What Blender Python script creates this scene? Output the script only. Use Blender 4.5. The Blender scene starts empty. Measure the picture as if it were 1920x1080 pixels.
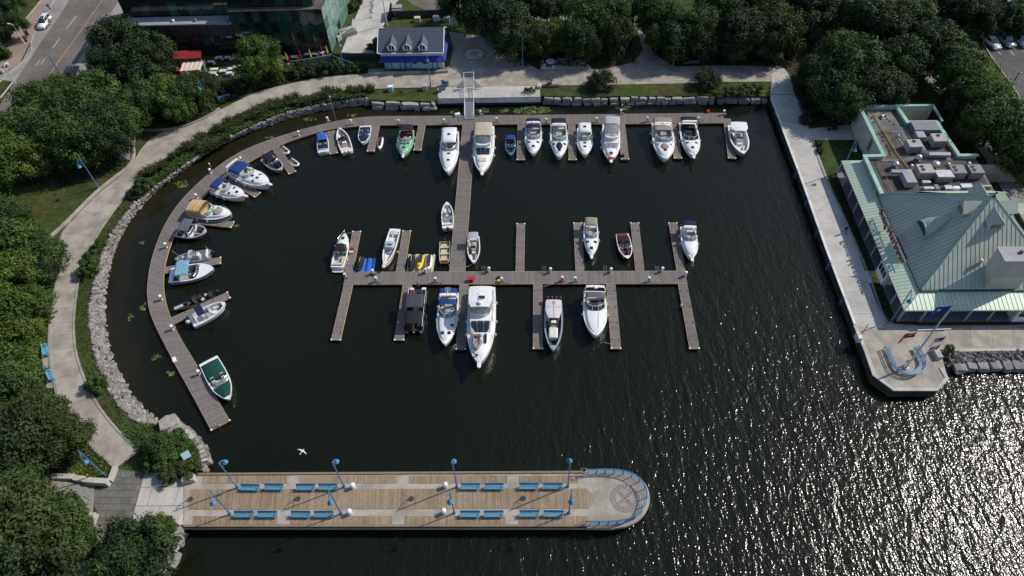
import bpy, math, random
from math import sin, cos, pi, radians, hypot, atan2, sqrt
from mathutils import Vector, Matrix, noise
from mathutils.geometry import tessellate_polygon

SC = bpy.context.scene
COL = SC.collection

# ------------------------------------------------------------------ camera
CAM_H, FPX, PITCH, ROLL = 84.0, 1331.0, 50.94, -2.118
_p, _r = radians(PITCH), radians(ROLL)
CF = Vector((0, cos(_p), -sin(_p)))
_R, _U = Vector((1, 0, 0)), Vector((1, 0, 0)).cross(CF)
CR = _R * cos(_r) + _U * sin(_r)
CU = -_R * sin(_r) + _U * cos(_r)
cd = bpy.data.cameras.new('camera')
cd.sensor_fit = 'HORIZONTAL'; cd.sensor_width = 36.0
cd.lens = FPX / 1920.0 * 36.0
cd.clip_start = 0.5; cd.clip_end = 3000.0
cam = bpy.data.objects.new('camera', cd)
COL.objects.link(cam)
cam.matrix_world = Matrix(((CR.x, CU.x, -CF.x, 0), (CR.y, CU.y, -CF.y, 0), (CR.z, CU.z, -CF.z, CAM_H), (0, 0, 0, 1)))
SC.camera = cam

# ------------------------------------------------------------------ light
SUN_AZ, SUN_EL = 21.0, 41.5          # azimuth measured from +X towards +Y
w = bpy.data.worlds.new('World'); SC.world = w; w.use_nodes = True
nt = w.node_tree; nt.nodes.clear()
sky = nt.nodes.new('ShaderNodeTexSky'); sky.sky_type = 'NISHITA'
sky.sun_disc = False; sky.sun_elevation = radians(SUN_EL)
sky.sun_rotation = radians(90.0 - SUN_AZ)
sky.air_density = 1.0; sky.dust_density = 1.0; sky.ozone_density = 1.0
bg = nt.nodes.new('ShaderNodeBackground'); bg.inputs['Strength'].default_value = 0.1
wo = nt.nodes.new('ShaderNodeOutputWorld')
nt.links.new(sky.outputs[0], bg.inputs[0]); nt.links.new(bg.outputs[0], wo.inputs[0])
sl = bpy.data.lights.new('sun', 'SUN'); sl.energy = 3.1; sl.angle = radians(0.53); sl.color = (1.0, 0.94, 0.86)
so = bpy.data.objects.new('sun', sl); COL.objects.link(so)
_sv = Vector((cos(radians(SUN_EL)) * cos(radians(SUN_AZ)), cos(radians(SUN_EL)) * sin(radians(SUN_AZ)), sin(radians(SUN_EL))))
so.rotation_euler = _sv.to_track_quat('Z', 'Y').to_euler()
so.location = _sv * 300
SC.view_settings.view_transform = 'Standard'; SC.view_settings.look = 'None'
SC.view_settings.exposure = 0.4; SC.view_settings.gamma = 1.0
SC.view_settings.use_curve_mapping = False
SC.render.engine = 'CYCLES'
SC.cycles.max_bounces = 6; SC.cycles.diffuse_bounces = 2; SC.cycles.glossy_bounces = 3
SC.cycles.transmission_bounces = 4; SC.cycles.transparent_max_bounces = 6
SC.cycles.sample_clamp_indirect = 4.0
SC.cycles.use_denoising = True
SC.render.film_transparent = False

# ------------------------------------------------------------------ plan from the survey picture
def G(x, y, z=0.0):
    """ground point at height z seen at survey picture coordinates x, y"""
    d = CF * FPX + CR * (x - 960.0) + CU * (540.0 - y)
    t = (z - CAM_H) / d.z
    return Vector((d.x * t, d.y * t, z))
LAND, DOCK, PIER = 1.5, 0.5, 1.4

# ------------------------------------------------------------------ materials
MATS = {}
def lin(c):
    return tuple(((v / 255.0) / 12.92 if v / 255.0 < 0.04045 else ((v / 255.0 + 0.055) / 1.055) ** 2.4) for v in c)
def mat(name, col, rough=0.6, var=0.12, scale=2.0, bump=0.0, bscale=12.0, metal=0.0, spec=0.5, coat=0.0, detail=4.0,
        orand=0.0, attr=None, stain=0.0, stain_scale=0.3, alpha=1.0, trans=0.0, hue=None):
    if name in MATS: return MATS[name]
    m = bpy.data.materials.new(name); m.use_nodes = True
    n = m.node_tree.nodes; l = m.node_tree.links; n.clear()
    out = n.new('ShaderNodeOutputMaterial'); b = n.new('ShaderNodeBsdfPrincipled')
    l.new(b.outputs[0], out.inputs[0])
    tc = n.new('ShaderNodeTexCoord')
    if attr == 'world':
        geo = n.new('ShaderNodeNewGeometry'); co = geo.outputs['Position']
    else:
        co = tc.outputs['Object']
    ns = n.new('ShaderNodeTexNoise'); ns.inputs['Scale'].default_value = scale; ns.inputs['Detail'].default_value = detail
    ns.inputs['Roughness'].default_value = 0.65
    l.new(co, ns.inputs['Vector'])
    mr = n.new('ShaderNodeMapRange'); mr.inputs['From Min'].default_value = 0.3; mr.inputs['From Max'].default_value = 0.7
    mr.inputs['To Min'].default_value = 1 - var; mr.inputs['To Max'].default_value = 1 + var
    l.new(ns.outputs[0], mr.inputs['Value'])
    val = mr.outputs[0]
    def mul(a, bb):
        q = n.new('ShaderNodeMath'); q.operation = 'MULTIPLY'; l.new(a, q.inputs[0]); l.new(bb, q.inputs[1]); return q.outputs[0]
    if orand:
        oi = n.new('ShaderNodeObjectInfo'); r2 = n.new('ShaderNodeMapRange')
        r2.inputs['To Min'].default_value = 1 - orand; r2.inputs['To Max'].default_value = 1 + orand
        l.new(oi.outputs['Random'], r2.inputs['Value']); val = mul(val, r2.outputs[0])
    if attr == 'shade':
        at = n.new('ShaderNodeAttribute'); at.attribute_name = 'shade'; val = mul(val, at.outputs['Fac'])
    if stain:
        n3 = n.new('ShaderNodeTexNoise'); n3.inputs['Scale'].default_value = stain_scale; n3.inputs['Detail'].default_value = 6
        l.new(co, n3.inputs['Vector'])
        r3 = n.new('ShaderNodeMapRange'); r3.inputs['From Min'].default_value = 0.42; r3.inputs['From Max'].default_value = 0.62
        r3.inputs['To Min'].default_value = 1.0; r3.inputs['To Max'].default_value = 1.0 - stain
        l.new(n3.outputs[0], r3.inputs['Value']); val = mul(val, r3.outputs[0])
    mx = n.new('ShaderNodeVectorMath'); mx.operation = 'SCALE'
    if hue:
        h = n.new('ShaderNodeTexNoise'); h.inputs['Scale'].default_value = hue[1]; h.inputs['Detail'].default_value = 5; l.new(co, h.inputs['Vector'])
        hr = n.new('ShaderNodeMapRange'); hr.inputs['From Min'].default_value = 0.4; hr.inputs['From Max'].default_value = 0.62
        l.new(h.outputs[0], hr.inputs['Value'])
        mc = n.new('ShaderNodeMix'); mc.data_type = 'RGBA'
        mc.inputs[6].default_value = (*col, 1); mc.inputs[7].default_value = (*hue[0], 1)
        l.new(hr.outputs[0], mc.inputs[0]); l.new(mc.outputs[2], mx.inputs[0])
    else:
        mx.inputs[0].default_value = col
    l.new(val, mx.inputs['Scale']); l.new(mx.outputs[0], b.inputs['Base Color'])
    b.inputs['Roughness'].default_value = rough; b.inputs['Metallic'].default_value = metal
    b.inputs['Specular IOR Level'].default_value = spec; b.inputs['Coat Weight'].default_value = coat
    b.inputs['Alpha'].default_value = alpha; b.inputs['Transmission Weight'].default_value = trans
    if bump:
        n2 = n.new('ShaderNodeTexNoise'); n2.inputs['Scale'].default_value = bscale; n2.inputs['Detail'].default_value = 5
        l.new(co, n2.inputs['Vector'])
        bp = n.new('ShaderNodeBump'); bp.inputs['Strength'].default_value = bump; bp.inputs['Distance'].default_value = 0.08
        l.new(n2.outputs[0], bp.inputs['Height']); l.new(bp.outputs[0], b.inputs['Normal'])
    MATS[name] = m
    return m

def M(name): return MATS[name]
# hull and boat finishes
mat('gelcoat', (0.74, 0.74, 0.73), 0.22, 0.05, 1.3, coat=0.4, stain=0.07, stain_scale=1.2)
mat('gelcoat_cream', (0.66, 0.62, 0.53), 0.3, 0.06, 1.3, coat=0.3, stain=0.1)
mat('deck_white', (0.68, 0.68, 0.66), 0.5, 0.07, 2.0, bump=0.1, bscale=60, stain=0.1, stain_scale=1.5)
mat('deck_grey', (0.36, 0.37, 0.38), 0.55, 0.1, 2.0)
mat('teak', (0.23, 0.12, 0.06), 0.6, 0.25, 9.0)
mat('hull_green', (0.21, 0.40, 0.25), 0.3, 0.06, 1.0, coat=0.4)
mat('hull_navy', (0.012, 0.02, 0.07), 0.2, 0.1, 1.0, coat=0.5)
mat('hull_black', (0.012, 0.012, 0.014), 0.25, 0.1, 1.0, coat=0.5)
mat('hull_grey', (0.24, 0.29, 0.35), 0.25, 0.06, 1.0, coat=0.5)
mat('hull_blue', (0.05, 0.14, 0.26), 0.25, 0.06, 1.0, coat=0.5)
mat('hull_red', (0.30, 0.015, 0.02), 0.25, 0.08, 1.0, coat=0.5)
mat('alloy', (0.44, 0.45, 0.46), 0.42, 0.12, 3.0, metal=0.7)
mat('steel', (0.62, 0.63, 0.65), 0.22, 0.05, 3.0, metal=0.9)
mat('rub', (0.14, 0.14, 0.15), 0.5, 0.1, 3.0)
mat('glass_tint', (0.02, 0.03, 0.032), 0.06, 0.2, 2.0, spec=0.8, coat=0.3)
mat('glass_clear', (0.16, 0.23, 0.22), 0.08, 0.3, 2.5, spec=0.8, coat=0.4)
mat('vinyl_window', (0.30, 0.29, 0.27), 0.2, 0.35, 3.0, spec=0.6)
mat('hatch_dark', (0.025, 0.022, 0.022), 0.15, 0.1, 3.0, spec=0.6)
for nm, c in (('canvas_navy', (0.010, 0.016, 0.055)), ('canvas_blue', (0.012, 0.045, 0.17)), ('canvas_royal', (0.03, 0.10, 0.38)),
              ('canvas_black', (0.016, 0.016, 0.020)), ('canvas_grey', (0.105, 0.11, 0.12)), ('canvas_tan', (0.46, 0.31, 0.155)),
              ('canvas_beige', (0.41, 0.36, 0.28)), ('canvas_taupe', (0.27, 0.215, 0.18)), ('canvas_green', (0.006, 0.055, 0.042)),
              ('canvas_aqua', (0.17, 0.34, 0.43)), ('canvas_silver', (0.35, 0.37, 0.40)), ('canvas_slate', (0.05, 0.055, 0.075)), ('canvas_olive', (0.25, 0.23, 0.18))):
    mat(nm, c, 0.85, 0.22, 2.2, bump=0.55, bscale=3.5, spec=0.25, detail=6)
mat('seat_white', (0.62, 0.60, 0.57), 0.5, 0.1, 4.0)
mat('seat_cream', (0.58, 0.47, 0.35), 0.5, 0.1, 4.0)
mat('seat_red', (0.16, 0.012, 0.02), 0.5, 0.15, 4.0)
mat('seat_dark', (0.03, 0.028, 0.03), 0.5, 0.15, 4.0)
mat('black_plastic', (0.015, 0.015, 0.016), 0.35, 0.1, 5.0)
mat('white_plastic', (0.72, 0.72, 0.72), 0.35, 0.06, 5.0)
mat('red_plastic', (0.42, 0.02, 0.02), 0.4, 0.1, 5.0)
mat('yellow_plastic', (0.62, 0.48, 0.03), 0.4, 0.1, 5.0)
mat('blue_plastic', (0.02, 0.10, 0.42), 0.45, 0.2, 2.0)
mat('float_beige', (0.55, 0.50, 0.33), 0.6, 0.15, 3.0, stain=0.2, stain_scale=2)
mat('hardtop_pink', (0.60, 0.54, 0.55), 0.35, 0.05, 1.0)
mat('tube_grey', (0.55, 0.55, 0.55), 0.5, 0.08, 3.0)
mat('rope', (0.45, 0.42, 0.36), 0.8, 0.2, 9.0)
# setting
mat('grass', (0.048, 0.076, 0.021), 0.95, 0.42, 0.9, bump=0.6, bscale=5, spec=0.1, attr='world', detail=9, stain=0.35, stain_scale=0.13, hue=((0.066, 0.070, 0.026), 0.16))
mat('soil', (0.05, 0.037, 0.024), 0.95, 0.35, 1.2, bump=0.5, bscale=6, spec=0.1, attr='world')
mat('concrete', (0.355, 0.32, 0.275), 0.85, 0.13, 1.1, bump=0.15, bscale=25, spec=0.25, attr='world', orand=0.055, detail=9, stain=0.26, stain_scale=0.5)
mat('concrete_light', (0.455, 0.435, 0.40), 0.85, 0.09, 1.3, bump=0.1, bscale=25, spec=0.25, attr='world', orand=0.05, detail=8, stain=0.17, stain_scale=0.4)
mat('concrete_grey', (0.29, 0.28, 0.26), 0.85, 0.2, 1.2, bump=0.2, bscale=20, spec=0.25, attr='world', orand=0.06, stain=0.2)
mat('concrete_dark', (0.12, 0.115, 0.10), 0.85, 0.3, 1.2, bump=0.3, bscale=8, spec=0.25, attr='world', stain=0.35, stain_scale=0.6)
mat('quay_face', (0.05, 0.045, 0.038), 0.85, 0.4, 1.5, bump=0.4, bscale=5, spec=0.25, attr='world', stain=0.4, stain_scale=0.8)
mat('white_wall', (0.62, 0.63, 0.63), 0.7, 0.1, 1.0, attr='world', stain=0.2, stain_scale=0.6)
mat('paver', (0.155, 0.15, 0.135), 0.85, 0.16, 2.5, bump=0.2, bscale=14, spec=0.25, orand=0.16, attr='world', stain=0.15)
mat('paver_red', (0.27, 0.20, 0.17), 0.85, 0.16, 2.5, bump=0.2, bscale=14, spec=0.25, orand=0.1, attr='world', stain=0.15)
mat('asphalt', (0.155, 0.138, 0.122), 0.9, 0.18, 0.6, bump=0.2, bscale=30, spec=0.25, attr='world', stain=0.25, stain_scale=0.12, detail=9)
mat('asphalt_dark', (0.095, 0.093, 0.092), 0.9, 0.2, 0.8, bump=0.2, bscale=30, spec=0.25, attr='world', stain=0.2)
mat('line_white', (0.42, 0.41, 0.38), 0.8, 0.25, 3.0, attr='world')
mat('line_yellow', (0.30, 0.21, 0.09), 0.8, 0.3, 3.0, attr='world')
mat('riprap', (0.25, 0.23, 0.215), 0.9, 0.25, 1.5, bump=0.3, bscale=9, spec=0.2, attr='shade')
mat('stone', (0.36, 0.335, 0.30), 0.9, 0.22, 1.3, bump=0.6, bscale=4, spec=0.2, orand=0.22, stain=0.3, stain_scale=0.8)
mat('stone_grey', (0.27, 0.265, 0.265), 0.9, 0.22, 1.3, bump=0.6, bscale=4, spec=0.2, orand=0.22, stain=0.3, stain_scale=0.8)
mat('dock_board', (0.172, 0.152, 0.141), 0.8, 0.12, 2.0, spec=0.25, orand=0.10, attr='shade')
mat('dock_trim', (0.40, 0.27, 0.13), 0.75, 0.25, 3.0, attr='world')
mat('dock_float', (0.07, 0.05, 0.045), 0.7, 0.2, 2.0)
mat('pier_board', (0.29, 0.22, 0.15), 0.8, 0.15, 3.0, spec=0.2, attr='shade', stain=0.12)
mat('blue_paint', (0.065, 0.20, 0.36), 0.45, 0.12, 3.0, stain=0.1, stain_scale=2)
mat('blue_bench', (0.085, 0.275, 0.40), 0.6, 0.2, 4.0, orand=0.2)
mat('blue_pale', (0.30, 0.42, 0.50), 0.5, 0.14, 3.0)
mat('verdigris', (0.45, 0.545, 0.44), 0.5, 0.08, 0.8, metal=0.15, orand=0.05, stain=0.1, stain_scale=0.5)
mat('verdigris_dull', (0.39, 0.425, 0.36), 0.55, 0.08, 0.8, metal=0.1, orand=0.05, stain=0.14, stain_scale=0.4)
mat('ring_stone', (0.22, 0.205, 0.205), 0.85, 0.16, 2.5, orand=0.1, attr='world')
mat('verdigris_trim', (0.24, 0.46, 0.37), 0.5, 0.12, 1.0, stain=0.2)
mat('stucco', (0.50, 0.47, 0.40), 0.9, 0.08, 1.0, bump=0.2, bscale=30, stain=0.12, stain_scale=0.6)
mat('timber_grey', (0.33, 0.30, 0.27), 0.8, 0.15, 3.0)
mat('dark_glass', (0.012, 0.016, 0.018), 0.06, 0.3, 1.0, spec=0.7)
mat('green_glass', (0.018, 0.05, 0.042), 0.05, 0.35, 0.8, spec=0.9, orand=0.25)
mat('green_glass_pale', (0.12, 0.22, 0.18), 0.06, 0.3, 0.8, spec=0.9, orand=0.25)
mat('mullion', (0.05, 0.07, 0.065), 0.4, 0.1, 2.0, metal=0.5)
mat('panel_dark', (0.03, 0.032, 0.04), 0.5, 0.12, 1.0, orand=0.1)
mat('roof_membrane', (0.17, 0.165, 0.165), 0.9, 0.18, 0.8, bump=0.1, stain=0.4, stain_scale=0.35)
mat('roof_tar', (0.05, 0.046, 0.046), 0.8, 0.3, 0.8, bump=0.1, stain=0.4, stain_scale=0.5)
mat('roof_gravel', (0.10, 0.08, 0.07), 0.95, 0.25, 4.0, bump=0.4, bscale=20, stain=0.4, stain_scale=0.6)
mat('roof_grey', (0.30, 0.31, 0.33), 0.8, 0.1, 1.0, stain=0.15)
mat('shingle', (0.075, 0.088, 0.118), 0.9, 0.22, 3.0, bump=0.5, bscale=9, detail=8)
mat('siding', (0.42, 0.47, 0.54), 0.7, 0.06, 2.0)
mat('white_paint', (0.70, 0.71, 0.72), 0.5, 0.06, 2.0)
mat('door_aqua', (0.24, 0.46, 0.55), 0.5, 0.08, 2.0)
mat('awning_blue', (0.014, 0.026, 0.22), 0.7, 0.15, 1.0)
mat('galv', (0.50, 0.51, 0.52), 0.32, 0.15, 2.0, metal=0.75)
mat('hvac', (0.35, 0.315, 0.29), 0.5, 0.1, 1.2, stain=0.2)
mat('hvac_dark', (0.16, 0.16, 0.18), 0.5, 0.15, 1.2)
mat('pipe_yellow', (0.42, 0.31, 0.05), 0.5, 0.15, 3.0)
mat('rust', (0.22, 0.10, 0.05), 0.8, 0.3, 3.0)
mat('sign_red', (0.12, 0.02, 0.018), 0.45, 0.1, 3.0)
mat('flag_red', (0.45, 0.015, 0.03), 0.8, 0.1, 3.0)
mat('flag_white', (0.72, 0.70, 0.70), 0.8, 0.06, 3.0)
mat('flag_blue', (0.015, 0.03, 0.30), 0.8, 0.1, 3.0)
mat('skin', (0.42, 0.26, 0.19), 0.6, 0.05, 4.0)
mat('cloth_dark', (0.02, 0.022, 0.03), 0.9, 0.2, 6.0)
mat('cloth_navy', (0.03, 0.04, 0.08), 0.9, 0.2, 6.0)
mat('cloth_grey', (0.12, 0.12, 0.13), 0.9, 0.2, 6.0)
mat('hair', (0.025, 0.016, 0.012), 0.7, 0.2, 8.0)
mat('bark', (0.075, 0.055, 0.042), 0.95, 0.3, 4.0, bump=0.6, bscale=9)
mat('car_white', (0.74, 0.74, 0.75), 0.2, 0.03, 1.0, coat=0.8)
mat('car_silver', (0.42, 0.44, 0.47), 0.25, 0.03, 1.0, metal=0.5, coat=0.8)
mat('car_black', (0.014, 0.014, 0.017), 0.2, 0.03, 1.0, coat=0.8)
mat('car_blue', (0.16, 0.30, 0.42), 0.25, 0.03, 1.0, metal=0.3, coat=0.8)
mat('tyre', (0.02, 0.02, 0.02), 0.85, 0.1, 5.0)
mat('lamp_red', (0.45, 0.01, 0.01), 0.25, 0.1, 3.0)
mat('umbrella_red', (0.25, 0.012, 0.016), 0.8, 0.12, 4.0)
mat('umbrella_yellow', (0.66, 0.46, 0.04), 0.8, 0.12, 4.0)
mat('feather', (0.72, 0.72, 0.72), 0.8, 0.06, 5.0)
def leafmat(name, col, col2=None):
    m = mat(name, col, 0.62, 0.32, 0.8, spec=0.25, attr='shade', orand=0.16, hue=(col2 or tuple(v * 1.35 for v in col), 0.7))
    nn = m.node_tree.nodes; b = [x for x in nn if x.type == 'BSDF_PRINCIPLED'][0]
    b.inputs['Subsurface Weight'].default_value = 0.0
    tr = nn.new('ShaderNodeBsdfTranslucent'); ad = nn.new('ShaderNodeMixShader'); ad.inputs[0].default_value = 0.22
    out = [x for x in nn if x.type == 'OUTPUT_MATERIAL'][0]
    src = b.inputs['Base Color'].links[0].from_socket
    l = m.node_tree.links
    l.new(src, tr.inputs[0]); l.new(b.outputs[0], ad.inputs[1]); l.new(tr.outputs[0], ad.inputs[2]); l.new(ad.outputs[0], out.inputs[0])
    return m
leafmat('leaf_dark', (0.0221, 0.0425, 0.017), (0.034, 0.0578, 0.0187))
leafmat('leaf_mid', (0.0374, 0.0714, 0.01785), (0.0544, 0.0918, 0.0204))
leafmat('leaf_bright', (0.0578, 0.1037, 0.0187), (0.0782, 0.1232, 0.0221))
leafmat('leaf_olive', (0.0493, 0.0697, 0.0204), (0.0425, 0.0612, 0.017))
leafmat('leaf_teal', (0.0238, 0.0493, 0.01615), (0.0374, 0.0663, 0.0187))
leafmat('leaf_lime', (0.07225, 0.1148, 0.0204), (0.0935, 0.1275, 0.0255))
leafmat('leaf_yellow', (0.14, 0.17, 0.02))
leafmat('leaf_reed', (0.050, 0.070, 0.022), (0.075, 0.080, 0.030))
leafmat('leaf_red', (0.06, 0.02, 0.02))
leafmat('leaf_lily', (0.10, 0.14, 0.045))

# ------------------------------------------------------------------ mesh helpers
class MB:
    def __init__(s): s.v = []; s.f = []; s.sh = []; s.mi = []
    def add(s, vs, fs, mi=0):
        o = len(s.v); s.v.extend([tuple(p) for p in vs]); s.f.extend([tuple(i + o for i in f) for f in fs]); s.mi.extend([mi] * len(fs)); return s
    def box(s, c, d, rz=0.0, ch=0.0, mi=0, rx=0.0, ry=0.0):
        hx, hy, hz = d[0] / 2, d[1] / 2, d[2] / 2
        if ch <= 0:
            vs = [(x, y, z) for z in (-hz, hz) for x, y in ((-hx, -hy), (hx, -hy), (hx, hy), (-hx, hy))]
            fs = [(3, 2, 1, 0), (4, 5, 6, 7), (0, 1, 5, 4), (1, 2, 6, 5), (2, 3, 7, 6), (3, 0, 4, 7)]
        else:
            ch = min(ch, hx * .9, hy * .9, hz * .9)
            def ring(ix, z):
                a, b = hx - ix, hy - ix
                k = ch * 0.6
                return [(-a + k, -b, z), (a - k, -b, z), (a, -b + k, z), (a, b - k, z), (a - k, b, z), (-a + k, b, z), (-a, b - k, z), (-a, -b + k, z)]
            vs = ring(0, -hz) + ring(0, hz - ch) + ring(ch * 0.3, hz - ch * .3) + ring(ch, hz)
            fs = [tuple(range(7, -1, -1)), tuple(range(24, 32))]
            for k in range(3):
                for i in range(8):
                    j = (i + 1) % 8; fs.append((k * 8 + i, k * 8 + j, k * 8 + 8 + j, k * 8 + 8 + i))
        mtx = Matrix.Rotation(rz, 3, 'Z') @ Matrix.Rotation(ry, 3, 'Y') @ Matrix.Rotation(rx, 3, 'X')
        cc = Vector(c)
        return s.add([mtx @ Vector(p) + cc for p in vs], fs, mi)
    def loft(s, secs, closed=True, cap0=True, cap1=True, mi=0):
        n = len(secs[0]); vs = [p for q in secs for p in q]; fs = []
        for k in range(len(secs) - 1):
            for i in range(n if closed else n - 1):
                j = (i + 1) % n; fs.append((k * n + i, k * n + j, k * n + n + j, k * n + n + i))
        if closed and cap0: fs.append(tuple(range(n - 1, -1, -1)))
        if closed and cap1: fs.append(tuple((len(secs) - 1) * n + i for i in range(n)))
        return s.add(vs, fs, mi)
    def tube(s, pts, r, n=6, caps=True, mi=0):
        pts = [Vector(p) for p in pts]; secs = []; last = None
        for i, p in enumerate(pts):
            t = (pts[min(i + 1, len(pts) - 1)] - pts[max(i - 1, 0)])
            t = t.normalized() if t.length > 1e-9 else Vector((0, 0, 1))
            ref = Vector((0, 0, 1)) if abs(t.z) < .9 else Vector((1, 0, 0))
            if last is not None: ref = last
            a = (ref - t * ref.dot(t)); a = a.normalized() if a.length > 1e-6 else t.orthogonal().normalized()
            last = a; b = t.cross(a); rr = r[i] if isinstance(r, (list, tuple)) else r
            secs.append([p + a * (rr * cos(2 * pi * k / n)) + b * (rr * sin(2 * pi * k / n)) for k in range(n)])
        return s.loft(secs, True, caps, caps, mi)
    def lathe(s, prof, n=12, at=(0, 0, 0), mi=0):
        a = Vector(at)
        secs = [[a + Vector((max(r, 1e-4) * cos(2 * pi * k / n), max(r, 1e-4) * sin(2 * pi * k / n), z)) for k in range(n)] for r, z in prof]
        return s.loft(secs, True, True, True, mi)
    def ell(s, c, r, n=10, m=6, mi=0):
        prof = [(sin(pi * i / m), -cos(pi * i / m)) for i in range(m + 1)]
        c = Vector(c)
        secs = [[c + Vector((r[0] * max(q, .01) * cos(2 * pi * k / n), r[1] * max(q, .01) * sin(2 * pi * k / n), r[2] * z)) for k in range(n)] for q, z in prof]
        return s.loft(secs, True, True, True, mi)
    def prism(s, poly, z0, z1, mi=0, sides=True, bottom=False):
        n = len(poly); P = [(p[0], p[1]) for p in poly]
        a = sum(P[i][0] * P[(i + 1) % n][1] - P[(i + 1) % n][0] * P[i][1] for i in range(n))
        if a < 0: P = P[::-1]
        tris = tessellate_polygon([[Vector((x, y, 0)) for x, y in P]])
        vs = [(x, y, z0) for x, y in P] + [(x, y, z1) for x, y in P]; fs = []
        for t in tris:
            q = [P[i] for i in t]
            ar = (q[1][0] - q[0][0]) * (q[2][1] - q[0][1]) - (q[2][0] - q[0][0]) * (q[1][1] - q[0][1])
            t = t if ar > 0 else t[::-1]
            fs.append(tuple(i + n for i in t))
            if bottom: fs.append(tuple(t[::-1]))
        if sides:
            for i in range(n):
                j = (i + 1) % n; fs.append((i, j, j + n, i + n))
        return s.add(vs, fs, mi)
    def poly3(s, pts, thick=0.0, mi=0):
        """planar (convex) polygon in space, optionally thickened against its normal"""
        pts = [Vector(p) for p in pts]; n = len(pts)
        if not thick: return s.add(pts, [tuple(range(n))], mi)
        nn = Vector((0, 0, 0))
        for i in range(n): nn += pts[i].cross(pts[(i + 1) % n])
        nn.normalize(); lo = [p - nn * thick for p in pts]
        fs = [tuple(range(n)), tuple(range(2 * n - 1, n - 1, -1))] + [(i, i + n, (i + 1) % n + n, (i + 1) % n) for i in range(n)]
        return s.add(pts + lo, fs, mi)
    def sheet(s, grid, thick=0.0, mi=0):
        """grid of rows of points -> (thick) sheet"""
        R, C = len(grid), len(grid[0]); vs = [Vector(p) for r in grid for p in r]
        fs = [(i * C + j, i * C + j + 1, (i + 1) * C + j + 1, (i + 1) * C + j) for i in range(R - 1) for j in range(C - 1)]
        if thick:
            lo = [p - Vector((0, 0, thick)) for p in vs]; N = R * C
            f2 = [tuple(k + N for k in f[::-1]) for f in fs]
            edge = [i for i in range(C)] + [i * C + C - 1 for i in range(1, R)] + [(R - 1) * C + j for j in range(C - 2, -1, -1)] + [i * C for i in range(R - 2, 0, -1)]
            f3 = [(edge[(k + 1) % len(edge)], edge[k], edge[k] + N, edge[(k + 1) % len(edge)] + N) for k in range(len(edge))]
            return s.add(vs + lo, fs + f2 + f3, mi)
        return s.add(vs, fs, mi)
    def mesh(s, name, mats, smooth=False, shade=None):
        me = bpy.data.meshes.new(name); me.from_pydata(s.v, [], s.f)
        for m in (mats if isinstance(mats, (list, tuple)) else [mats]):
            me.materials.append(MATS[m] if isinstance(m, str) else m)
        if any(s.mi): me.polygons.foreach_set('material_index', s.mi)
        if smooth: me.polygons.foreach_set('use_smooth', [True] * len(s.f))
        if shade is not None:
            a = me.attributes.new('shade', 'FLOAT', 'FACE')
            a.data.foreach_set('value', shade)
        me.update(); return me
    def build(s, name, mats, parent=None, smooth=False, shade=None, loc=None, rz=None):
        return link(name, s.mesh(name, mats, smooth, shade), parent, loc, rz)
def link(name, me, parent=None, loc=None, rz=None):
    o = bpy.data.objects.new(name, me); COL.objects.link(o)
    if parent is not None: o.parent = parent
    if loc is not None: o.location = loc
    if rz is not None: o.rotation_euler = (0, 0, rz)
    return o
def tag(o, label=None, cat=None, group=None, kind=None):
    if label: o['label'] = label
    if cat: o['category'] = cat
    if group: o['group'] = group
    if kind: o['kind'] = kind
    return o
def thing(name, label, cat, loc=(0, 0, 0), rz=0.0, group=None):
    o = bpy.data.objects.new(name, None); COL.objects.link(o); o.empty_display_size = 0.3
    o.location = loc; o.rotation_euler = (0, 0, rz)
    return tag(o, label, cat, group)
def copy_tree(o, parent=None):
    c = o.copy(); COL.objects.link(c); c.parent = parent
    for ch in o.children: copy_tree(ch, c)
    return c
ORD = ['first', 'second', 'third', 'fourth', 'fifth', 'sixth', 'seventh', 'eighth', 'ninth', 'tenth', 'eleventh', 'twelfth', 'thirteenth',
       'fourteenth', 'fifteenth', 'sixteenth', 'seventeenth', 'eighteenth', 'nineteenth', 'twentieth', 'twenty-first', 'twenty-second',
       'twenty-third', 'twenty-fourth', 'twenty-fifth', 'twenty-sixth', 'twenty-seventh', 'twenty-eighth', 'twenty-ninth', 'thirtieth',
       'thirty-first', 'thirty-second', 'thirty-third', 'thirty-fourth', 'thirty-fifth', 'thirty-sixth', 'thirty-seventh', 'thirty-eighth', 'thirty-ninth', 'fortieth']
ORD += ['forty-' + o for o in ORD[:9]] + ['fiftieth'] + ['fifty-' + o for o in ORD[:9]] + ['sixtieth']
def resample(pts, n):
    pts = [Vector(p) for p in pts]; L = [0.0]
    for a, b in zip(pts, pts[1:]): L.append(L[-1] + (b - a).length)
    out = []; k = 0
    for i in range(n):
        t = L[-1] * i / (n - 1)
        while k < len(L) - 2 and L[k + 1] < t: k += 1
        u = (t - L[k]) / max(L[k + 1] - L[k], 1e-9); out.append(pts[k].lerp(pts[k + 1], min(u, 1.0)))
    return out
def smooth_line(pts, it=2):
    pts = [Vector(p) for p in pts]
    for _ in range(it):
        q = [pts[0]]
        for a, b in zip(pts, pts[1:]): q += [a.lerp(b, .25), a.lerp(b, .75)]
        q.append(pts[-1]); pts = q
    return pts
def plen(pts): return sum((b - a).length for a, b in zip(pts, pts[1:]))
def inside(x, y, poly):
    r = False; n = len(poly); j = n - 1
    for i in range(n):
        xi, yi, xj, yj = poly[i][0], poly[i][1], poly[j][0], poly[j][1]
        if (yi > y) != (yj > y) and x < (xj - xi) * (y - yi) / (yj - yi) + xi: r = not r
        j = i
    return r
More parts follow.
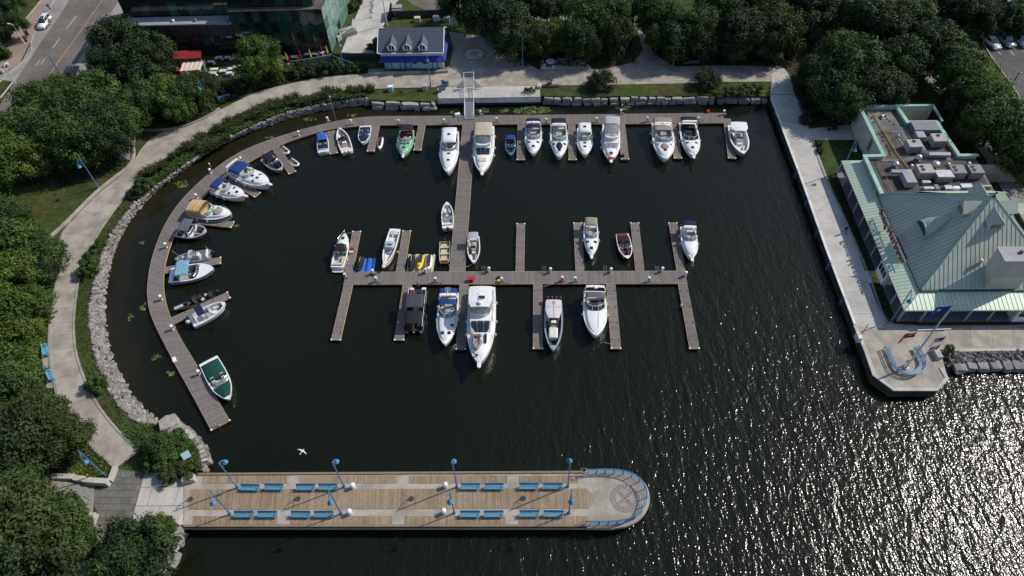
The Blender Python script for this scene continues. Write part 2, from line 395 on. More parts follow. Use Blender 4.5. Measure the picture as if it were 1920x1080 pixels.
def clip_half(poly, nx, ny, d):
    """keep points with nx*u+ny*v<=d of a 2-D polygon"""
    out = []
    for i in range(len(poly)):
        a, b = poly[i], poly[(i + 1) % len(poly)]
        da, db = nx * a[0] + ny * a[1] - d, nx * b[0] + ny * b[1] - d
        if da <= 0: out.append(a)
        if (da < 0 < db) or (db < 0 < da):
            t = da / (da - db); out.append((a[0] + (b[0] - a[0]) * t, a[1] + (b[1] - a[1]) * t))
    return out
# ================================================================== LAND AND WATER
random.seed(7)
def GP(pts, z): return [G(x, y, z) for x, y in pts]
WV = (0.19, 0.095, 0.042)
def water_material():
    m = bpy.data.materials.new('harbour_water'); m.use_nodes = True
    n = m.node_tree.nodes; l = m.node_tree.links; n.clear()
    out = n.new('ShaderNodeOutputMaterial'); b = n.new('ShaderNodeBsdfPrincipled'); l.new(b.outputs[0], out.inputs[0])
    geo = n.new('ShaderNodeNewGeometry')
    def mapped(sx, sy, rot):
        mp = n.new('ShaderNodeMapping'); mp.inputs['Rotation'].default_value = (0, 0, radians(rot)); mp.inputs['Scale'].default_value = (sx, sy, 1)
        l.new(geo.outputs['Position'], mp.inputs[0]); return mp.outputs[0]
    def noise(v, scale, det, rough=0.5, dist=0.0):
        t = n.new('ShaderNodeTexNoise'); t.inputs['Scale'].default_value = scale; t.inputs['Detail'].default_value = det
        t.inputs['Roughness'].default_value = rough; t.inputs['Distortion'].default_value = dist; l.new(v, t.inputs['Vector']); return t.outputs[0]
    def math(op, a, bb):
        q = n.new('ShaderNodeMath'); q.operation = op
        for i, x in enumerate((a, bb)):
            if isinstance(x, (int, float)): q.inputs[i].default_value = x
            else: l.new(x, q.inputs[i])
        return q.outputs[0]
    # fetch of open lake to the south-east: waves die out inside the basin
    sep = n.new('ShaderNodeSeparateXYZ'); l.new(geo.outputs['Position'], sep.inputs[0])
    f = math('ADD', math('MULTIPLY', sep.outputs[0], 0.62), math('MULTIPLY', sep.outputs[1], -0.78))
    mr = n.new('ShaderNodeMapRange'); mr.interpolation_type = 'SMOOTHSTEP'
    mr.inputs['From Min'].default_value = -58.0; mr.inputs['From Max'].default_value = -20.0
    mr.inputs['To Min'].default_value = 0.10; mr.inputs['To Max'].default_value = 1.0
    wob = noise(mapped(1, 1, 0), 0.05, 2)
    l.new(math('ADD', f, math('MULTIPLY', math('SUBTRACT', wob, 0.5), 22.0)), mr.inputs['Value'])
    amp = mr.outputs[0]
    h1 = noise(mapped(1.0, 0.34, 14), 0.78, 2, 0.5, 0.5)
    h2 = noise(mapped(1.0, 0.55, -12), 2.1, 2, 0.5, 0.4)
    h3 = noise(mapped(1.0, 0.7, 24), 5.0, 1, 0.5)
    h = math('ADD', math('ADD', math('MULTIPLY', h1, WV[0]), math('MULTIPLY', h2, WV[1])), math('MULTIPLY', h3, WV[2]))
    bp = n.new('ShaderNodeBump'); bp.inputs['Strength'].default_value = 1.0; bp.inputs['Distance'].default_value = 1.0
    l.new(math('MULTIPLY', h, amp), bp.inputs['Height']); l.new(bp.outputs[0], b.inputs['Normal'])
    # silt and weed in the water: colour of the body of water
    c = n.new('ShaderNodeMix'); c.data_type = 'RGBA'
    c.inputs[6].default_value = (0.0045, 0.0062, 0.0032, 1); c.inputs[7].default_value = (0.0095, 0.0112, 0.0050, 1)
    l.new(noise(mapped(1, 1, 0), 0.035, 5), c.inputs[0])
    # brown bottom of the shallows along the curved bank
    vd = n.new('ShaderNodeVectorMath'); vd.operation = 'DISTANCE'; l.new(geo.outputs['Position'], vd.inputs[0]); vd.inputs[1].default_value = (-27.5, 78.2, 0)
    r2 = n.new('ShaderNodeMapRange'); r2.interpolation_type = 'SMOOTHSTEP'; r2.inputs['From Min'].default_value = 29.0; r2.inputs['From Max'].default_value = 37.0
    l.new(math('ADD', vd.outputs['Value'], math('MULTIPLY', math('SUBTRACT', noise(mapped(1, 1, 0), 0.3, 4), 0.5), 5.0)), r2.inputs['Value'])
    lt = n.new('ShaderNodeMapRange'); lt.interpolation_type = 'SMOOTHSTEP'; lt.inputs['From Min'].default_value = 2.0; lt.inputs['From Max'].default_value = 18.0
    l.new(math('ADD', math('MULTIPLY', math('ADD', sep.outputs[0], 27.5), -0.9), math('MULTIPLY', math('ADD', sep.outputs[1], -78.2), 0.44)), lt.inputs['Value'])
    c2 = n.new('ShaderNodeMix'); c2.data_type = 'RGBA'; c2.inputs[7].default_value = (0.030, 0.024, 0.013, 1)
    l.new(math('MULTIPLY', math('MULTIPLY', r2.outputs[0], lt.outputs[0]), 0.45), c2.inputs[0]); l.new(c.outputs[2], c2.inputs[6]); l.new(c2.outputs[2], b.inputs['Base Color'])
    b.inputs['Roughness'].default_value = 0.15; b.inputs['IOR'].default_value = 1.333
    b.inputs['Specular IOR Level'].default_value = 0.5
    MATS['water'] = m
water_material()
mb = MB(); mb.add([(-600, -400, 0), (600, -400, 0), (600, 700, 0), (-600, 700, 0)], [(0, 1, 2, 3)])
tag(mb.build('water', 'water'), 'dark green harbour water, glittering towards the open lake', kind='structure')

# shoreline: upper (land) edge and lower (water) edge
BANK_TOP = [(283, 798), (262, 792), (240, 785), (210, 745), (190, 705), (176, 660), (168, 620), (165, 590), (172, 545), (186, 490), (200, 455), (225, 415), (247, 388),
            (270, 366), (298, 346), (328, 324), (362, 300), (400, 274), (438, 253), (480, 234), (545, 208), (612, 194), (655, 186), (692, 183)]
BANK_LOW = [(322, 806), (300, 795), (274, 772), (240, 735), (218, 690), (205, 648), (196, 605), (197, 545), (206, 492), (217, 460), (240, 418), (263, 388),
            (290, 358), (318, 337), (346, 318), (380, 290), (415, 270), (450, 254), (490, 241), (550, 219), (615, 205), (655, 199), (692, 197)]
SHORE_SW = [(150, 1400), (262, 1130), (283, 1092), (300, 1062), (318, 1030), (326, 1000), (332, 985)]           # big stones below the pier
SHORE_PIER = [(345, 985), (345, 896)]
SHORE_KNOLL = [(366, 884), (378, 868), (372, 842), (352, 815), (328, 795), (305, 792)]
QUAY_N = [(692, 187), (818, 190), (820, 186), (1013, 183), (1015, 180), (1100, 181), (1200, 180), (1338, 179), (1420, 180), (1441, 181)]
QUAY_E = [(1443, 178), (1448, 192), (1500, 330), (1550, 470), (1600, 608), (1622, 662), (1637, 706), (1674, 733), (1757, 733), (1778, 710), (1763, 662)]
RIP_E = [(1763, 662), (1850, 660), (1925, 659)]
bank_top = resample(smooth_line(GP(BANK_TOP, LAND), 2), 70)
bank_low = resample(smooth_line(GP(BANK_LOW, 0.0), 2), 70)
shore = GP(SHORE_SW, LAND) + GP(SHORE_PIER, LAND) + GP(SHORE_KNOLL, LAND) + bank_top + GP(QUAY_N, LAND) + GP(QUAY_E, LAND)[:-1] + GP(RIP_E, LAND)
outer = [Vector((260, G(1925, 659, LAND).y, LAND)), Vector((260, 420, LAND)), Vector((-320, 420, LAND)), Vector((-320, -60, LAND)), Vector((-100, -60, LAND))]
poly = shore + outer
mb = MB(); mb.prism(poly, -2.0, LAND, sides=False)
tag(mb.build('ground', 'grass'), kind='structure')
# quay faces
def wall_strip(name, pts, z0, z1, m, thick=0.0):
    mb = MB()
    for a, b in zip(pts, pts[1:]):
        mb.add([(a.x, a.y, z0), (b.x, b.y, z0), (b.x, b.y, z1), (a.x, a.y, z1)], [(0, 1, 2, 3)])
    return mb.build(name, m)
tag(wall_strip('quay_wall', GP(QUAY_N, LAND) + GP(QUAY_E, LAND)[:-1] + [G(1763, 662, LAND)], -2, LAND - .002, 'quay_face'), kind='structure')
tag(wall_strip('shore_face', GP(SHORE_SW + SHORE_PIER + SHORE_KNOLL, LAND) + bank_top[:2], -2, LAND - .002, 'soil'), kind='structure')
# sloping bank
mb = MB()
for i in range(69):
    a, b, c, d = bank_top[i], bank_top[i + 1], bank_low[i + 1], bank_low[i]
    e = c + (c - b) * .5; f = d + (d - a) * .5
    mb.add([a, b, c - Vector((0, 0, .25)), d - Vector((0, 0, .25))], [(3, 2, 1, 0)]); mb.add([d - Vector((0, 0, .25)), c - Vector((0, 0, .25)), (e.x, e.y, -1.6), (f.x, f.y, -1.6)], [(3, 2, 1, 0)])
ea, eb = G(1763, 662, LAND), Vector((260, G(1925, 659, LAND).y, LAND))
la, lb = G(1775, 700, 0), Vector((260, G(1925, 697, 0).y, 0))
mb.add([ea, eb, lb - Vector((0, 0, .3)), la - Vector((0, 0, .3))], [(3, 2, 1, 0)])
mb.add([la - Vector((0, 0, .3)), lb - Vector((0, 0, .3)), lb + Vector((0, -2, -2)), la + Vector((0, -2, -2))], [(3, 2, 1, 0)])
tag(mb.build('shore_bank', 'soil'), kind='structure')

# ---- loose stone on the banks
def rock(mb, sh, c, r, rnd, flat=0.7, tone=1.0):
    t = (1 + sqrt(5)) / 2
    V = [(-1, t, 0), (1, t, 0), (-1, -t, 0), (1, -t, 0), (0, -1, t), (0, 1, t), (0, -1, -t), (0, 1, -t), (t, 0, -1), (t, 0, 1), (-t, 0, -1), (-t, 0, 1)]
    F = [(0, 11, 5), (0, 5, 1), (0, 1, 7), (0, 7, 10), (0, 10, 11), (1, 5, 9), (5, 11, 4), (11, 10, 2), (10, 7, 6), (7, 1, 8), (3, 9, 4), (3, 4, 2), (3, 2, 6), (3, 6, 8), (3, 8, 9), (4, 9, 5), (2, 4, 11), (6, 2, 10), (8, 6, 7), (9, 8, 1)]
    sx, sy, sz = r * rnd.uniform(.8, 1.25), r * rnd.uniform(.6, 1.0), r * flat * rnd.uniform(.7, 1.1)
    rz = rnd.uniform(0, 6.28); ry = rnd.uniform(-.5, .5)
    mtx = Matrix.Rotation(rz, 3, 'Z') @ Matrix.Rotation(ry, 3, 'Y')
    q = []
    for x, y, z in V:
        k = rnd.uniform(.72, 1.12) / 1.9
        q.append(Vector(c) + mtx @ Vector((x * k * sx, y * k * sy, z * k * sz)))
    mb.add(q, F)
    if sh is not None: sh += [tone * rnd.uniform(.9, 1.1)] * 20
def riprap(name, label, tops, lows, n, r0, r1, parent=None, tone=1.0, bias=None):
    rnd = random.Random(len(name) + n); mb = MB(); sh = []
    for _ in range(n):
        u = rnd.random() * (len(tops) - 1); i = min(int(u), len(tops) - 2); f = u - i
        a, b = tops[i].lerp(tops[i + 1], f), lows[i].lerp(lows[i + 1], f)
        v = rnd.uniform(0.03, 1.02); p = a.lerp(b, v) if v <= 1 else b + (b - a) * (v - 1)
        r = rnd.uniform(r0, r1) * rnd.choice((.75, 1, 1, 1.3))
        rock(mb, sh, (p.x, p.y, p.z + .03 + rnd.uniform(-.05, .14)), r, rnd, .75, tone * rnd.uniform(.55, 1.2))
    o = mb.build(name, 'riprap', parent, shade=sh)
    return tag(o, label, kind='stuff') if parent is None else tag(o, kind='stuff')
riprap('riprap_stones', 'band of pale loose stones along the curved harbour bank', bank_top[1:62], bank_low[1:62], 4400, .17, .40)
riprap('riprap_gravel_bank', 'thin band of pale stones under the reeds by the curved dock', bank_top[60:], bank_low[60:], 420, .18, .34)
rt = [ea.lerp(eb, t / 20) for t in range(21)]; rl = [la.lerp(lb, t / 20) + Vector((0, .9, .45)) for t in range(21)]
riprap('broken_stone_bank', 'grey broken stones between the promenade kerb and shore boulders', [p for p in rt][:6], [p for p in rl][:6], 1500, .2, .4, tone=.72)

def block_mesh(rnd, d, rough=.16):
    mb = MB(); V = []
    n = 3
    idx = {}
    for i in range(n):
        for j in range(n):
            for k in range(n):
                if i in (0, 2) or j in (0, 2) or k in (0, 2):
                    x, y, z = (i - 1), (j - 1), (k - 1)
                    cnt = abs(x) + abs(y) + abs(z)
                    s = {3: .86, 2: .96, 1: 1.04}[cnt]
                    idx[(i, j, k)] = len(V)
                    V.append((x * .5 * d[0] * (s + rnd.uniform(-rough, rough)), y * .5 * d[1] * (s + rnd.uniform(-rough, rough)), z * .5 * d[2] * (s + rnd.uniform(-rough, rough))))
    F = []
    for a in range(2):
        for b in range(2):
            for fix in (0, 2):
                for ax in range(3):
                    q = []
                    for da, db in ((0, 0), (1, 0), (1, 1), (0, 1)):
                        t = [0, 0, 0]; t[ax] = fix; t[(ax + 1) % 3] = a + da; t[(ax + 2) % 3] = b + db; q.append(idx[tuple(t)])
                    F.append(tuple(q if fix == 2 else q[::-1]))
    mb.add(V, F); return mb
def stone_wall(name, label, pts, m, size, rows, rnd, out, depth=1.1, zc=None, cat='stone wall'):
    t = thing(name, label, cat, (pts[0].x, pts[0].y, 0))
    org = Vector((pts[0].x, pts[0].y, 0)); L = plen(pts)
    for r in range(rows):
        s = rnd.uniform(0, .4); z = zc[r]
        while s < L - .4:
            w_ = min(rnd.uniform(*size), L - s)
            q = resample(pts, 2)[0]
            # point along the wall
            acc = 0; p = pts[0]; d = Vector((1, 0, 0))
            for a, b in zip(pts, pts[1:]):
                l = (b - a).length
                if acc + l >= s + w_ / 2: p = a.lerp(b, (s + w_ / 2 - acc) / l); d = (b - a).normalized(); break
                acc += l
            nrm = Vector((d.y, -d.x, 0)) * out
            hgt = rnd.uniform(.85, 1.15) * (.95 if rows > 1 else 1.15) * rnd.uniform(.85, 1.1)
            me = block_mesh(rnd, (w_ * rnd.uniform(.8, 1.0) - .05, depth * rnd.uniform(.8, 1.15), hgt)).mesh('stone', 'stone_grey' if (rows > 1 and r == 0) else m)
            o = link('stone', me, t)
            o.location = p - org + nrm * (.12 + .25 * (rows - 1 - r) + rnd.uniform(-.12, .12)) + Vector((0, 0, z - p.z + org.z + rnd.uniform(-.08, .08)))
            o.location.z = z + rnd.uniform(-.08, .08)
            o.rotation_euler = (rnd.uniform(-.06, .06), rnd.uniform(-.06, .06), atan2(d.y, d.x) + rnd.uniform(-.1, .1))
            s += w_
    return t
rnd = random.Random(3)
stone_wall('armour_stone_wall', 'row of big pale armour stones edging the lawn by the top dock', GP([(1016, 182), (1100, 184), (1200, 183), (1340, 181)], 1.1), 'stone', (1.0, 2.6), 2, rnd, 1, 1.15, (.05, .82))
stone_wall('armour_stone_wall', 'armour stone edge left of the gangway platform', GP([(694, 190), (760, 192), (817, 192)], 1.1), 'stone', (1.3, 3.6), 2, rnd, 1, 1.4, (.12, .85))
stone_wall('armour_stone_wall', 'stone edge below the bushes at the quay corner', GP([(1342, 182), (1440, 182)], 1.1), 'stone_grey', (1.2, 2.6), 1, rnd, 1, 1.2, (.5,))
stone_wall('shore_boulder_wall', 'row of large grey shore boulders beside the flagpole terrace', [la + Vector((.6, .75, 0)), la.lerp(lb, .2) + Vector((0, .75, 0))], 'stone_grey', (1.1, 2.7), 1, rnd, 1, 1.7, (.4,))
stone_wall('shore_boulder_wall', 'pale boulders on the shore below the pier entrance', GP([(285, 1088), (302, 1060), (320, 1028), (330, 998), (338, 988)], .9), 'stone', (1.2, 2.8), 2, rnd, 1, 1.6, (.3, 1.15))
stone_wall('shore_stone_edge', 'curved line of pale stones around the bushy knoll by the pier', GP([(372, 884), (383, 868), (376, 842), (354, 814), (330, 796)], .9), 'stone', (.6, 1.3), 2, rnd, 1, .9, (.3, 1.0))
for (x, y, s, lb_) in ((320, 798, 2.4, 'large pale boulder at the end of the stone bank'), (331, 812, 1.8, 'smaller rounded boulder beside the knoll bushes')):
    o = block_mesh(rnd, (s, s * .8, s * .7), .12).build('boulder', 'stone', loc=G(x, y, LAND) + Vector((0, 0, s * .1)), rz=.5); tag(o, lb_, 'boulder')

# ---- pavements laid in slabs
def slab_path(name, left, right, step, m, across=1, z=LAND, gap=.022, sm=2, label=None, hmm=.03):
    A, B = GP(left, z), GP(right, z)
    if sm: A, B = smooth_line(A, sm), smooth_line(B, sm)
    n = max(2, int(round((plen(A) + plen(B)) / 2 / step)))
    A, B = resample(A, n + 1), resample(B, n + 1)
    base = MB()
    for i in range(n):
        base.add([A[i], B[i], B[i + 1], A[i + 1]], [(0, 1, 2, 3)])
    bo = base.build(name, 'concrete_dark'); bo.location.z = .006
    tag(bo, label, kind='structure')
    for i in range(n):
        for k in range(across):
            u0, u1 = k / across, (k + 1) / across
            q = [A[i].lerp(B[i], u0), A[i].lerp(B[i], u1), A[i + 1].lerp(B[i + 1], u1), A[i + 1].lerp(B[i + 1], u0)]
            c = sum(q, Vector()) / 4
            q2 = [p + (c - p).normalized() * gap for p in q]
            mb = MB(); mb.prism([(p.x - c.x, p.y - c.y) for p in q2], -.02, hmm)
            mb.build('slab', m, bo, loc=c)
    return bo, A, B
def kerb(name, pts, w_, h, m, z=LAND, parent=None):
    pts = [Vector(p) for p in pts]; mb = MB(); secs = []
    for i, p in enumerate(pts):
        t = (pts[min(i + 1, len(pts) - 1)] - pts[max(i - 1, 0)]); t.z = 0; t.normalize(); nn = Vector((-t.y, t.x, 0)) * (w_ / 2)
        secs.append([p - nn + Vector((0, 0, -.05)), p + nn + Vector((0, 0, -.05)), p + nn + Vector((0, 0, h)), p - nn + Vector((0, 0, h))])
    mb.loft(secs)
    o = mb.build(name, m, parent)
    return o if parent else tag(o, kind='structure')
WPATH_IN = [(262, 846), (222, 809), (195, 776), (175, 746), (160, 715), (149, 685), (141, 655), (138, 620), (139, 590), (144, 545), (151, 512), (165, 472), (186, 436), (210, 400), (235, 369),
            (262, 335), (292, 308), (330, 284), (365, 264), (405, 237), (440, 217), (482, 197), (535, 186), (600, 175), (700, 166), (835, 163)]
WPATH_OUT = [(217, 878), (176, 842), (150, 818), (128, 795), (114, 760), (104, 730), (98, 700), (93, 670), (92, 640), (94, 605), (99, 565), (106, 530), (118, 500), (116, 478), (108, 455), (126, 424),
             (160, 386), (190, 358), (224, 332), (247, 312), (262, 280), (288, 254), (320, 243), (370, 226), (412, 207), (470, 176), (530, 160), (600, 145), (690, 138), (835, 132)]
path, pa, pb = slab_path('path', WPATH_OUT, WPATH_IN, 2.6, 'concrete')
kerb('path_kerb', pb, .28, .12, 'concrete'); kerb('path_edge_kerb', pa[:int(len(pa) * .40)], .32, .16, 'concrete_grey')
kerb('path_wall_kerb', resample(smooth_line(GP([(93, 447), (125, 419), (160, 382), (190, 354), (224, 328), (244, 312), (252, 296), (252, 278)], LAND)), 30), .45, .35, 'concrete')
kerb('planter_kerb', resample(smooth_line(GP([(250, 243), (300, 246), (340, 240), (372, 228), (400, 214), (412, 204)], LAND)), 30), .35, .3, 'concrete_grey')
slab_path('side_path', [(255, 248), (180, 268), (60, 300)], [(252, 300), (170, 300), (60, 330)], 3, 'concrete')
slab_path('bench_bay', [(76, 645), (80, 690), (88, 728)], [(94, 640), (98, 690), (106, 728)], 2.6, 'concrete', hmm=.045)
# plaza at the foot of the pier
mb = MB(); plaza = GP([(214, 880), (272, 884), (345, 890), (345, 985), (326, 986), (246, 978), (206, 998), (176, 998), (183, 962), (172, 940), (178, 915), (205, 912)], LAND)
mb.prism([(p.x, p.y) for p in plaza], LAND, LAND + .012, sides=False); plz = mb.build('plaza', 'concrete_dark'); tag(plz, kind='structure')
def paved_field(parent, px, m, sx, sy, rz, z, gap=.03, h=.03):
    P = [(p.x, p.y) for p in GP(px, z)]; ca, sa = cos(rz), sin(rz)
    Q = [(x * ca + y * sa, -x * sa + y * ca) for x, y in P]
    x0, x1, y0, y1 = min(q[0] for q in Q), max(q[0] for q in Q), min(q[1] for q in Q), max(q[1] for q in Q)
    j = 0; y = y0
    while y < y1:
        x = x0 - (sx * .5 if j % 2 else 0)
        while x < x1:
            c = Q
            for a in ((1, 0, x + sx - gap), (-1, 0, -(x + gap)), (0, 1, y + sy - gap), (0, -1, -(y + gap))): c = clip_half(c, *a) if len(c) > 2 else []
            if len(c) > 2:
                w_ = [(u * ca - v * sa, u * sa + v * ca) for u, v in c]; cx, cy = sum(p[0] for p in w_) / len(w_), sum(p[1] for p in w_) / len(w_)
                ar = abs(sum(c[i][0] * c[(i + 1) % len(c)][1] - c[(i + 1) % len(c)][0] * c[i][1] for i in range(len(c)))) / 2
                if ar > .05:
                    mb = MB(); mb.prism([(p[0] - cx, p[1] - cy) for p in w_], -.02, h); mb.build('slab', m, parent, loc=(cx, cy, z))
            x += sx
        y += sy; j += 1
paved_field(plz, [(216, 881), (271, 884), (245, 977), (206, 997), (177, 997), (184, 963), (173, 940), (179, 916), (206, 913)], 'paver', 1.25, .85, -.05, LAND + .012)
paved_field(plz, [(272, 885), (344, 890), (344, 984), (327, 985), (247, 977)], 'concrete_light', 3.3, 2.4, -.03, LAND + .012)
slab_path('lower_path', [(178, 1000), (165, 1030), (150, 1060), (120, 1085), (40, 1150)], [(206, 1000), (204, 1030), (203, 1060), (203, 1085), (200, 1150)], 2.8, 'concrete_grey', sm=1)
slab_path('lower_side_path', [(0, 1045), (60, 1052), (120, 1048)], [(0, 1085), (60, 1090), (120, 1080)], 3, 'concrete_grey', sm=0)
# north promenade and the plaza with the round emblem
slab_path('north_promenade', [(835, 128), (900, 90), (960, 100), (1012, 133), (1070, 130), (1130, 130), (1185, 118), (1262, 125), (1330, 123), (1450, 122)],
          [(835, 163), (900, 162), (960, 162), (1012, 160), (1070, 160), (1130, 159), (1190, 158), (1262, 157), (1330, 154), (1445, 153)], 2.9, 'concrete', across=2, sm=0)
slab_path('branch_path', [(1188, 118), (1205, 95), (1196, 60), (1180, 30)], [(1262, 124), (1222, 98), (1216, 60), (1210, 30)], 2.8, 'concrete', sm=0, hmm=.034)
slab_path('visitor_forecourt', [(690, 130), (760, 128), (840, 127)], [(690, 142), (760, 139), (840, 134)], 2.8, 'concrete_grey', sm=0, hmm=.04)
slab_path('emblem_court', [(842, 60), (850, 90), (842, 127)], [(955, 75), (945, 100), (962, 128)], 3, 'concrete_grey', across=3, sm=0, hmm=.036)
slab_path('driveway', [(690, -30), (672, 20), (655, 60), (640, 98)], [(770, -30), (728, 25), (715, 60), (700, 104)], 2.6, 'concrete_light', across=2, sm=0)
slab_path('back_walk', [(960, 128), (1014, 131)], [(960, 133), (1014, 134)], 3, 'concrete_grey', sm=0, hmm=.038)
slab_path('picnic_bay', [(1014, 112), (1100, 112)], [(1014, 131), (1108, 129)], 2.6, 'concrete_light', sm=0, hmm=.032)
slab_path('parking_walk', [(985, 38), (1075, 40)], [(985, 30), (1075, 32)], 3, 'concrete_light', sm=0, hmm=.03)
# gangway platform
mb = MB(); pp = GP([(820, 164), (1012, 161), (1013, 182), (822, 185)], LAND); mb.prism([(p.x, p.y) for p in pp], LAND, LAND + .05)
plat = mb.build('gangway_platform', 'concrete_light'); tag(plat, kind='structure')
paved_field(plat, [(821, 165), (1011, 162), (1012, 181), (823, 184)], 'concrete_light', 3.0, 1.8, -.02, LAND + .05, h=.02)
wall_strip('platform_face', GP([(820, 186.5), (1014, 183.5)], LAND), .55, LAND + .08, 'white_wall').parent = plat
# east promenade
mb = MB(); P = GP([(1444, 180), (1449, 193), (1500, 331), (1550, 471), (1601, 609), (1623, 662), (1638, 705), (1675, 732), (1756, 732), (1777, 710), (1764, 662), (1764, 657), (1940, 655), (1940, 613), (1690, 614), (1662, 606), (1640, 560), (1603, 455), (1550, 330), (1500, 196), (1490, 178)], LAND)
mb.prism([(p.x, p.y) for p in P], LAND, LAND + .018, sides=False); tag(mb.build('promenade_base', 'concrete_light'), kind='structure')
QL = [(1443, 178), (1448, 192), (1500, 330), (1550, 470), (1600, 608)]
ER = [(1490, 178), (1500, 196), (1550, 330), (1603, 455), (1654, 598)]
prom, qa, qb = slab_path('east_promenade', QL, ER, 2.75, 'concrete_light', sm=0, across=1)
slab_path('east_corner', [(1430, 121), (1447, 140), (1444, 177)], [(1466, 124), (1480, 140), (1490, 177)], 2.7, 'concrete_light', sm=0, hmm=.026)
slab_path('building_walk', [(1514, 242), (1606, 232)], [(1524, 263), (1612, 262)], 2.8, 'concrete_light', sm=0, hmm=.033)
slab_path('terrace', [(1601, 610), (1622, 660), (1637, 700), (1676, 729)], [(1690, 618), (1762, 660), (1775, 708), (1755, 729)], 2.6, 'concrete', across=3, sm=0)
slab_path('south_promenade', [(1656, 606), (1780, 614), (1940, 613), (2060, 612)], [(1660, 640), (1780, 655), (1940, 653), (2060, 652)], 2.8, 'concrete', sm=0, hmm=.035)
kerb('quay_kerb', GP([(1446, 184), (1500, 328), (1550, 468), (1603, 608)], LAND), .38, .10, 'white_wall')
kerb('terrace_kerb', GP([(1603, 610), (1624, 661), (1639, 704), (1675, 730.5), (1756, 730.5), (1775, 710), (1764, 690)], LAND), .5, .14, 'concrete_light')
kerb('promenade_kerb', GP([(1764, 659), (1850, 657), (1940, 656), (2060, 655)], LAND), .45, .2, 'concrete_light')
kerb('building_kerb', resample(smooth_line(GP([(1524, 264), (1545, 330), (1580, 400), (1625, 505), (1655, 590), (1664, 606), (1690, 613), (1800, 613), (1960, 611)], LAND)), 60), .25, .14, 'concrete_grey')
mb = MB(); bed = GP([(1552, 320), (1580, 395), (1626, 505), (1655, 590), (1665, 606), (1690, 611), (1960, 608), (1960, 590), (1690, 590), (1600, 330)], LAND)
mb.prism([(p.x, p.y) for p in bed], LAND, LAND + .016, sides=False); tag(mb.build('planting_bed_ground', 'soil'), kind='structure')
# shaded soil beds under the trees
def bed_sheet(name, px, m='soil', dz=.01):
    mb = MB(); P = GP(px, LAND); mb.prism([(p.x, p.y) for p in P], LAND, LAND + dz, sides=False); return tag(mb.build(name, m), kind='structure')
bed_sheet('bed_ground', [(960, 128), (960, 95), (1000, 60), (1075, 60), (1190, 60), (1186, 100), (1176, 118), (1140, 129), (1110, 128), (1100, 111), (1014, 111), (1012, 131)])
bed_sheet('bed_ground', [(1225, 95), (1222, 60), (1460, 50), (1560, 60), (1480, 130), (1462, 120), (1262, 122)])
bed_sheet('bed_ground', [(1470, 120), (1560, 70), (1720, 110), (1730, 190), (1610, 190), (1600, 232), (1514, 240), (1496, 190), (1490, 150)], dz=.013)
# ---- street and car park
def strip(name, A, B, z, m, parent=None, n=12, kind='structure'):
    A, B = resample(GP(A, LAND), n), resample(GP(B, LAND), n); mb = MB()
    for i in range(n - 1): mb.add([A[i], B[i], B[i + 1], A[i + 1]], [(0, 1, 2, 3)])
    o = mb.build(name, m, parent); o.location.z = z
    return tag(o, kind=kind) if parent is None else o
strip('road', [(-80, 320), (28, 153), (62, 102), (130, 2), (165, -60)], [(60, 260), (110, 165), (165, 90), (224, 0), (260, -60)], .006, 'asphalt')
strip('lay_by', [(-10, 148), (40, 118), (58, 82), (60, 62), (90, 10), (105, -30)], [(28, 153), (45, 128), (62, 102), (75, 82), (118, 20), (148, -30)], .009, 'concrete_grey')
strip('sidewalk', [(-20, 118), (0, 98), (30, 62), (90, -12)], [(-10, 148), (38, 118), (56, 80), (104, -6)], .05, 'paver_red')
strip('sidewalk_edge', [(-24, 112), (0, 92), (30, 56), (86, -12)], [(-20, 118), (0, 98), (30, 62), (90, -12)], .055, 'concrete')
kerb('road_kerb', GP([(-30, 178), (24, 134), (48, 112), (60, 96), (58, 80), (62, 66), (78, 40), (100, 4), (120, -30)], LAND), .25, .16, 'concrete')
mk = strip('road_marking', [(84, 150), (150, 58), (194, -4)], [(86.5, 150), (152, 58), (196, -4)], .012, 'line_yellow')
strip('road_marking', [(66, 124), (74, 113)], [(67.4, 124), (75.4, 113)], .012, 'line_white', n=2)
for a, b in (((76, 121), (84, 110)), ((98, 90), (112, 71)), ((124, 54), (142, 30)), ((158, 90), (172, 70)), ((190, 46), (204, 26))):
    strip('lane_marking', [a, b], [(a[0] + 1.6, a[1]), (b[0] + 1.6, b[1])], .012, 'line_white', n=2)
strip('edge_marking', [(0, 182), (24, 152)], [(2, 184), (26, 154)], .012, 'line_white', n=2)
strip('far_sidewalk', [(110, 165), (165, 90), (224, 0)], [(130, 175), (185, 100), (244, 0)], .05, 'concrete_grey')
strip('car_park', [(1838, 66), (1850, 96), (1880, 140), (1912, 180), (1905, 200), (1930, 270)], [(2050, 60), (2060, 96), (2070, 140), (2080, 185), (2090, 210), (2100, 270)], .006, 'asphalt_dark')
kerb('car_park_kerb', resample(smooth_line(GP([(1838, 70), (1852, 98), (1882, 140), (1908, 176), (1914, 188), (1905, 199), (1885, 200)], LAND)), 24), .22, .14, 'concrete')
strip('car_park_back', [(955, -20), (960, 30)], [(1200, -20), (1195, 28)], .006, 'asphalt_dark', n=2)
strip('car_park_drive', [(700, -60), (770, 6), (800, 20)], [(760, -60), (960, -10), (960, 10)], .008, 'asphalt')
for x in (990, 1016, 1041, 1052, 1070, 1106, 1135):
    strip('bay_marking', [(x, -12), (x + 1, 32)], [(x + 1.3, -12), (x + 2.3, 32)], .012, 'line_white', n=2)
for x, y in ((1868, 94), (1893, 95), (1919, 95)):
    strip('bay_marking', [(x, y), (x + 8, y + 9)], [(x + 1.4, y), (x + 9.4, y + 9)], .012, 'line_white', n=2)
slab_path('park_path', [(1640, 60), (1700, 115), (1760, 175), (1800, 235)], [(1655, 55), (1722, 108), (1790, 172), (1840, 240)], 2.8, 'concrete', sm=1)
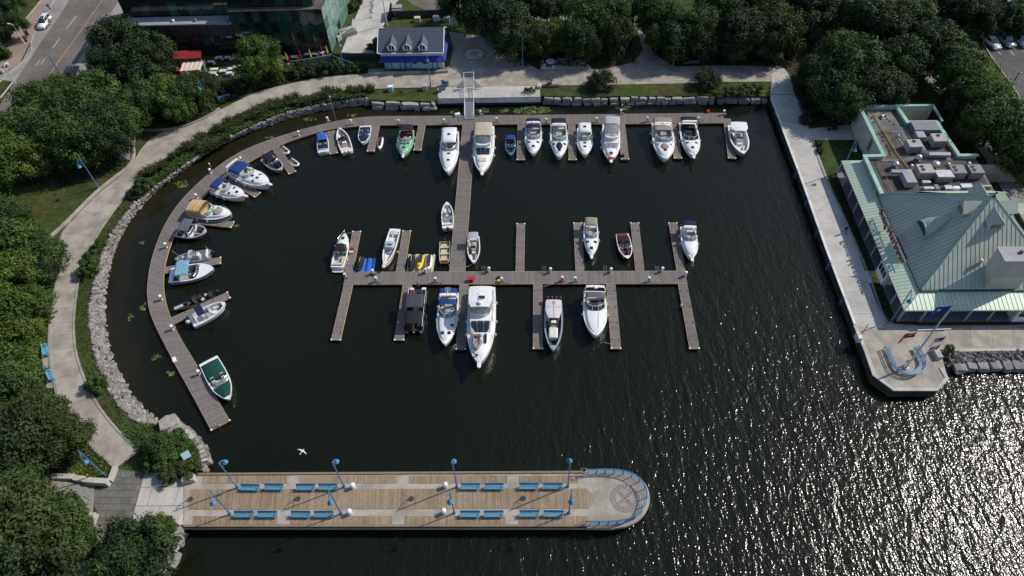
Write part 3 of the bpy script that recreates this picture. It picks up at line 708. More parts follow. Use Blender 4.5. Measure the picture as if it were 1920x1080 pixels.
slab_path('side_yard', [(1790, 225), (1850, 300), (1900, 400)], [(1830, 225), (1880, 300), (1960, 400)], 3, 'concrete_grey', sm=0, hmm=.025)
strip('service_lane', [(1820, 225), (1880, 300), (1960, 380)], [(1870, 225), (1930, 300), (2010, 380)], .045, 'asphalt_dark', n=6)
strip('park_lane', [(1690, -10), (1700, 18)], [(1745, -10), (1750, 15)], .01, 'asphalt', n=2)
strip('park_court', [(1870, -10), (1880, 14)], [(1960, -10), (1960, 12)], .01, 'concrete', n=2)
# round emblem set in the court and the compass rose of the pier are laid later
# steps beside the plaza
st = thing('stone_steps', 'flight of low concrete steps down to the pier plaza', 'steps', G(178, 938, LAND))
o0 = G(178, 938, LAND)
for i in range(7):
    a, b, c, d = G(178 - 12 * i, 908, LAND), G(178 - 12 * i - 4, 962, LAND), G(178 - 12 * (i + 1) - 4, 962, LAND), G(178 - 12 * (i + 1), 908, LAND)
    mb = MB(); mb.prism([(p.x - o0.x, p.y - o0.y) for p in (a, b, c, d)], 0, .15 * (i + 1)); mb.build('step', 'concrete_grey', st)
mb = MB(); P = GP([(98, 900), (94, 965), (20, 990), (-60, 985), (-60, 880), (40, 885)], LAND); mb.prism([(p.x, p.y) for p in P], LAND, LAND + 1.06)
tag(mb.build('upper_terrace', 'concrete_grey'), kind='structure')
def low_wall(label, px, w_, h, m='concrete_light', name='low_wall'):
    P = GP(px, LAND); c = P[0]
    mb = MB(); secs = []
    for i, p in enumerate(P):
        t = (P[min(i + 1, len(P) - 1)] - P[max(i - 1, 0)]).normalized(); nn = Vector((-t.y, t.x, 0)) * w_ / 2
        secs.append([p - nn - c, p + nn - c, p + nn - c + Vector((0, 0, h - .06)), p + nn * .93 - c + Vector((0, 0, h)), p - nn * .93 - c + Vector((0, 0, h)), p - nn - c + Vector((0, 0, h - .06))])
    mb.loft(secs); return tag(mb.build(name, m, loc=c), label, 'wall')
low_wall('stepped concrete planter wall above the stairs', [(208, 908), (165, 905), (163, 903), (147, 902), (145, 899), (103, 898)], .7, 1.0)
low_wall('short planter wall running up from the pier plaza corner', [(209, 905), (219, 878)], .5, .7)
low_wall('long leaning concrete wall under the tree below the stairs', [(180, 966), (163, 1012), (150, 1052)], .8, .9)
low_wall('short concrete block at the top left pier corner', [(345, 903), (368, 899)], .8, .8)
low_wall('square concrete block at the lower pier corner', [(328, 976), (341, 976)], 1.3, .8)
low_wall('concrete block seat near the small shrub by the flagpole terrace', [(1750, 657), (1760, 675)], .8, .7)
low_wall('concrete seat wall at the lawn corner by the picnic tables', [(1010, 167), (1013, 160)], .8, .6)
low_wall('long low concrete wall in front of the visitor building', [(692, 141), (790, 138)], .5, .55, 'concrete_grey')
low_wall('low concrete pier beside the visitor building forecourt', [(816, 137), (840, 135)], .6, .5, 'concrete_grey')
# ================================================================== FLOATING DOCKS
def boards(mb, sh, A, B, step, z, rnd, gap=.012, amp=.12):
    n = max(1, int(round((plen(A) + plen(B)) / 2 / step))); A, B = resample(A, n + 1), resample(B, n + 1)
    for i in range(n):
        a, b, c, d = A[i], B[i], B[i + 1], A[i + 1]
        g1 = (d - a).normalized() * gap; g2 = (c - b).normalized() * gap
        q = [a + g1, b + g2, c - g2, d - g1]
        zz = z + rnd.uniform(-.003, .003)
        lo = [Vector((p.x, p.y, z - .04)) for p in q]; hi = [Vector((p.x, p.y, zz)) for p in q]
        mb.add(lo + hi, [(4, 5, 6, 7), (0, 1, 5, 4), (1, 2, 6, 5), (2, 3, 7, 6), (3, 0, 4, 7)])
        s = 1 + rnd.uniform(-amp, amp); sh += [s] * 5
cleat_me = MB().tube([(-.16, 0, .09), (.16, 0, .09)], .028, 5).box((-.05, 0, .04), (.04, .05, .08)).box((.05, 0, .04), (.04, .05, .08)).mesh('cleat', 'black_plastic')
cap_me = MB().box((0, 0, 0), (.24, .24, .14), ch=.05).mesh('corner_bumper', 'white_plastic')
def dock(label, A, B, cat='dock', name='floating_dock', caps=False, cleats=0, group=None, trim=True, seams=0, z=DOCK):
    """A, B: left/right edge point lists in plan"""
    rnd = random.Random(int(abs(A[0].x * 37 + A[0].y * 91)))
    org = (A[0] + B[0]) / 2; org.z = 0
    t = thing(name, label, cat, org, 0, group)
    loc = lambda P, zz: [Vector((p.x - org.x, p.y - org.y, zz)) for p in P]
    a, b = loc(A, z), loc(B, z)
    mb = MB(); sh = []; boards(mb, sh, a, b, .28, z, rnd); mb.build('deck_boards', 'dock_board', t, shade=sh)
    # frame under the boards
    mb = MB(); secs = [[Vector((p.x, p.y, z - .32)), Vector((q.x, q.y, z - .32)), Vector((q.x, q.y, z - .041)), Vector((p.x, p.y, z - .041))] for p, q in zip(a, b)]
    mb.loft(secs); mb.build('frame', 'dock_float', t)
    mb = MB(); secs = []
    for p, q in zip(a, b):
        p2, q2 = p.lerp(q, .12), q.lerp(p, .12)
        secs.append([Vector((p2.x, p2.y, -.3)), Vector((q2.x, q2.y, -.3)), Vector((q2.x, q2.y, z - .321)), Vector((p2.x, p2.y, z - .321))])
    mb.loft(secs); mb.build('float', 'black_plastic', t)
    if trim:
        for P, Q in ((a, b), (b, a)):
            mb = MB(); secs = []
            for p, q in zip(P, Q):
                o = (p - q).normalized() * .05
                secs.append([Vector((p.x, p.y, z - .22)) + o * .05, Vector((p.x, p.y, z - .22)) + o, Vector((p.x, p.y, z + .012)) + o, Vector((p.x, p.y, z + .012)) + o * .05])
            mb.loft(secs); mb.build('edge_board', 'dock_trim', t)
    if caps:
        for p in (a[-1], b[-1]): link('corner_bumper', cap_me, t, (p.x, p.y, z + .0))
        p, q = a[-1], b[-1]; mb = MB(); mb.box(((p.x + q.x) / 2, (p.y + q.y) / 2, z - .12), (max((p - q).length - .1, .2), .1, .24), atan2(q.y - p.y, q.x - p.x)); mb.build('end_fascia', 'dock_trim', t)
    if cleats:
        L = plen(a); n = cleats
        ra, rb = resample(a, n * 2 + 1), resample(b, n * 2 + 1)
        for k in range(n):
            i = 2 * k + 1
            for P, Q in ((ra, rb), (rb, ra)):
                p = P[i].lerp(Q[i], .1); d = (P[i + 1] - P[i]); link('cleat', cleat_me, t, (p.x, p.y, z), atan2(d.y, d.x))
    return t
def finger(label, a, b, wid=1.2, cl=3, group='boat slip fingers'):
    P, Q = G(*a, DOCK), G(*b, DOCK); d = (Q - P).normalized(); n = Vector((-d.y, d.x, 0)) * wid / 2
    return dock(label, [P + n, Q + n], [P - n, Q - n], 'dock', 'dock_finger', True, cl, group)
# curved main walkway
ARC_O = [(1357, 212), (1250, 213), (1100, 215), (980, 216), (870, 217), (780, 218), (705, 218), (667, 221), (630, 227), (580, 239), (530, 254), (502, 263), (460, 280), (427, 298), (393, 324), (360, 354), (335, 381), (315, 410), (300, 440),
         (289, 470), (281, 500), (277, 530), (276, 552), (280, 582), (290, 608), (302, 632), (327, 680), (362, 742), (396, 806)]
ARC_I = [(1357, 230), (1250, 231), (1100, 232), (980, 232), (870, 233), (780, 234), (705, 234), (667, 236), (622, 241), (580, 252), (545, 263), (515, 276), (468, 302), (437, 322), (397, 352), (373, 377), (350, 402), (334, 425), (321, 454),
         (312, 482), (307, 508), (306, 535), (308, 556), (315, 584), (328, 615), (340, 637), (358, 667), (392, 723), (430, 788)]
A, B = GP(ARC_O, DOCK), GP(ARC_I, DOCK)
def cut(P, i, j): return [Vector(p) for p in P[i:j]]
SA, SB = smooth_line(A, 2), smooth_line(B, 2)
k1, k2 = int(len(SA) * .36), int(len(SA) * .66)
dock('long straight walkway dock along the north quay', SB[:k1], SA[:k1], trim=True)
dock('curved upper left part of the walkway dock', SB[k1 - 1:k2], SA[k1 - 1:k2])
dock('left sweep of the walkway dock ending beside the green covered boat', SB[k2 - 1:], SA[k2 - 1:], caps=True)
# centre walkway and T head
def straight(label, a, b, wid, **k):
    P, Q = G(*a, DOCK), G(*b, DOCK); d = (Q - P).normalized(); n = Vector((-d.y, d.x, 0)) * wid / 2
    return dock(label, [P + n, Q + n], [P - n, Q - n], 'dock', **k)
straight('centre walkway dock between the two rows of slips', (879.5, 233.5), (857, 510.5), 2.35, cleats=7)
straight('long T head dock in the middle of the harbour', (646, 521.5), (1287, 519.5), 2.42)
TOPF = [((621, 245), (625.5, 287)), ((705, 235), (695, 283)), ((791, 234), (782.5, 281)), ((977.5, 233), (976, 299)), ((1072, 233), (1073.5, 299)), ((1165, 232), (1172, 298)), ((1262, 232), (1271, 296)), ((1363, 222), (1372.5, 296))]
for i, (a, b) in enumerate(TOPF): finger('%s short dock finger from the left along the north walkway' % ORD[i], a, b, 1.25, 2)
ARCF = [((516, 276), (547.5, 323)), ((430, 334), (482, 365)), ((344, 411), (435, 421)), ((308, 507), (413, 488)), ((322, 602), (428.5, 553))]
for i, (a, b) in enumerate(ARCF): finger('%s dock finger from the top on the curved walkway' % ORD[i], a, b, 1.25, 2)
MIDU = [((653.5, 511), (668.5, 434)), ((750, 511), (762.5, 433)), ((975, 509.5), (976.5, 419.5)), ((1087.5, 509), (1083, 418)), ((1200, 509), (1190, 418)), ((1277, 508.5), (1261.5, 418))]
for i, (a, b) in enumerate(MIDU): finger('%s dock finger from the left above the T head' % ORD[i], a, b, 1.25, 3)
MIDD = [((653.5, 532.5), (629.5, 637)), ((764, 532.5), (748, 637)), ((870, 532), (864, 654)), ((1008.5, 531.5), (1008.5, 653)), ((1145, 531), (1155, 653)), ((1279.5, 531), (1302, 653))]
for i, (a, b) in enumerate(MIDD): finger('%s dock finger from the left below the T head' % ORD[i], a, b, 1.28, 4)
# power pedestals
def pedestal_proto():
    t = thing('power_pedestal', '', 'pedestal')
    MB().box((0, 0, .4), (.30, .26, .8), ch=.04).build('post', 'white_plastic', t)
    mb = MB(); mb.box((0, 0, .94), (.42, .36, .28), ch=.09); mb.build('lamp_head', 'white_plastic', t)
    MB().box((0, -.14, .55), (.2, .04, .3)).build('outlet_panel', 'black_plastic', t)
    mb = MB()
    for k in range(3): mb.lathe([(.16, .14 + k * .05), (.20, .165 + k * .05), (.16, .19 + k * .05)], 10, (.33, 0, 0))
    mb.build('hose_coil', 'rub', t); return t
PED = [((659, 233), 'north'), ((615, 228), 'north'), ((748, 233), 'north'), ((833, 232), 'north'), ((931, 229), 'north'), ((901, 216), 'north'), ((1024, 231), 'north'), ((1118, 229), 'north'), ((1164, 214), 'north'),
       ((1213, 228), 'north'), ((1308, 228), 'north'), ((1356, 215), 'north'), ((561, 254), 'curved'), ((453, 303), 'curved'), ((396, 325), 'curved'), ((370, 372), 'curved'), ((313, 464), 'curved'), ((304, 562), 'curved'), ((325, 618), 'curved'), ((375, 702), 'curved'),
       ((648, 521), 'T head'), ((700, 514), 'T head'), ((706, 528), 'T head'), ((799, 512), 'T head'), ((817, 529), 'T head'), ((917, 510), 'T head'), ((941, 529), 'T head'), ((1032, 511), 'T head'), ((1054, 527), 'T head'), ((1078, 528), 'T head'), ((1145, 511), 'T head'), ((1216, 528), 'T head'), ((1241, 510), 'T head'), ((1285, 518), 'T head')]
pp = pedestal_proto()
cnt = {}
order = {}
for key in ('north', 'curved', 'T head'):
    L = sorted([p for p in PED if p[1] == key], key=lambda p: p[0][0] if key != 'curved' else p[0][1])
    for i, p in enumerate(L): order[p] = i
for i, p in enumerate(PED):
    (x, y), key = p
    o = pp if i == 0 else copy_tree(pp)
    o.location = G(x, y, DOCK); o.rotation_euler = (0, 0, {'north': 0, 'curved': 1.0, 'T head': pi if y < 520 else 0}[key] + random.uniform(-.1, .1))
    where = {'north': 'from the left on the north walkway', 'curved': 'from the top on the curved walkway', 'T head': 'from the left on the T head dock'}[key]
    tag(o, 'white power pedestal, %s %s' % (ORD[order[p]], where), 'pedestal', 'dock power pedestals')
# boarding ladders stowed by pedestals
def ladder_proto():
    t = thing('dock_ladder', '', 'ladder')
    mb = MB()
    for s in (-.2, .2): mb.tube([(s, 0, .02), (s, 0, .75), (s, -.15, .95), (s, -.45, .95), (s, -.5, .02)], .025, 5)
    mb.build('side_rails', 'steel', t)
    for k in range(3): MB().tube([(-.2, 0, .2 + .25 * k), (.2, 0, .2 + .25 * k)], .022, 5).build('rung', 'steel', t)
    return t
lp = ladder_proto(); LAD = [(907, 510), (1020, 510), (1134, 510), (1231, 510), (714, 531), (829, 531), (951, 531), (1226, 531), (569, 251), (763, 233), (843, 231), (1318, 228), (412, 798)]
LADL = ['left of the fifth slip of the T head', 'above the T head between two empty slips', 'beside the tan canopy cruiser on the T head', 'by the right end of the T head', 'on the T head near the left corner', 'behind the blue sports cruiser',
        'behind the flybridge yacht on the T head', 'by the empty slip at the lower right', 'on the curved walkway behind the inflatable boats', 'behind the navy covered runabout', 'behind the white hardtop cruiser', 'behind the black canopy cruiser on the right', 'at the lower end of the curved walkway']
for i, (x, y) in enumerate(LAD):
    o = lp if i == 0 else copy_tree(lp); o.location = G(x, y, DOCK); o.rotation_euler = (0, 0, 0 if y > 520 else pi)
    tag(o, 'steel dock ladder ' + LADL[i], 'ladder', 'dock ladders')
# gangway from the platform to the docks
ga, gb = G(880, 166, LAND), G(880, 224, DOCK); gd = gb - ga; glen = hypot(gd.x, gd.y)
gw = thing('gangway', 'grey ribbed metal gangway down to the docks with handrails', 'gangway', ga, atan2(gd.y, gd.x))
slope = atan2(gd.z, glen)
def gp(x, y, z): return Vector((x, y, z + x * gd.z / glen))
mb = MB(); sh = []
for k in range(34):
    x0, x1 = glen * k / 34 + .02, glen * (k + 1) / 34 - .02
    mb.add([gp(x0, -.75, .1), gp(x1, -.75, .1), gp(x1, .75, .1), gp(x0, .75, .1), gp(x0, -.75, .04), gp(x1, -.75, .04), gp(x1, .75, .04), gp(x0, .75, .04)], [(0, 1, 2, 3), (0, 4, 5, 1), (1, 5, 6, 2), (2, 6, 7, 3), (3, 7, 4, 0)])
mb.build('tread_plates', 'galv', gw)
for s in (-1, 1):
    mb = MB(); mb.tube([gp(0, s * .85, .08), gp(glen, s * .85, .08)], .07, 4); mb.tube([gp(0, s * .85, 1.1), gp(glen, s * .85, 1.1)], .05, 6); mb.tube([gp(0, s * .85, .6), gp(glen, s * .85, .6)], .03, 5)
    for k in range(9): mb.tube([gp(glen * k / 8, s * .85, .05), gp(glen * k / 8, s * .85, 1.1)], .035, 5)
    mb.build('handrail', 'alloy', gw)
mb = MB()
for s in (-1, 1):
    mb.tube([(-2.0, s * .95, .02), (-2.0, s * .95, 2.3), (-.1, s * .95, 2.3), (-.1, s * .95, .02)], .05, 6)
    mb.tube([(-1, s * .95, .02), (-1, s * .95, 2.3)], .03, 5); mb.tube([(-2, s * .95, 1.1), (-.1, s * .95, 1.1)], .03, 5)
mb.tube([(-2, -.95, 2.3), (-2, .95, 2.3)], .05, 6); mb.tube([(-.1, -.95, 2.3), (-.1, .95, 2.3)], .05, 6)
mb.build('gate_frame', 'white_paint', gw)
for s in (-1, 1):
    mb = MB(); mb.add([(.2, s * 1.0, .3), (.2, s * 2.6, .3), (.2, s * 1.0, 2.1)], [(0, 1, 2)]); mb.tube([(.2, s * 1.0, 2.1), (.2, s * 2.6, .3), (.2, s * 1, .3)], .04, 5); mb.build('gate_wing', 'galv', gw)
fr = thing('platform_railing', 'low white railing on the edge of the gangway platform', 'railing', G(822, 184, LAND))
def rail_run(t, P, h, m, posts=1.5, rails=(1.0, .55), r=.03):
    P = [Vector(p) - t.location for p in P]; L = plen(P); n = max(2, int(L / posts) + 1); Q = resample(P, n)
    for f in rails:
        mb = MB(); mb.tube([p + Vector((0, 0, h * f)) for p in P], r, 6); mb.build('rail', m, t)
    me = MB().tube([(0, 0, 0), (0, 0, h)], r, 6).mesh('post', m)
    for q in Q: link('post', me, t, q)
rail_run(fr, GP([(822, 184.5), (866, 184)], LAND + .05), .9, 'white_paint', rails=(1, .7, .4))
fr = thing('platform_railing', 'white railing right of the gangway on the platform edge', 'railing', G(894, 184, LAND))
rail_run(fr, GP([(894, 183.5), (1011, 182)], LAND + .05), .9, 'white_paint', rails=(1, .7, .4))
fr = thing('gangway_fence', 'low wire fence beside the blue bin near the gangway', 'railing', G(720, 166, LAND))
rail_run(fr, GP([(712, 166), (822, 163.5)], LAND), .8, 'steel', rails=(1, .5), r=.02)

# ================================================================== PIER WITH BENCHES
PZ = PIER + .1
pier_px = [(345, 990), (1100, 990), (1150, 991), (1185, 985), (1210, 965), (1221, 938), (1213, 908), (1192, 889), (1160, 881), (1100, 880), (1098, 887), (345, 891)]
P = smooth_line(GP(pier_px[2:9], PZ), 2)
PP = GP(pier_px[:2], PZ) + P + GP(pier_px[9:], PZ)
pt = thing('pier', 'long pier with timber decking, concrete bands and a rounded end', 'pier', G(345, 940, 0))
po = Vector(pt.location)
mb = MB(); mb.prism([(p.x - po.x, p.y - po.y) for p in PP], PZ - .55, PZ, bottom=True); mb.build('deck_slab', 'concrete', pt)
cx = sum(p.x for p in PP) / len(PP); cy = sum(p.y for p in PP) / len(PP)
mb = MB(); mb.prism([((p.x - po.x) * .985 + .3, p.y - po.y + (.35 if p.y < cy else -.35)) for p in PP], -1.8, PZ - .55); mb.build('substructure', 'concrete_dark', pt)
rnd = random.Random(5)
def deck_field(px, nm='timber_planks'):
    a, b, c, d = [G(x, y, PZ) - Vector((po.x, po.y, 0)) for x, y in px]     # tl, tr, br, bl
    mb = MB(); sh = []; boards(mb, sh, [a, b], [d, c], .145, PZ + .045, rnd, .008, .2); tag(mb.build(nm, 'pier_board', pt, shade=sh), kind='stuff')
topx = [(382, 539), (562, 745), (768, 951), (974, 1085)]
for x0, x1 in topx: deck_field([(x0, 892.5), (x1, 891.5), (x1, 906), (x0 - 1, 906.5)])
for x0, x1 in ((362, 521), (545, 736), (760, 948), (973, 1103)): deck_field([(x0, 968), (x1, 967.5), (x1, 984), (x0 - 1, 984.5)])
deck_field([(358, 917.5), (1100, 916), (1103, 953.5), (352, 955.5)])
mb = MB(); sh = []
mb.prism([(p.x - po.x, p.y - po.y) for p in GP([(1101, 917), (1111, 925), (1113, 935), (1111, 945), (1104, 953)], PZ)], PZ, PZ + .02); mb.build('curved_threshold', 'paver_red', pt)
for a, b, nm in (((345, 889.5), (1096, 885.5), 'timber_edge'), ((345, 986.5), (1098, 986), 'timber_edge')):
    A_, B_ = G(*a, PZ) - po, G(*b, PZ) - po; mb = MB(); d = B_ - A_; c = (A_ + B_) / 2
    mb.box((c.x, c.y, PZ + .06), (d.length, .26, .2), atan2(d.y, d.x)); mb.build(nm, 'pier_board', pt, shade=[.8] * 6)
A_, B_ = G(345, 989.5, PZ) - po, G(1100, 989.5, PZ) - po; d = B_ - A_; c = (A_ + B_) / 2
MB().box((c.x, c.y + .02, PZ - .25), (d.length, .12, .5), atan2(d.y, d.x)).build('fascia', 'concrete_grey', pt)
# concrete slabs of the pier head
for i, (q) in enumerate([[(1104, 891), (1131, 889), (1133, 924), (1113, 924)], [(1133, 889), (1160, 888), (1166, 905), (1150, 912), (1135, 924)], [(1114, 926), (1142, 926), (1142, 943), (1113, 944)],
                         [(1106, 948), (1133, 945), (1131, 983), (1106, 983)], [(1135, 945), (1147, 957), (1170, 962), (1172, 983), (1133, 983)]]):
    mb = MB(); mb.prism([(p.x - po.x, p.y - po.y) for p in GP(q, PZ)], PZ, PZ + .018); mb.build('slab', 'concrete', pt)
for a, b in (((400, 908), (1098, 914)), ((400, 957), (1098, 965))):
    pass
# compass rose
cr = thing('compass_rose', 'round grey and pink paving compass rose on the pier head', 'emblem', G(1171.5, 934, PZ + .012)); R0 = 1.75
mb = MB(); N = 48
for k in range(24):
    a0, a1 = 2 * pi * k / 24 + .01, 2 * pi * (k + 1) / 24 - .01
    mb = MB(); mb.prism([(R0 * cos(a0), R0 * sin(a0)), (R0 * cos((a0 + a1) / 2), R0 * sin((a0 + a1) / 2)), (R0 * cos(a1), R0 * sin(a1)), (R0 * .68 * cos(a1), R0 * .68 * sin(a1)), (R0 * .68 * cos(a0), R0 * .68 * sin(a0))], 0, .022); mb.build('ring_paver', 'ring_stone', cr)
mb = MB(); mb.prism([(R0 * .66 * cos(2 * pi * k / 32), R0 * .66 * sin(2 * pi * k / 32)) for k in range(32)], 0, .02); mb.build('disc', 'concrete_grey', cr)
for k in range(4):
    a = pi / 4 + k * pi / 2 - .1; mb = MB(); mb.prism([(0, 0), (.5 * cos(a - .55), .5 * sin(a - .55)), (1.12 * cos(a - .12), 1.12 * sin(a - .12)), (1.12 * cos(a + .12), 1.12 * sin(a + .12)), (.5 * cos(a + .55), .5 * sin(a + .55))], .02, .032); mb.build('point', 'paver_red', cr)
mb = MB(); mb.lathe([(.12, .0), (.12, .05), (.05, .06)], 12); mb.build('centre_stud', 'rust', cr)
em = thing('court_emblem', 'round pale paving emblem in the shaded court by the visitor building', 'emblem', G(889, 101, LAND + .04)); R0 = 2.6
for k in range(20):
    a0, a1 = 2 * pi * k / 20 + .01, 2 * pi * (k + 1) / 20 - .01
    mb = MB(); mb.prism([(R0 * cos(a0), R0 * sin(a0)), (R0 * cos(a1), R0 * sin(a1)), (R0 * .74 * cos(a1), R0 * .74 * sin(a1)), (R0 * .74 * cos(a0), R0 * .74 * sin(a0))], 0, .022); mb.build('ring_paver', 'paver_red', em)
mb = MB(); mb.prism([(R0 * .72 * cos(2 * pi * k / 32), R0 * .72 * sin(2 * pi * k / 32)) for k in range(32)], 0, .02); mb.build('disc', 'concrete_light', em)
for k in range(8):
    a = k * pi / 4; mb = MB(); mb.prism([(0, 0), (.6 * cos(a - .25), .6 * sin(a - .25)), (1.7 * cos(a), 1.7 * sin(a)), (.6 * cos(a + .25), .6 * sin(a + .25))], .02, .03); mb.build('point', 'paver', em)
# pier head railing
rl_ = thing('pier_railing', 'blue metal railing around the rounded pier head', 'railing', G(1102, 885, PZ))
run = [(1102, 888), (1130, 887), (1158, 887.5), (1186, 894), (1206, 911), (1214, 936), (1205, 960), (1184, 978), (1150, 984), (1106, 984)]
run = resample(smooth_line(GP(run, PZ), 2), 60); run = [p - rl_.location for p in run]
for hgt, r in ((1.15, .06), (.95, .025), (.75, .025), (.55, .025), (.35, .025), (.15, .03)):
    MB().tube([p + Vector((0, 0, hgt)) for p in run], r, 6).build('rail', 'blue_paint', rl_)
pme = MB().box((0, 0, .57), (.09, .09, 1.15)).mesh('post', 'blue_paint')
for p in resample(run, 17): link('post', pme, rl_, p)
# benches
def bench_proto(L=2.35):
    t = thing('bench', '', 'bench')
    for k in range(4): MB().box((0, -.42 + k * .115, .45), (L, .1, .045), ch=.012).build('seat_slat', 'blue_bench', t)
    for k in range(4):
        MB().box((0, .02 + k * .035, .56 + k * .105), (L, .09, .04), rx=radians(68), ch=.01).build('back_slat', 'blue_bench', t)
    for s in (-1, 0, 1):
        mb = MB(); x = s * (L / 2 - .12)
        mb.box((x, -.24, .40), (.07, .5, .05)); mb.box((x, -.42, .19), (.07, .07, .38)); mb.box((x, .0, .19), (.07, .07, .38)); mb.box((x, .07, .66), (.06, .05, .52), rx=radians(-16)); mb.build('frame', 'blue_paint', t)
    for s in (-1, 1): MB().box((s * (L / 2 - .12), -.25, .66), (.07, .42, .04)).build('armrest', 'blue_paint', t)
    return t
bp_ = bench_proto(); BX = [(472, 911), (516, 910), (575, 910.5), (617, 910), (883, 909), (927, 909), (992, 908.5), (1036, 908.5), (460, 961), (504, 961), (566, 961), (609, 961), (882, 960.5), (926, 960.5), (993, 960), (1038, 960)]
for i, (x, y) in enumerate(BX):
    o = bp_ if i == 0 else copy_tree(bp_); o.location = G(x, y + 4, PZ + .03); o.rotation_euler = (0, 0, radians(-2.2) + random.uniform(-.02, .02))
    tag(o, 'blue slatted bench on the pier, %s from the left in the %s row' % (ORD[i % 8], 'upper' if i < 8 else 'lower'), 'bench', 'blue benches on the pier')
for (x, y), rz, lb_ in (((86, 659), radians(122), 'upper blue bench in the bay beside the left path'), ((94, 706), radians(127), 'lower blue bench in the bay beside the left path'), ((116, 766), radians(135), 'blue bench half hidden by a tree left of the path'), ((145, 806), radians(137), 'blue bench by the flower bed near the pier plaza'),
                        ((421, 187), radians(25), 'blue bench under the trees by the upper path')):
    o = copy_tree(bp_); o.location = G(x, y, LAND + .04); o.rotation_euler = (0, 0, rz); tag(o, lb_, 'bench', 'blue park benches')
# lamp posts
def lamp_proto(h, arm, name='lamp_post'):
    t = thing(name, '', 'lamp post')
    mb = MB(); mb.lathe([(.2, 0), (.2, .12), (.13, .2), (.13, .9), (.085, 1.0), (.07, h), (.04, h + .1)], 8); mb.build('pole', 'blue_paint', t)
    mb = MB(); mb.tube([(0, 0, h - .3), (0, arm * .4, h - .25), (0, arm * .9, h - .6), (0, arm * 1.1, h - 1.1)], .045, 6); mb.tube([(0, 0, h - 1.5), (0, arm * .9, h - .75)], .02, 5); mb.build('arm', 'blue_paint', t)
    zz = h - 1.5; mb = MB(); mb.lathe([(.06, .5), (.12, .42), (.16, .28), (.34, .05), (.36, 0), (.31, .0), (.1, .1)], 14, (0, arm * 1.1, zz)); mb.build('shade', 'blue_paint', t)
    MB().ell((0, arm * 1.1, zz + .02), (.16, .16, .13), 8, 5).build('globe', 'white_plastic', t)
    return t
la_, lb2 = lamp_proto(6.8, .75), None
LPS = [((446, 914), 0), ((646, 913), 0), ((857, 913), 0), ((1065, 912), 0), ((432, 964), 1), ((640, 963), 1), ((852, 962), 1), ((1067, 962), 1)]
for i, ((x, y), sd) in enumerate(LPS):
    o = la_ if i == 0 else copy_tree(la_); o.location = G(x, y, PZ + .02); o.rotation_euler = (0, 0, pi * sd + radians(-2))
    tag(o, 'blue lamp post on the pier, %s from the left in the %s row' % (ORD[i % 4], 'upper' if i < 4 else 'lower'), 'lamp post', 'blue lamp posts')
for (x, y), rz, lb_ in (((185, 352), 2.6, 'blue lamp post on the lawn beside the left path'), ((198, 892), 3.6, 'blue lamp post in the flower bed above the stairs'), ((396, 206), 3.0, 'blue lamp post by the upper path under the trees'), ((647, 135), 0, 'blue lamp post beside the patio and driveway'),
                        ((808, 163), .2, 'blue lamp post in front of the visitor building'), ((980, 125), 0, 'blue lamp post in the bushes right of the court'), ((1262, 124), .5, 'blue lamp post in the dark bed by the branch path'), ((852, 88), -1.2, 'blue lamp post on the right of the visitor building'), ((1578, 322), 3.2, 'blue lamp post at the upper corner of the restaurant roof'), ((1672, 600), 3.1, 'blue twin lamp post at the restaurant corner')):
    o = copy_tree(la_); o.location = G(x, y, LAND); o.rotation_euler = (0, 0, rz); tag(o, lb_, 'lamp post', 'blue lamp posts')
# banner boards and bins on the pier
for (x, y, z, m, lb_) in ((446, 912.5, 2.2, 'white_plastic', 'small white notice board on the first upper pier lamp post'),):
    o = MB().box((0, -.16, 0), (.55, .04, .75), ch=.015).build('notice_board', m, loc=G(x, 914, PZ) + Vector((0, 0, z))); tag(o, lb_, 'sign')
def bin_proto():
    t = thing('litter_bin', '', 'bin')
    MB().lathe([(.24, 0), (.27, .05), (.28, .75), (.24, .78)], 12).build('body', 'white_plastic', t); MB().lathe([(.31, .78), (.31, .84), (.2, .98), (.08, 1.02)], 12).build('lid', 'white_plastic', t); return t
bn = bin_proto()
for i, (x, y, lb_) in enumerate(((663, 913, 'upper left'), (657, 962, 'lower left'), (836, 912, 'upper right'), (833, 961, 'lower right'))):
    o = bn if i == 0 else copy_tree(bn); o.location = G(x, y + 1, PZ + .02); tag(o, 'white litter bin near the middle of the pier, %s of four' % lb_, 'bin', 'white pier bins')
for (x, y), lb_ in (((1094, 890), 'rescue station frame at the upper end of the pier railing'), ((1100, 983), 'rescue station frame at the lower end of the pier railing')):
    t = thing('life_ring_stand', lb_, 'safety stand', G(x, y, PZ)); mb = MB()
    for a in (-.35, .35):
        for b in (-.25, .25): mb.tube([(a, b, 0), (a, b, 1.2)], .035, 5)
    mb.tube([(-.35, -.25, 1.2), (.35, -.25, 1.2), (.35, .25, 1.2), (-.35, .25, 1.2), (-.35, -.25, 1.2)], .035, 5); mb.build('frame', 'timber_grey', t)
    mb = MB(); mb.tube([(.24 * cos(a * pi / 6), .0, .7 + .24 * sin(a * pi / 6)) for a in range(13)], .05, 6); mb.build('ring', 'seat_red', t)
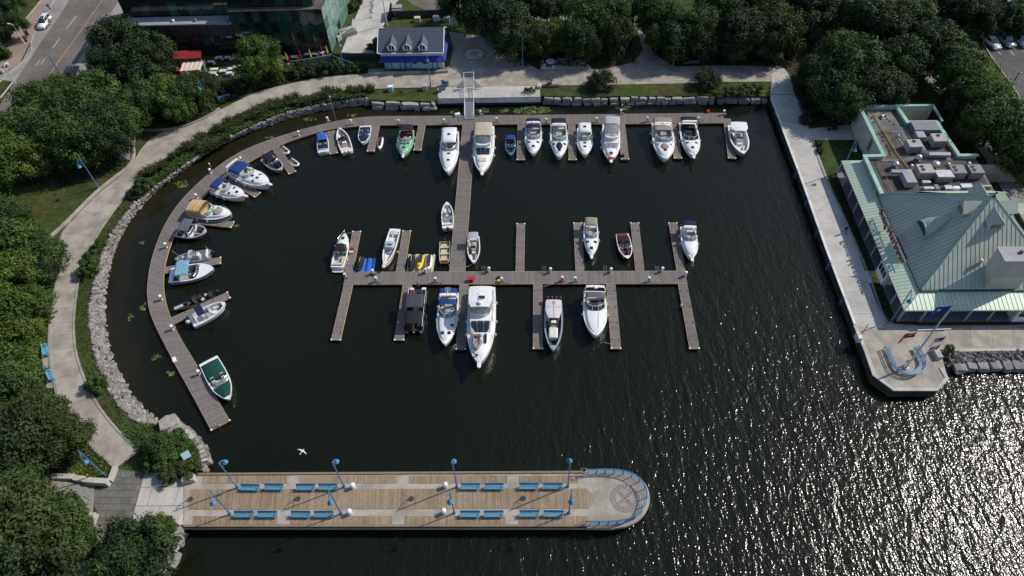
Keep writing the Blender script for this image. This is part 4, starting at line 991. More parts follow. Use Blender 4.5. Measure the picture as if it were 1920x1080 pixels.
# curved bench and lifebuoys of the terrace
# ================================================================== BOATS
class Hull:
    def __init__(s, L, B, fb, tr=.88, p=2.3, q=.8, sheer=.35, smax=.42):
        s.L, s.B, s.fb, s.tr, s.p, s.q, s.sheer, s.smax = L, B, fb, tr, p, q, sheer, smax
        s.st = [0, .05, .12, .2, .28, .36, .44, .52, .6, .67, .74, .8, .86, .91, .95, .98, 1.0]
    def hb(s, t):
        if t <= s.smax: return s.B / 2 * (s.tr + (1 - s.tr) * sin(pi / 2 * t / s.smax))
        u = (t - s.smax) / (1 - s.smax); return max(s.B / 2 * max(1 - u ** s.p, 0) ** s.q, .015)
    def z(s, t): return s.fb * (.94 + s.sheer * t * t)
    def x(s, t): return (t - .5) * s.L
def make_hull(h, t, m='gelcoat', stripe=None, boot='rub', rubm='rub'):
    mb = MB(); secs = []
    for u in h.st:
        b, z, x = h.hb(u), h.z(u), h.x(u); ov = .18 * h.fb * u ** 3
        fl = 1 - .12 - .30 * u ** 3
        xk = x - (.10 * h.L * u ** 6)
        secs.append([(x, b, z), (x - ov * .2, b * (.99 - .06 * u), z * .62), (xk + (x - xk) * .35, b * fl, z * .22), (xk, b * fl * .82, -.05), (xk, 0, -.35 * h.fb), (xk, -b * fl * .82, -.05), (xk + (x - xk) * .35, -b * fl, z * .22), (x - ov * .2, -b * (.99 - .06 * u), z * .62), (x, -b, z)])
    mb.loft(secs, closed=False); n = 9
    mb.f.append(tuple(range(n - 1, -1, -1))); mb.mi.append(0)
    o = mb.build('hull', m, t, smooth=True)
    if stripe:
        for sg in (1, -1):
            mb = MB(); mb.loft([[(h.x(u), sg * (h.hb(u) * 1.0 + .012), h.z(u) * .92), (h.x(u), sg * (h.hb(u) * (.995 - .05 * u) + .02), h.z(u) * .66)][::sg] for u in h.st[:-1]], closed=False); mb.build('stripe', stripe, t)
    mb = MB()
    mb.tube([(h.x(u), h.hb(u) + .01, h.z(u) - .04) for u in h.st] + [(h.x(u), -h.hb(u) - .01, h.z(u) - .04) for u in h.st[::-1]], .035, 5); mb.build('rub_rail', rubm, t)
    return o
def make_deck(h, t, c0, c1, sd, crown=.12, m='deck_white', sole='deck_white', sole_z=.25, inner='gelcoat', fmat=None):
    """deck with an open cockpit between stations c0 and c1"""
    mb = MB(); st = sorted(set(h.st + [c0, c1]))
    fr = [-1, -.75, -.4, 0, .4, .75, 1]
    def row(u): return [(h.x(u), h.hb(u) * f, h.z(u) + crown * (1 - f * f) * min(1, (1 - u) * 3.0) * (1 if u >= c1 else .3)) for f in fr]
    fore = [row(u) for u in st if u >= c1]; aft = [row(u) for u in st if u <= c0]
    mb.sheet([r[::-1] for r in fore])
    if fmat: mb.build('foredeck', fmat, t, smooth=True); mb = MB()
    if len(aft) > 1: mb.sheet([r[::-1] for r in aft])
    mid = [u for u in st if c0 <= u <= c1]
    for sg in (1, -1):
        g = []
        for u in mid:
            b, z, x = h.hb(u), h.z(u), h.x(u); i = max(b - sd, .05)
            g.append([(x, sg * b, z), (x, sg * (b - sd * .1), z + .05), (x, sg * (i + .03), z + .06), (x, sg * i, z + .02), (x, sg * i * .97, sole_z)][::-sg])
        mb.sheet(g)
    for u, s_ in ((c0, 1), (c1, -1)):
        i = max(h.hb(u) - sd, .05); mb.add([(h.x(u), -i, sole_z), (h.x(u), i, sole_z), (h.x(u), i, h.z(u) + .03), (h.x(u), 0, h.z(u) + crown * .4 + .02), (h.x(u), -i, h.z(u) + .03)], [(0, 1, 2, 3, 4)])
    mb.build('deck', m, t, smooth=False)
    mb = MB(); mb.sheet([[(h.x(u), -max(h.hb(u) - sd, .05), sole_z), (h.x(u), max(h.hb(u) - sd, .05), sole_z)][::-1] for u in mid]); mb.build('cockpit_sole', sole, t)
def coachroof(h, t, u0, u1, wf, hh, m='gelcoat', nm='coachroof', base=0.0):
    """raised smooth cabin top following the bow; returns z(u)"""
    us = [u0 + (u1 - u0) * k / 12 for k in range(13)]; secs = []
    def prof(k): return min(1.0, (1 - k) * 3.2) ** .6
    for i, u in enumerate(us):
        k = i / 12; b = h.hb(u) * wf * (1 if k < .9 else .85); z = h.z(u) + base; e = hh * prof(k) if k < 1 else .02
        if i == 0: pass
        secs.append([(h.x(u), b, z), (h.x(u), b * .94, z + e * .7), (h.x(u), b * .75, z + e * .95), (h.x(u), 0, z + e * 1.12), (h.x(u), -b * .75, z + e * .95), (h.x(u), -b * .94, z + e * .7), (h.x(u), -b, z)])
    mb = MB(); mb.loft([s[::-1] for s in secs], closed=False); mb.f.append(tuple(range(7))); mb.mi.append(0); mb.build(nm, m, t, smooth=True)
    def zf(u):
        k = (u - u0) / (u1 - u0); return h.z(u) + base + hh * (prof(k) if k < 1 else 0) * 1.12
    return zf
def hatch(t, h, zf, u, y, sx, sy, m='hatch_dark', nm='hatch', rz=0):
    MB().box((h.x(u), y, zf(u) - .10 * abs(y)), (sx, sy, .07), rz, ch=.03).build(nm, m, t)
def windshield(h, t, u, lw, w_, zb, hh, rake=.5, m='glass_clear', frame='gelcoat', n=12, mull=3):
    x0 = h.x(u); lo = []; hi = []
    for k in range(n + 1):
        a = -1 + 2 * k / n; s = abs(a) ** 3
        lo.append(Vector((x0 - lw * s, w_ * (a * (1 - .0 * s)), zb - .04 * s))); hi.append(Vector((x0 - rake - (lw - .2) * s, w_ * .88 * a, zb + hh)))
    MB().sheet([lo[::-1], hi[::-1]], .0).build('windshield', m, t, smooth=True)
    mb = MB(); mb.tube(hi, .035, 5); mb.tube(lo, .04, 5)
    for k in range(mull + 1):
        i = round(k * n / mull); mb.tube([lo[i], hi[i]], .03, 5)
    mb.build('windshield_frame', frame, t)
def canopy(t, xa, xb, w_, ztop, m, drop=.35, sag=.06, legs=True, zleg=.9, nm='canopy', taper=1.0, front_drop=0.0, rear_drop=0.0, frames=3):
    g = []; N = 9; fr = [-1, -.97, -.82, -.5, 0, .5, .82, .97, 1]; dz = [1, .55, .22, .06, 0, .06, .22, .55, 1]
    for i in range(N + 1):
        k = i / N; x = xa + (xb - xa) * k; wv = sag * (.5 - .5 * cos(2 * pi * k * frames)); ww = w_ * (1 + (taper - 1) * k)
        ed = front_drop * max(0, (k - .8) / .2) ** 2 + rear_drop * max(0, (.2 - k) / .2) ** 2
        g.append([(x, ww * f, ztop - drop * d - ed - wv * (1 - abs(f) * .5)) for f, d in zip(fr, dz)])
    mb = MB(); mb.sheet([r[::-1] for r in g], .035); mb.build(nm, m, t, smooth=True)
    if legs:
        mb = MB()
        for sg in (1, -1):
            xm = (xa + xb) / 2
            for x in (xa + .1, xb - .1): mb.tube([(xm, sg * w_ * 1.0, zleg), (x, sg * w_ * .97, ztop - drop * .6)], .022, 5)
        mb.build('canopy_frame', 'steel', t)
def enclosure(t, xa, xb, w_, zb, ztop, m, vin='vinyl_window', slope_f=.5, slope_r=.2):
    """full camper canvas: fabric top with fabric sides and clear panels"""
    fr = [(-1, 0), (-1, .55), (-.95, .85), (-.7, .97), (0, 1.03), (.7, .97), (.95, .85), (1, .55), (1, 0)]
    secs = []
    for k in range(9):
        q = k / 8; hh = (ztop - zb); top = hh * (1 - .03 * cos(q * 6 * pi))
        x = xa + (xb - xa) * q
        xs = []
        for f, z in fr:
            sh = (slope_f * z * q if q > .6 else 0) - (slope_r * z * (1 - q) if q < .4 else 0)
            xs.append((x - sh, w_ * f * (1 - .08 * z), zb + top * z))
        secs.append(xs)
    mb = MB(); mb.loft([s[::-1] for s in secs], closed=False); mb.f.append(tuple(range(9))); mb.f.append(tuple(range(len(mb.v) - 1, len(mb.v) - 10, -1))); mb.mi += [0, 0]
    mb.build('camper_canvas', m, t, smooth=True)
def seatbox(t, c, d, m='seat_white', nm='seat', rz=0, back=None):
    mb = MB(); mb.box(c, d, rz, ch=.06)
    o = mb.build(nm, m, t)
    if back: MB().box((c[0] + back * d[0] / 2, c[1], c[2] + .3), (.14, d[1], .45), rz, ch=.04).build('seat_back', m, t)
def arch(t, x, w_, zb, zt, m='gelcoat', wd=.4, rake=.4, th=.1, nm='radar_arch'):
    path = [(-w_, zb, 0), (-w_ * .97, zb + (zt - zb) * .6, .6), (-w_ * .82, zt - .06, .95), (-w_ * .4, zt, 1), (w_ * .4, zt, 1), (w_ * .82, zt - .06, .95), (w_ * .97, zb + (zt - zb) * .6, .6), (w_, zb, 0)]
    secs = []
    for y, z, k in path:
        xx = x + rake * k; iy = -th if y > 0 else th; f = abs(y) / w_
        secs.append([(xx - wd / 2, y, z), (xx + wd / 2, y, z), (xx + wd / 2, y + iy * f, z - th * (1 - f * .8)), (xx - wd / 2, y + iy * f, z - th * (1 - f * .8))])
    MB().loft(secs).build(nm, m, t)
def radome(t, x, y, z, r=.3): MB().lathe([(r * .8, 0), (r, .05), (r, .14), (r * .8, .22), (r * .3, .26)], 12, (x, y, z)).build('radome', 'white_plastic', t)
def outboard(t, x, y, z, s=1.0, m='black_plastic', tilt=0.0):
    mb = MB(); secs = []
    for k, (dz, lx, ly, ox) in enumerate(((0, .34, .26, 0), (.12, .52, .38, -.02), (.4, .56, .40, -.06), (.55, .46, .34, -.08), (.6, .28, .2, -.08))):
        secs.append([(x + s * (ox + lx / 2 * cos(a) * (1.1 if abs(cos(a)) > .5 else 1)), y + s * ly / 2 * sin(a) * 1.15, z + s * dz) for a in [2 * pi * j / 10 for j in range(10)]])
    mb.loft(secs); mb.build('outboard_cowl', m, t, smooth=True)
    MB().box((x - .02, y, z - .45 * s), (.22 * s, .14 * s, .95 * s), ch=.03).build('outboard_leg', 'black_plastic', t)
def platform(t, h, ln, m='deck_white', z=.32, wf=.92):
    b = h.hb(0) * wf; x = h.x(0); pts = [(x + .02, -b), (x - ln * .6, -b * .98), (x - ln * .92, -b * .82), (x - ln, -b * .5), (x - ln, b * .5), (x - ln * .92, b * .82), (x - ln * .6, b * .98), (x + .02, b)]
    MB().prism(pts, z - .09, z, bottom=True).build('swim_platform', m, t)
def bowrail(t, h, u0, hh=.55, inset=.12, u1=.995, gap=False, m='steel'):
    us = [u0 + (u1 - u0) * k / 10 for k in range(11)]; mb = MB()
    for sg in (1, -1):
        P = [Vector((h.x(u), sg * max(h.hb(u) - inset, .04), h.z(u) + hh * min(1, .25 + 2.5 * (u - u0) / (u1 - u0)))) for u in us]
        mb.tube(P, .02, 5)
        for k in (2, 5, 8, 10): mb.tube([(P[k].x, P[k].y, h.z(us[k])), P[k]], .018, 4)
    mb.tube([(h.x(u1), max(h.hb(u1) - inset, .04), h.z(u1) + hh), (h.x(u1) + .1, 0, h.z(u1) + hh), (h.x(u1), -max(h.hb(u1) - inset, .04), h.z(u1) + hh)], .02, 5)
    mb.build('bow_rail', m, t)
def pulpit(t, h, ln=.7, w_=.42, m='gelcoat'):
    x = h.x(.96); z = h.z(1) + .01; e = h.x(1) + ln
    MB().prism([(x, -w_ * .6), (e - .15, -w_ / 2), (e, -w_ * .3), (e, w_ * .3), (e - .15, w_ / 2), (x, w_ * .6)], z - .06, z + .05, bottom=True).build('bow_pulpit', m, t)
    MB().box((e - .1, 0, z - .12), (.35, .1, .16), ch=.03).build('anchor', 'galv', t)
fender_me = None
def fender(t, x, y, z):
    global fender_me
    if fender_me is None: fender_me = MB().lathe([(.03, .62), (.05, .56), (.12, .48), (.125, .08), (.06, 0)], 8).mesh('fender', 'white_plastic')
    link('fender', fender_me, t, (x, y, z - .55))
def place(stern, bow, zs=.75, zb=1.0):
    S, B = G(*stern, zs), G(*bow, zb); S.z = B.z = 0; d = B - S
    return (S + B) / 2, d.length, atan2(d.y, d.x)
BOATS = 0
def boat_root(label, stern, bow, beam_px, name='motor_boat', cat='boat', zs=.75, zb=1.0, bs=.93):
    c, L, a = place(stern, bow, zs, zb)
    mx, my = (stern[0] + bow[0]) / 2, (stern[1] + bow[1]) / 2
    d = c.xy.length; ppm = FPX / ((c - Vector((0, 0, CAM_H))).dot(CF))
    # beam measured across the picture; account for foreshortening by heading
    k = hypot(sin(a), cos(a) * (CAM_H / sqrt(CAM_H ** 2 + d ** 2)))
    B = beam_px / (ppm * k) * bs
    t = thing(name, label, cat, c, a)
    return t, L, B
def helm(t, x, y, z, m='seat_white'):
    MB().box((x, y, z + .35), (.45, .5, .5), ch=.08).build('helm_seat', m, t)
    MB().box((x - .2, y, z + .75), (.12, .5, .5), ch=.05).build('seat_back', m, t)
def wheel_(t, x, y, z):
    MB().tube([(x - .1 * sin(0), y + .2 * cos(a * pi / 6), z + .2 * sin(a * pi / 6)) for a in range(13)], .02, 5).build('steering_wheel', 'black_plastic', t)
def dash(t, x, w_, z, m='deck_white'):
    mb = MB(); mb.box((x, -w_ * .45, z), (.5, w_ * .8, .5), ch=.1); mb.build('dashboard', m, t)

def cruiser(label, stern, bow, beam, top='canvas_navy', hull='gelcoat', stripe=None, tops=((.12, .36),), ws=.54, arch_u=None, deckm='gelcoat', hatches=((.66, .0),), pul=True, rails=True, glass='glass_clear', plat=.7, fore_extra=None, fb=1.15, canvas_sides=None, seats='seat_white', hardtop=None, radar=False, htop=2.1, fwd_cover=None, sole='deck_grey', crown=.42):
    t, L, B = boat_root(label, stern, bow, beam, 'cabin_cruiser')
    h = Hull(L * .93 if plat else L, B, fb, .9, 2.4, .78)
    off = (plat or 0) * .3
    make_hull(h, t, hull, stripe)
    make_deck(h, t, .06, ws - .02, .28 * B / 3.2, .14, deckm, sole, fb * .45)
    zf = coachroof(h, t, ws - .02, .93, .80, crown, deckm)
    if plat: platform(t, h, plat)
    windshield(h, t, ws + .07, L * .11, B * .41, h.z(ws) + .30, .62, .55, glass)
    z0 = fb * .45
    seatbox(t, (h.x(.10), 0, z0 + .25), (.6, B * .7, .5), seats, 'aft_bench', back=-1)
    seatbox(t, (h.x(.24), -B * .28, z0 + .25), (1.3, .5, .5), seats, 'side_bench')
    helm(t, h.x(ws - .13), -B * .2, z0, seats); helm(t, h.x(ws - .13), B * .2, z0, seats)
    MB().box((h.x(ws - .02), 0, h.z(ws) + .1), (.6, B * .74, .34), ch=.12).build('dashboard', 'deck_white', t); wheel_(t, h.x(ws - .055), -B * .2, h.z(ws) + .25)
    for i, tp in enumerate(tops):
        a, b = tp[0], tp[1]; m = tp[2] if len(tp) > 2 else top; zt = tp[3] if len(tp) > 3 else htop
        canopy(t, h.x(a), h.x(b), B * .42, zt + fb * .5, m, .32, .05, True, h.z(.3), frames=2 + i, rear_drop=.15)
    if canvas_sides: enclosure(t, h.x(canvas_sides[0]), h.x(canvas_sides[1]), B * .46, h.z(.2), htop + fb * .45, top)
    if hardtop:
        a, b = hardtop; N = []
        mb = MB(); secs = []
        for k in range(7):
            x = h.x(a + (b - a) * k / 6); ww = B * .40 * (1 - .1 * (k / 6) ** 2); e = [.02, .0, 0, 0, 0, .05, .18][k]
            secs.append([(x, ww * f, htop + fb * .5 - .12 * f * f - e + (-.09 if lo else 0)) for f, lo in ((-1, 0), (-.6, 0), (0, 0), (.6, 0), (1, 0), (1, 1), (0, 1), (-1, 1))][::-1])
        mb.loft(secs); mb.build('hardtop', 'gelcoat', t, smooth=True)
        mb = MB()
        for sg in (1, -1):
            for u in (a + .02, b - .02): mb.tube([(h.x(u) + (.5 if u > .3 else 0), sg * B * .43, h.z(u) + .1), (h.x(u), sg * B * .38, htop + fb * .5 - .2)], .05, 5)
        mb.build('hardtop_struts', 'gelcoat', t)
        MB().box((h.x((a + b) / 2), 0, htop + fb * .5 + .03), (.5, .5, .06), ch=.02).build('roof_hatch', 'hatch_dark', t)
    if arch_u: arch(t, h.x(arch_u), B * .46, h.z(arch_u), htop + fb * .5 + .12, 'gelcoat', .42, -.3)
    if radar: radome(t, h.x(arch_u or .3), 0, htop + fb * .5 + .14)
    for hu, hy in hatches: hatch(t, h, zf, hu, hy * B, .52, .5)
    if fwd_cover:
        a, b, w_, m = fwd_cover; g = []
        for k in range(7):
            u = a + (b - a) * k / 6; ww = w_ * B * sin(pi * (.15 + .7 * k / 6)); g.append([(h.x(u), -ww, zf(u) - .02), (h.x(u), -ww * .8, zf(u) + .06), (h.x(u), 0, zf(u) + .1), (h.x(u), ww * .8, zf(u) + .06), (h.x(u), ww, zf(u) - .02)][::-1])
        MB().sheet(g, .05).build('sunpad_cover', m, t, smooth=True)
    if rails: bowrail(t, h, ws + .06)
    if pul: pulpit(t, h)
    for u in (.25, .5): fender(t, h.x(u), h.hb(u) + .1, h.z(u) - .1); fender(t, h.x(u), -h.hb(u) - .1, h.z(u) - .1)
    MB().box((h.x(.5), 0, .02), (.01, .01, .01))
    return t, h, B

def runabout(label, stern, bow, beam, hull='gelcoat', stripe=None, c0=.1, c1=.88, ws=.52, top=None, cover=None, bow_cover=None, seats='seat_white', inner='deck_white', engine='none', fb=.85, topz=1.75, glass='glass_tint', topu=(.2, .5), deckm='gelcoat', tr=.86, sunpad=None, sole='deck_white', nm='runabout', tower=None):
    t, L, B = boat_root(label, stern, bow, beam, nm, zs=.6, zb=.85)
    h = Hull(L * .97, B, fb, tr, 2.5, .8, .3)
    make_hull(h, t, hull, stripe); make_deck(h, t, c0, c1, .17 * B / 2.3, .08, deckm, sole, .3)
    for sg in (1, -1):
        MB().box((h.x(ws) - .05, sg * B * .26, .72), (.45, B * .32, .55), ch=.1).build('console', inner, t)
        helm(t, h.x(ws - .13), sg * B * .24, .3, seats)
    wheel_(t, h.x(ws - .06), -B * .24, 1.0)
    seatbox(t, (h.x(c0 + .06), 0, .52), (.55, B * .72, .4), seats, 'aft_bench', back=-1)
    if not bow_cover:
        for sg in (1, -1): seatbox(t, (h.x(.70), sg * B * .2, .55), (L * .17, B * .17, .34), seats, 'bow_seat', rz=-sg * .12)
    windshield(h, t, ws + .05, L * .07, B * .44, h.z(ws) + .04, .38, .3, glass, 'steel')
    if top: canopy(t, h.x(topu[0]), h.x(topu[1]), B * .44, topz + fb * .5, top, .2, .04, True, h.z(.4))
    def cov(a, b, m, z=.12, nm='cover'):
        g = []
        for k in range(9):
            u = a + (b - a) * k / 8; bb = max(h.hb(u) - .1, .03); zz = h.z(u) + .05; e = z * sin(pi * (.08 + .84 * k / 8))
            g.append([(h.x(u), -bb, zz), (h.x(u), -bb * .85, zz + .05 + e * .5), (h.x(u), -bb * .4, zz + .06 + e), (h.x(u), 0, zz + .09 + e * 1.1), (h.x(u), bb * .4, zz + .06 + e), (h.x(u), bb * .85, zz + .05 + e * .5), (h.x(u), bb, zz)][::-1])
        MB().sheet(g, .03).build(nm, m, t, smooth=True)
    if cover: cov(*cover, nm='cockpit_cover')
    if bow_cover: cov(*bow_cover, nm='bow_cover')
    if sunpad: MB().box((h.x(.07), 0, h.z(.07) + .1), (L * .13, B * .7, .16), ch=.06).build('sunpad', sunpad, t)
    if engine == 'outboard': outboard(t, h.x(0) - .3, 0, h.z(0) - .1, 1.0)
    elif engine == 'outboard_white': outboard(t, h.x(0) - .3, 0, h.z(0) - .1, 1.0, 'white_plastic')
    if tower:
        arch(t, h.x(.42), B * .46, h.z(.42), 2.3, tower, .12, .5, .06, 'wake_tower')
    return t, h, B
def console_boat(label, stern, bow, beam, hull='gelcoat', top='canvas_navy', ttop=(.34, .58), engines=1, emat='black_plastic', fb=.85, sole='deck_white', hard=False, topm=None, inner='gelcoat', seats='seat_white', topz=2.0, deckm='gelcoat', lean=True):
    t, L, B = boat_root(label, stern, bow, beam, 'centre_console_boat', zs=.6, zb=.95)
    h = Hull(L * .95, B, fb, .88, 2.3, .78, .45); make_hull(h, t, hull); make_deck(h, t, .08, .90, .2 * B / 2.4, .06, deckm, sole, .32)
    MB().box((h.x(.46), 0, .85), (L * .11, B * .32, 1.05), ch=.14).build('console', inner, t)
    MB().box((h.x(.50), 0, 1.5), (.08, B * .34, .4), ry=-.4).build('windscreen', 'glass_tint', t)
    wheel_(t, h.x(.40), 0, 1.3)
    if lean: MB().box((h.x(.34), 0, .8), (.5, B * .36, .95), ch=.1).build('leaning_post', seats, t)
    seatbox(t, (h.x(.58), 0, .55), (L * .06, B * .28, .42), seats, 'console_seat')
    for sg in (1, -1): seatbox(t, (h.x(.74), sg * B * .2, .52), (L * .18, B * .16, .36), seats, 'bow_seat', rz=-sg * .2)
    MB().box((h.x(.11), 0, .62), (.45, B * .62, .55), ch=.08).build('transom_seat', seats, t)
    if hard:
        secs = []
        for k in range(9):
            q = k / 8; x = h.x(ttop[0] + (ttop[1] - ttop[0]) * q); ww = B * .42 * (1 - .55 * max(0, q - .62) ** 1.1 / .38 ** 1.1 * .6) * (.96 if k == 0 else 1)
            secs.append([(x, ww * f, topz + fb * .5 - .08 * f * f + lo) for f, lo in ((-1, 0), (-.5, 0), (0, 0), (.5, 0), (1, 0), (1, -.1), (0, -.1), (-1, -.1))][::-1])
        MB().loft(secs).build('hard_top', topm or 'gelcoat', t, smooth=False)
    else: canopy(t, h.x(ttop[0]), h.x(ttop[1]), B * .40, topz + fb * .5, top, .16, .03, False)
    mb = MB()
    for sg in (1, -1):
        for u, u2 in ((.42, ttop[0] + .04), (.50, ttop[1] - .05)): mb.tube([(h.x(u), sg * B * .2, .4), (h.x(u), sg * B * .24, 1.5), (h.x(u2), sg * B * .34, topz + fb * .5 - .12)], .03, 5)
    mb.build('top_frame', 'alloy', t)
    n = engines
    for k in range(n): outboard(t, h.x(0) - .32, (k - (n - 1) / 2) * .62, h.z(0) - .05, 1.05, emat)
    return t, h, B
# ---- the north row, left to right
runabout('small runabout with bright blue canopy and dark cockpit cover', (607, 287), (603.5, 249), 23, cover=(.12, .62, 'canvas_navy', .05), bow_cover=(.68, .93, 'canvas_navy', .05), top='canvas_royal', topu=(.5, .86), topz=1.1, tr=.95)
t, h, B = console_boat('white open fishing boat with black console near the small blue canopy', (652, 287), (636, 240), 25, ttop=(.4, .55), top='canvas_black', topz=.9, engines=2, inner='seat_dark', sole='seat_cream', emat='tube_grey')
MB().tube([(h.x(.95), .1, h.z(.95) + .05), (h.x(.7), -.45, h.z(.7) + .08), (h.x(.5), -.8, h.z(.5) + .08)], .09, 6).build('rod_bag', 'canvas_black', t)
runabout('bowrider under navy covers with white coaming and walk-through windshield', (686, 237), (680.5, 270), 25, cover=(.10, .5, 'canvas_navy', .08), bow_cover=(.58, .92, 'canvas_navy', .06), tr=.92)
t, h, B = cruiser('pale green cabin cruiser with dark canopy at the north walkway', (763, 246), (756.5, 293), 33, 'canvas_black', 'hull_green', None, ((.0, .26),), .50, None, 'hull_green', ((.60, -.2), (.62, 0), (.60, .2), (.76, 0)), True, plat=None, fb=1.0, seats='seat_red', htop=2.0)
cruiser('white express cruiser with hardtop left of the centre walkway', (845, 249), (840.5, 333), 38.5, 'canvas_black', tops=(), ws=.50, hatches=((.60, 0), (.76, 0)), hardtop=(.08, .42), glass='glass_clear', htop=2.4, fb=1.45, plat=.8, pul=False, sole='seat_dark', crown=.5)
def flybridge(label, stern, bow, beam, canvas='canvas_beige', fb=1.7, hard=False, salon=(.22, .66), fly=(.16, .5), name='flybridge_yacht', ws_m='glass_tint', topu=(.02, .24), fly_glass='vinyl_window', bowstuff=None, house_h=1.35, win=3, plat=1.0):
    t, L, B = boat_root(label, stern, bow, beam, name, zs=1.0, zb=1.6)
    h = Hull(L * .95, B, fb, .9, 2.6, .72, .3); make_hull(h, t); make_deck(h, t, .04, salon[0], .35, .16, 'deck_white', 'teak', fb * .45)
    platform(t, h, plat)
    zf = coachroof(h, t, salon[1] - .08, .94, .70, .38, 'gelcoat', 'trunk_cabin')
    # deck house with raked windscreen
    zb = h.z(.4) + .02; zt = zb + house_h; ww = B * .41; secs = []
    for k, (u, e, wf) in enumerate(((salon[0], 1, 1), (salon[0] + .05, 1, 1), (salon[1] - .2, 1, 1), (salon[1] - .12, 1, .97), (salon[1] - .05, .46, .90), (salon[1] + .0, .06, .74))):
        secs.append([(h.x(u), ww * wf, zb), (h.x(u), ww * wf * .98, zb + (zt - zb) * e * .5), (h.x(u), ww * wf * .92, zb + (zt - zb) * e), (h.x(u), 0, zb + (zt - zb) * e + .06), (h.x(u), -ww * wf * .92, zb + (zt - zb) * e), (h.x(u), -ww * wf * .98, zb + (zt - zb) * e * .5), (h.x(u), -ww * wf, zb)][::-1])
    mb = MB(); mb.loft(secs, closed=False); mb.f.append(tuple(range(7))); mb.mi.append(0); mb.build('deck_house', 'gelcoat', t)
    # raked front panes, proud of the house
    pts = []
    for y0, y1 in ([(-.86, -.36), (-.27, .27), (.36, .86)] if win == 3 else [(-.86, -.04), (.04, .86)]):
        u0, u1 = salon[1] - .115, salon[1] - .012
        def P(u, y, zz): return Vector((h.x(u) + (.10 * L * .0), y, zz))
        b0 = .02 * L
        q = [P(u0, ww * .90 * y0, zt + .03), P(u0, ww * .90 * y1, zt + .03), P(u1 - .012 * (abs(y1) > .5) * 1.6, ww * .80 * y1, zb + .26), P(u1 - .012 * (abs(y0) > .5) * 1.6, ww * .80 * y0, zb + .26)]
        nn = (q[1] - q[0]).cross(q[3] - q[0]).normalized()
        if nn.z < 0: nn = -nn
        MB().poly3([p + nn * .09 for p in q][::-1], .04).build('windscreen_pane', ws_m, t)
    for sg in (1, -1):
        for u0, u1 in ((salon[0] + .03, salon[0] + .15), (salon[0] + .17, salon[1] - .16)):
            MB().poly3([(h.x(u0), sg * (ww * .995 + .015), zb + .35), (h.x(u1), sg * (ww * .995 + .015), zb + .35), (h.x(u1) - .2, sg * (ww * .94 + .02), zb + house_h * .85), (h.x(u0) + .1, sg * (ww * .94 + .02), zb + house_h * .85)][::sg], .03).build('side_window', ws_m, t)
    # flybridge tub
    f0, f1 = fly; zt2 = zt + .75; fw = B * .40; secs = []; secs2 = []
    N = 12; out = [(h.x(f0), -fw), (h.x(f0), fw)]
    ring = [(h.x(f0), -fw), (h.x(f0 + (f1 - f0) * .6), -fw), (h.x(f1 - .03), -fw * .82), (h.x(f1), -fw * .4), (h.x(f1), fw * .4), (h.x(f1 - .03), fw * .82), (h.x(f0 + (f1 - f0) * .6), fw), (h.x(f0), fw)]
    cxm = (h.x(f0) + h.x(f1)) / 2
    lo = [(x, y * .97, zt - .02) for x, y in ring]; hi = [(x + (.12 if x > cxm else 0), y, zt2) for x, y in ring]; inn = [(cxm + (x - cxm) * .9, y * .88, zt2 + .02) for x, y in ring]; flo = [(cxm + (x - cxm) * .88, y * .86, zt + .12) for x, y in ring]
    MB().loft([lo, hi, inn, flo], cap0=False).build('flybridge_tub', 'gelcoat', t)
    seatbox(t, (h.x(f0 + .05), 0, zt + .35), (.6, fw * 1.4, .45), 'seat_white', 'fly_bench', back=-1)
    helm(t, h.x(f0 + (f1 - f0) * .55), -fw * .35, zt + .1); helm(t, h.x(f0 + (f1 - f0) * .55), fw * .35, zt + .1)
    MB().box((h.x(f1 - .06), 0, zt + .55), (.55, fw * 1.3, .75), ch=.15).build('fly_console', 'gelcoat', t)
    top = zt2 + 1.25
    if hard:
        secs = []
        for k in range(9):
            q = k / 8; x = h.x(f0 - .05 + (f1 - f0 + .02) * q); w2 = fw * 1.02 * (1 - .22 * max(0, q - .7) / .3) * (.93 if k == 0 else 1); e = .02 + .12 * max(0, q - .75) / .25
            secs.append([(x, w2 * f, top - .10 * f * f - e + lo_) for f, lo_ in ((-1, 0), (-.6, 0), (0, 0), (.6, 0), (1, 0), (1, -.12), (0, -.12), (-1, -.12))][::-1])
        MB().loft(secs).build('hardtop', 'gelcoat', t, smooth=False)
        for y0, y1 in ((-.95, -.35), (-.32, .32), (.35, .95)):
            xf = h.x(f1); MB().poly3([(xf - .35 - .2 * abs(y0) * 2, fw * .95 * y0, top - .2), (xf - .35 - .2 * abs(y1) * 2, fw * .95 * y1, top - .2), (xf + .1 - .35 * (abs(y1) > .5), fw * .9 * y1, zt2 + .04), (xf + .1 - .35 * (abs(y0) > .5), fw * .9 * y0, zt2 + .04)], .02).build('fly_windscreen', fly_glass, t)
        mb = MB()
        for sg in (1, -1):
            for u in (f0, f0 + (f1 - f0) * .45, f1 - .06): mb.tube([(h.x(u), sg * fw * .97, zt2), (h.x(u) - .2, sg * fw * .95, top - .15)], .06, 5)
        mb.build('hardtop_posts', 'gelcoat', t)
        MB().box((h.x(f0 + .10), .2, top + .05), (.5, .9, .06), ch=.02).build('roof_vent', 'hatch_dark', t)
        mb = MB()
        for k in range(5): mb.box((h.x(f0 + .05 + .03 * k), -.25 + (k % 2) * .5, top + .06), (.22, .10, .08), .4 * k)
        mb.build('antenna_bases', 'tube_grey', t); radome(t, h.x(f0 + .17), 0, top + .02, .33)
        MB().box((h.x(f0 + .14), 0, top + .03), (.55, .45, .05)).build('roof_hatch', 'deck_grey', t)
    else:
        canopy(t, h.x(topu[0]), h.x(topu[1]), fw * 1.04, top, canvas, .3, .05, True, zt2)
        mb = MB()
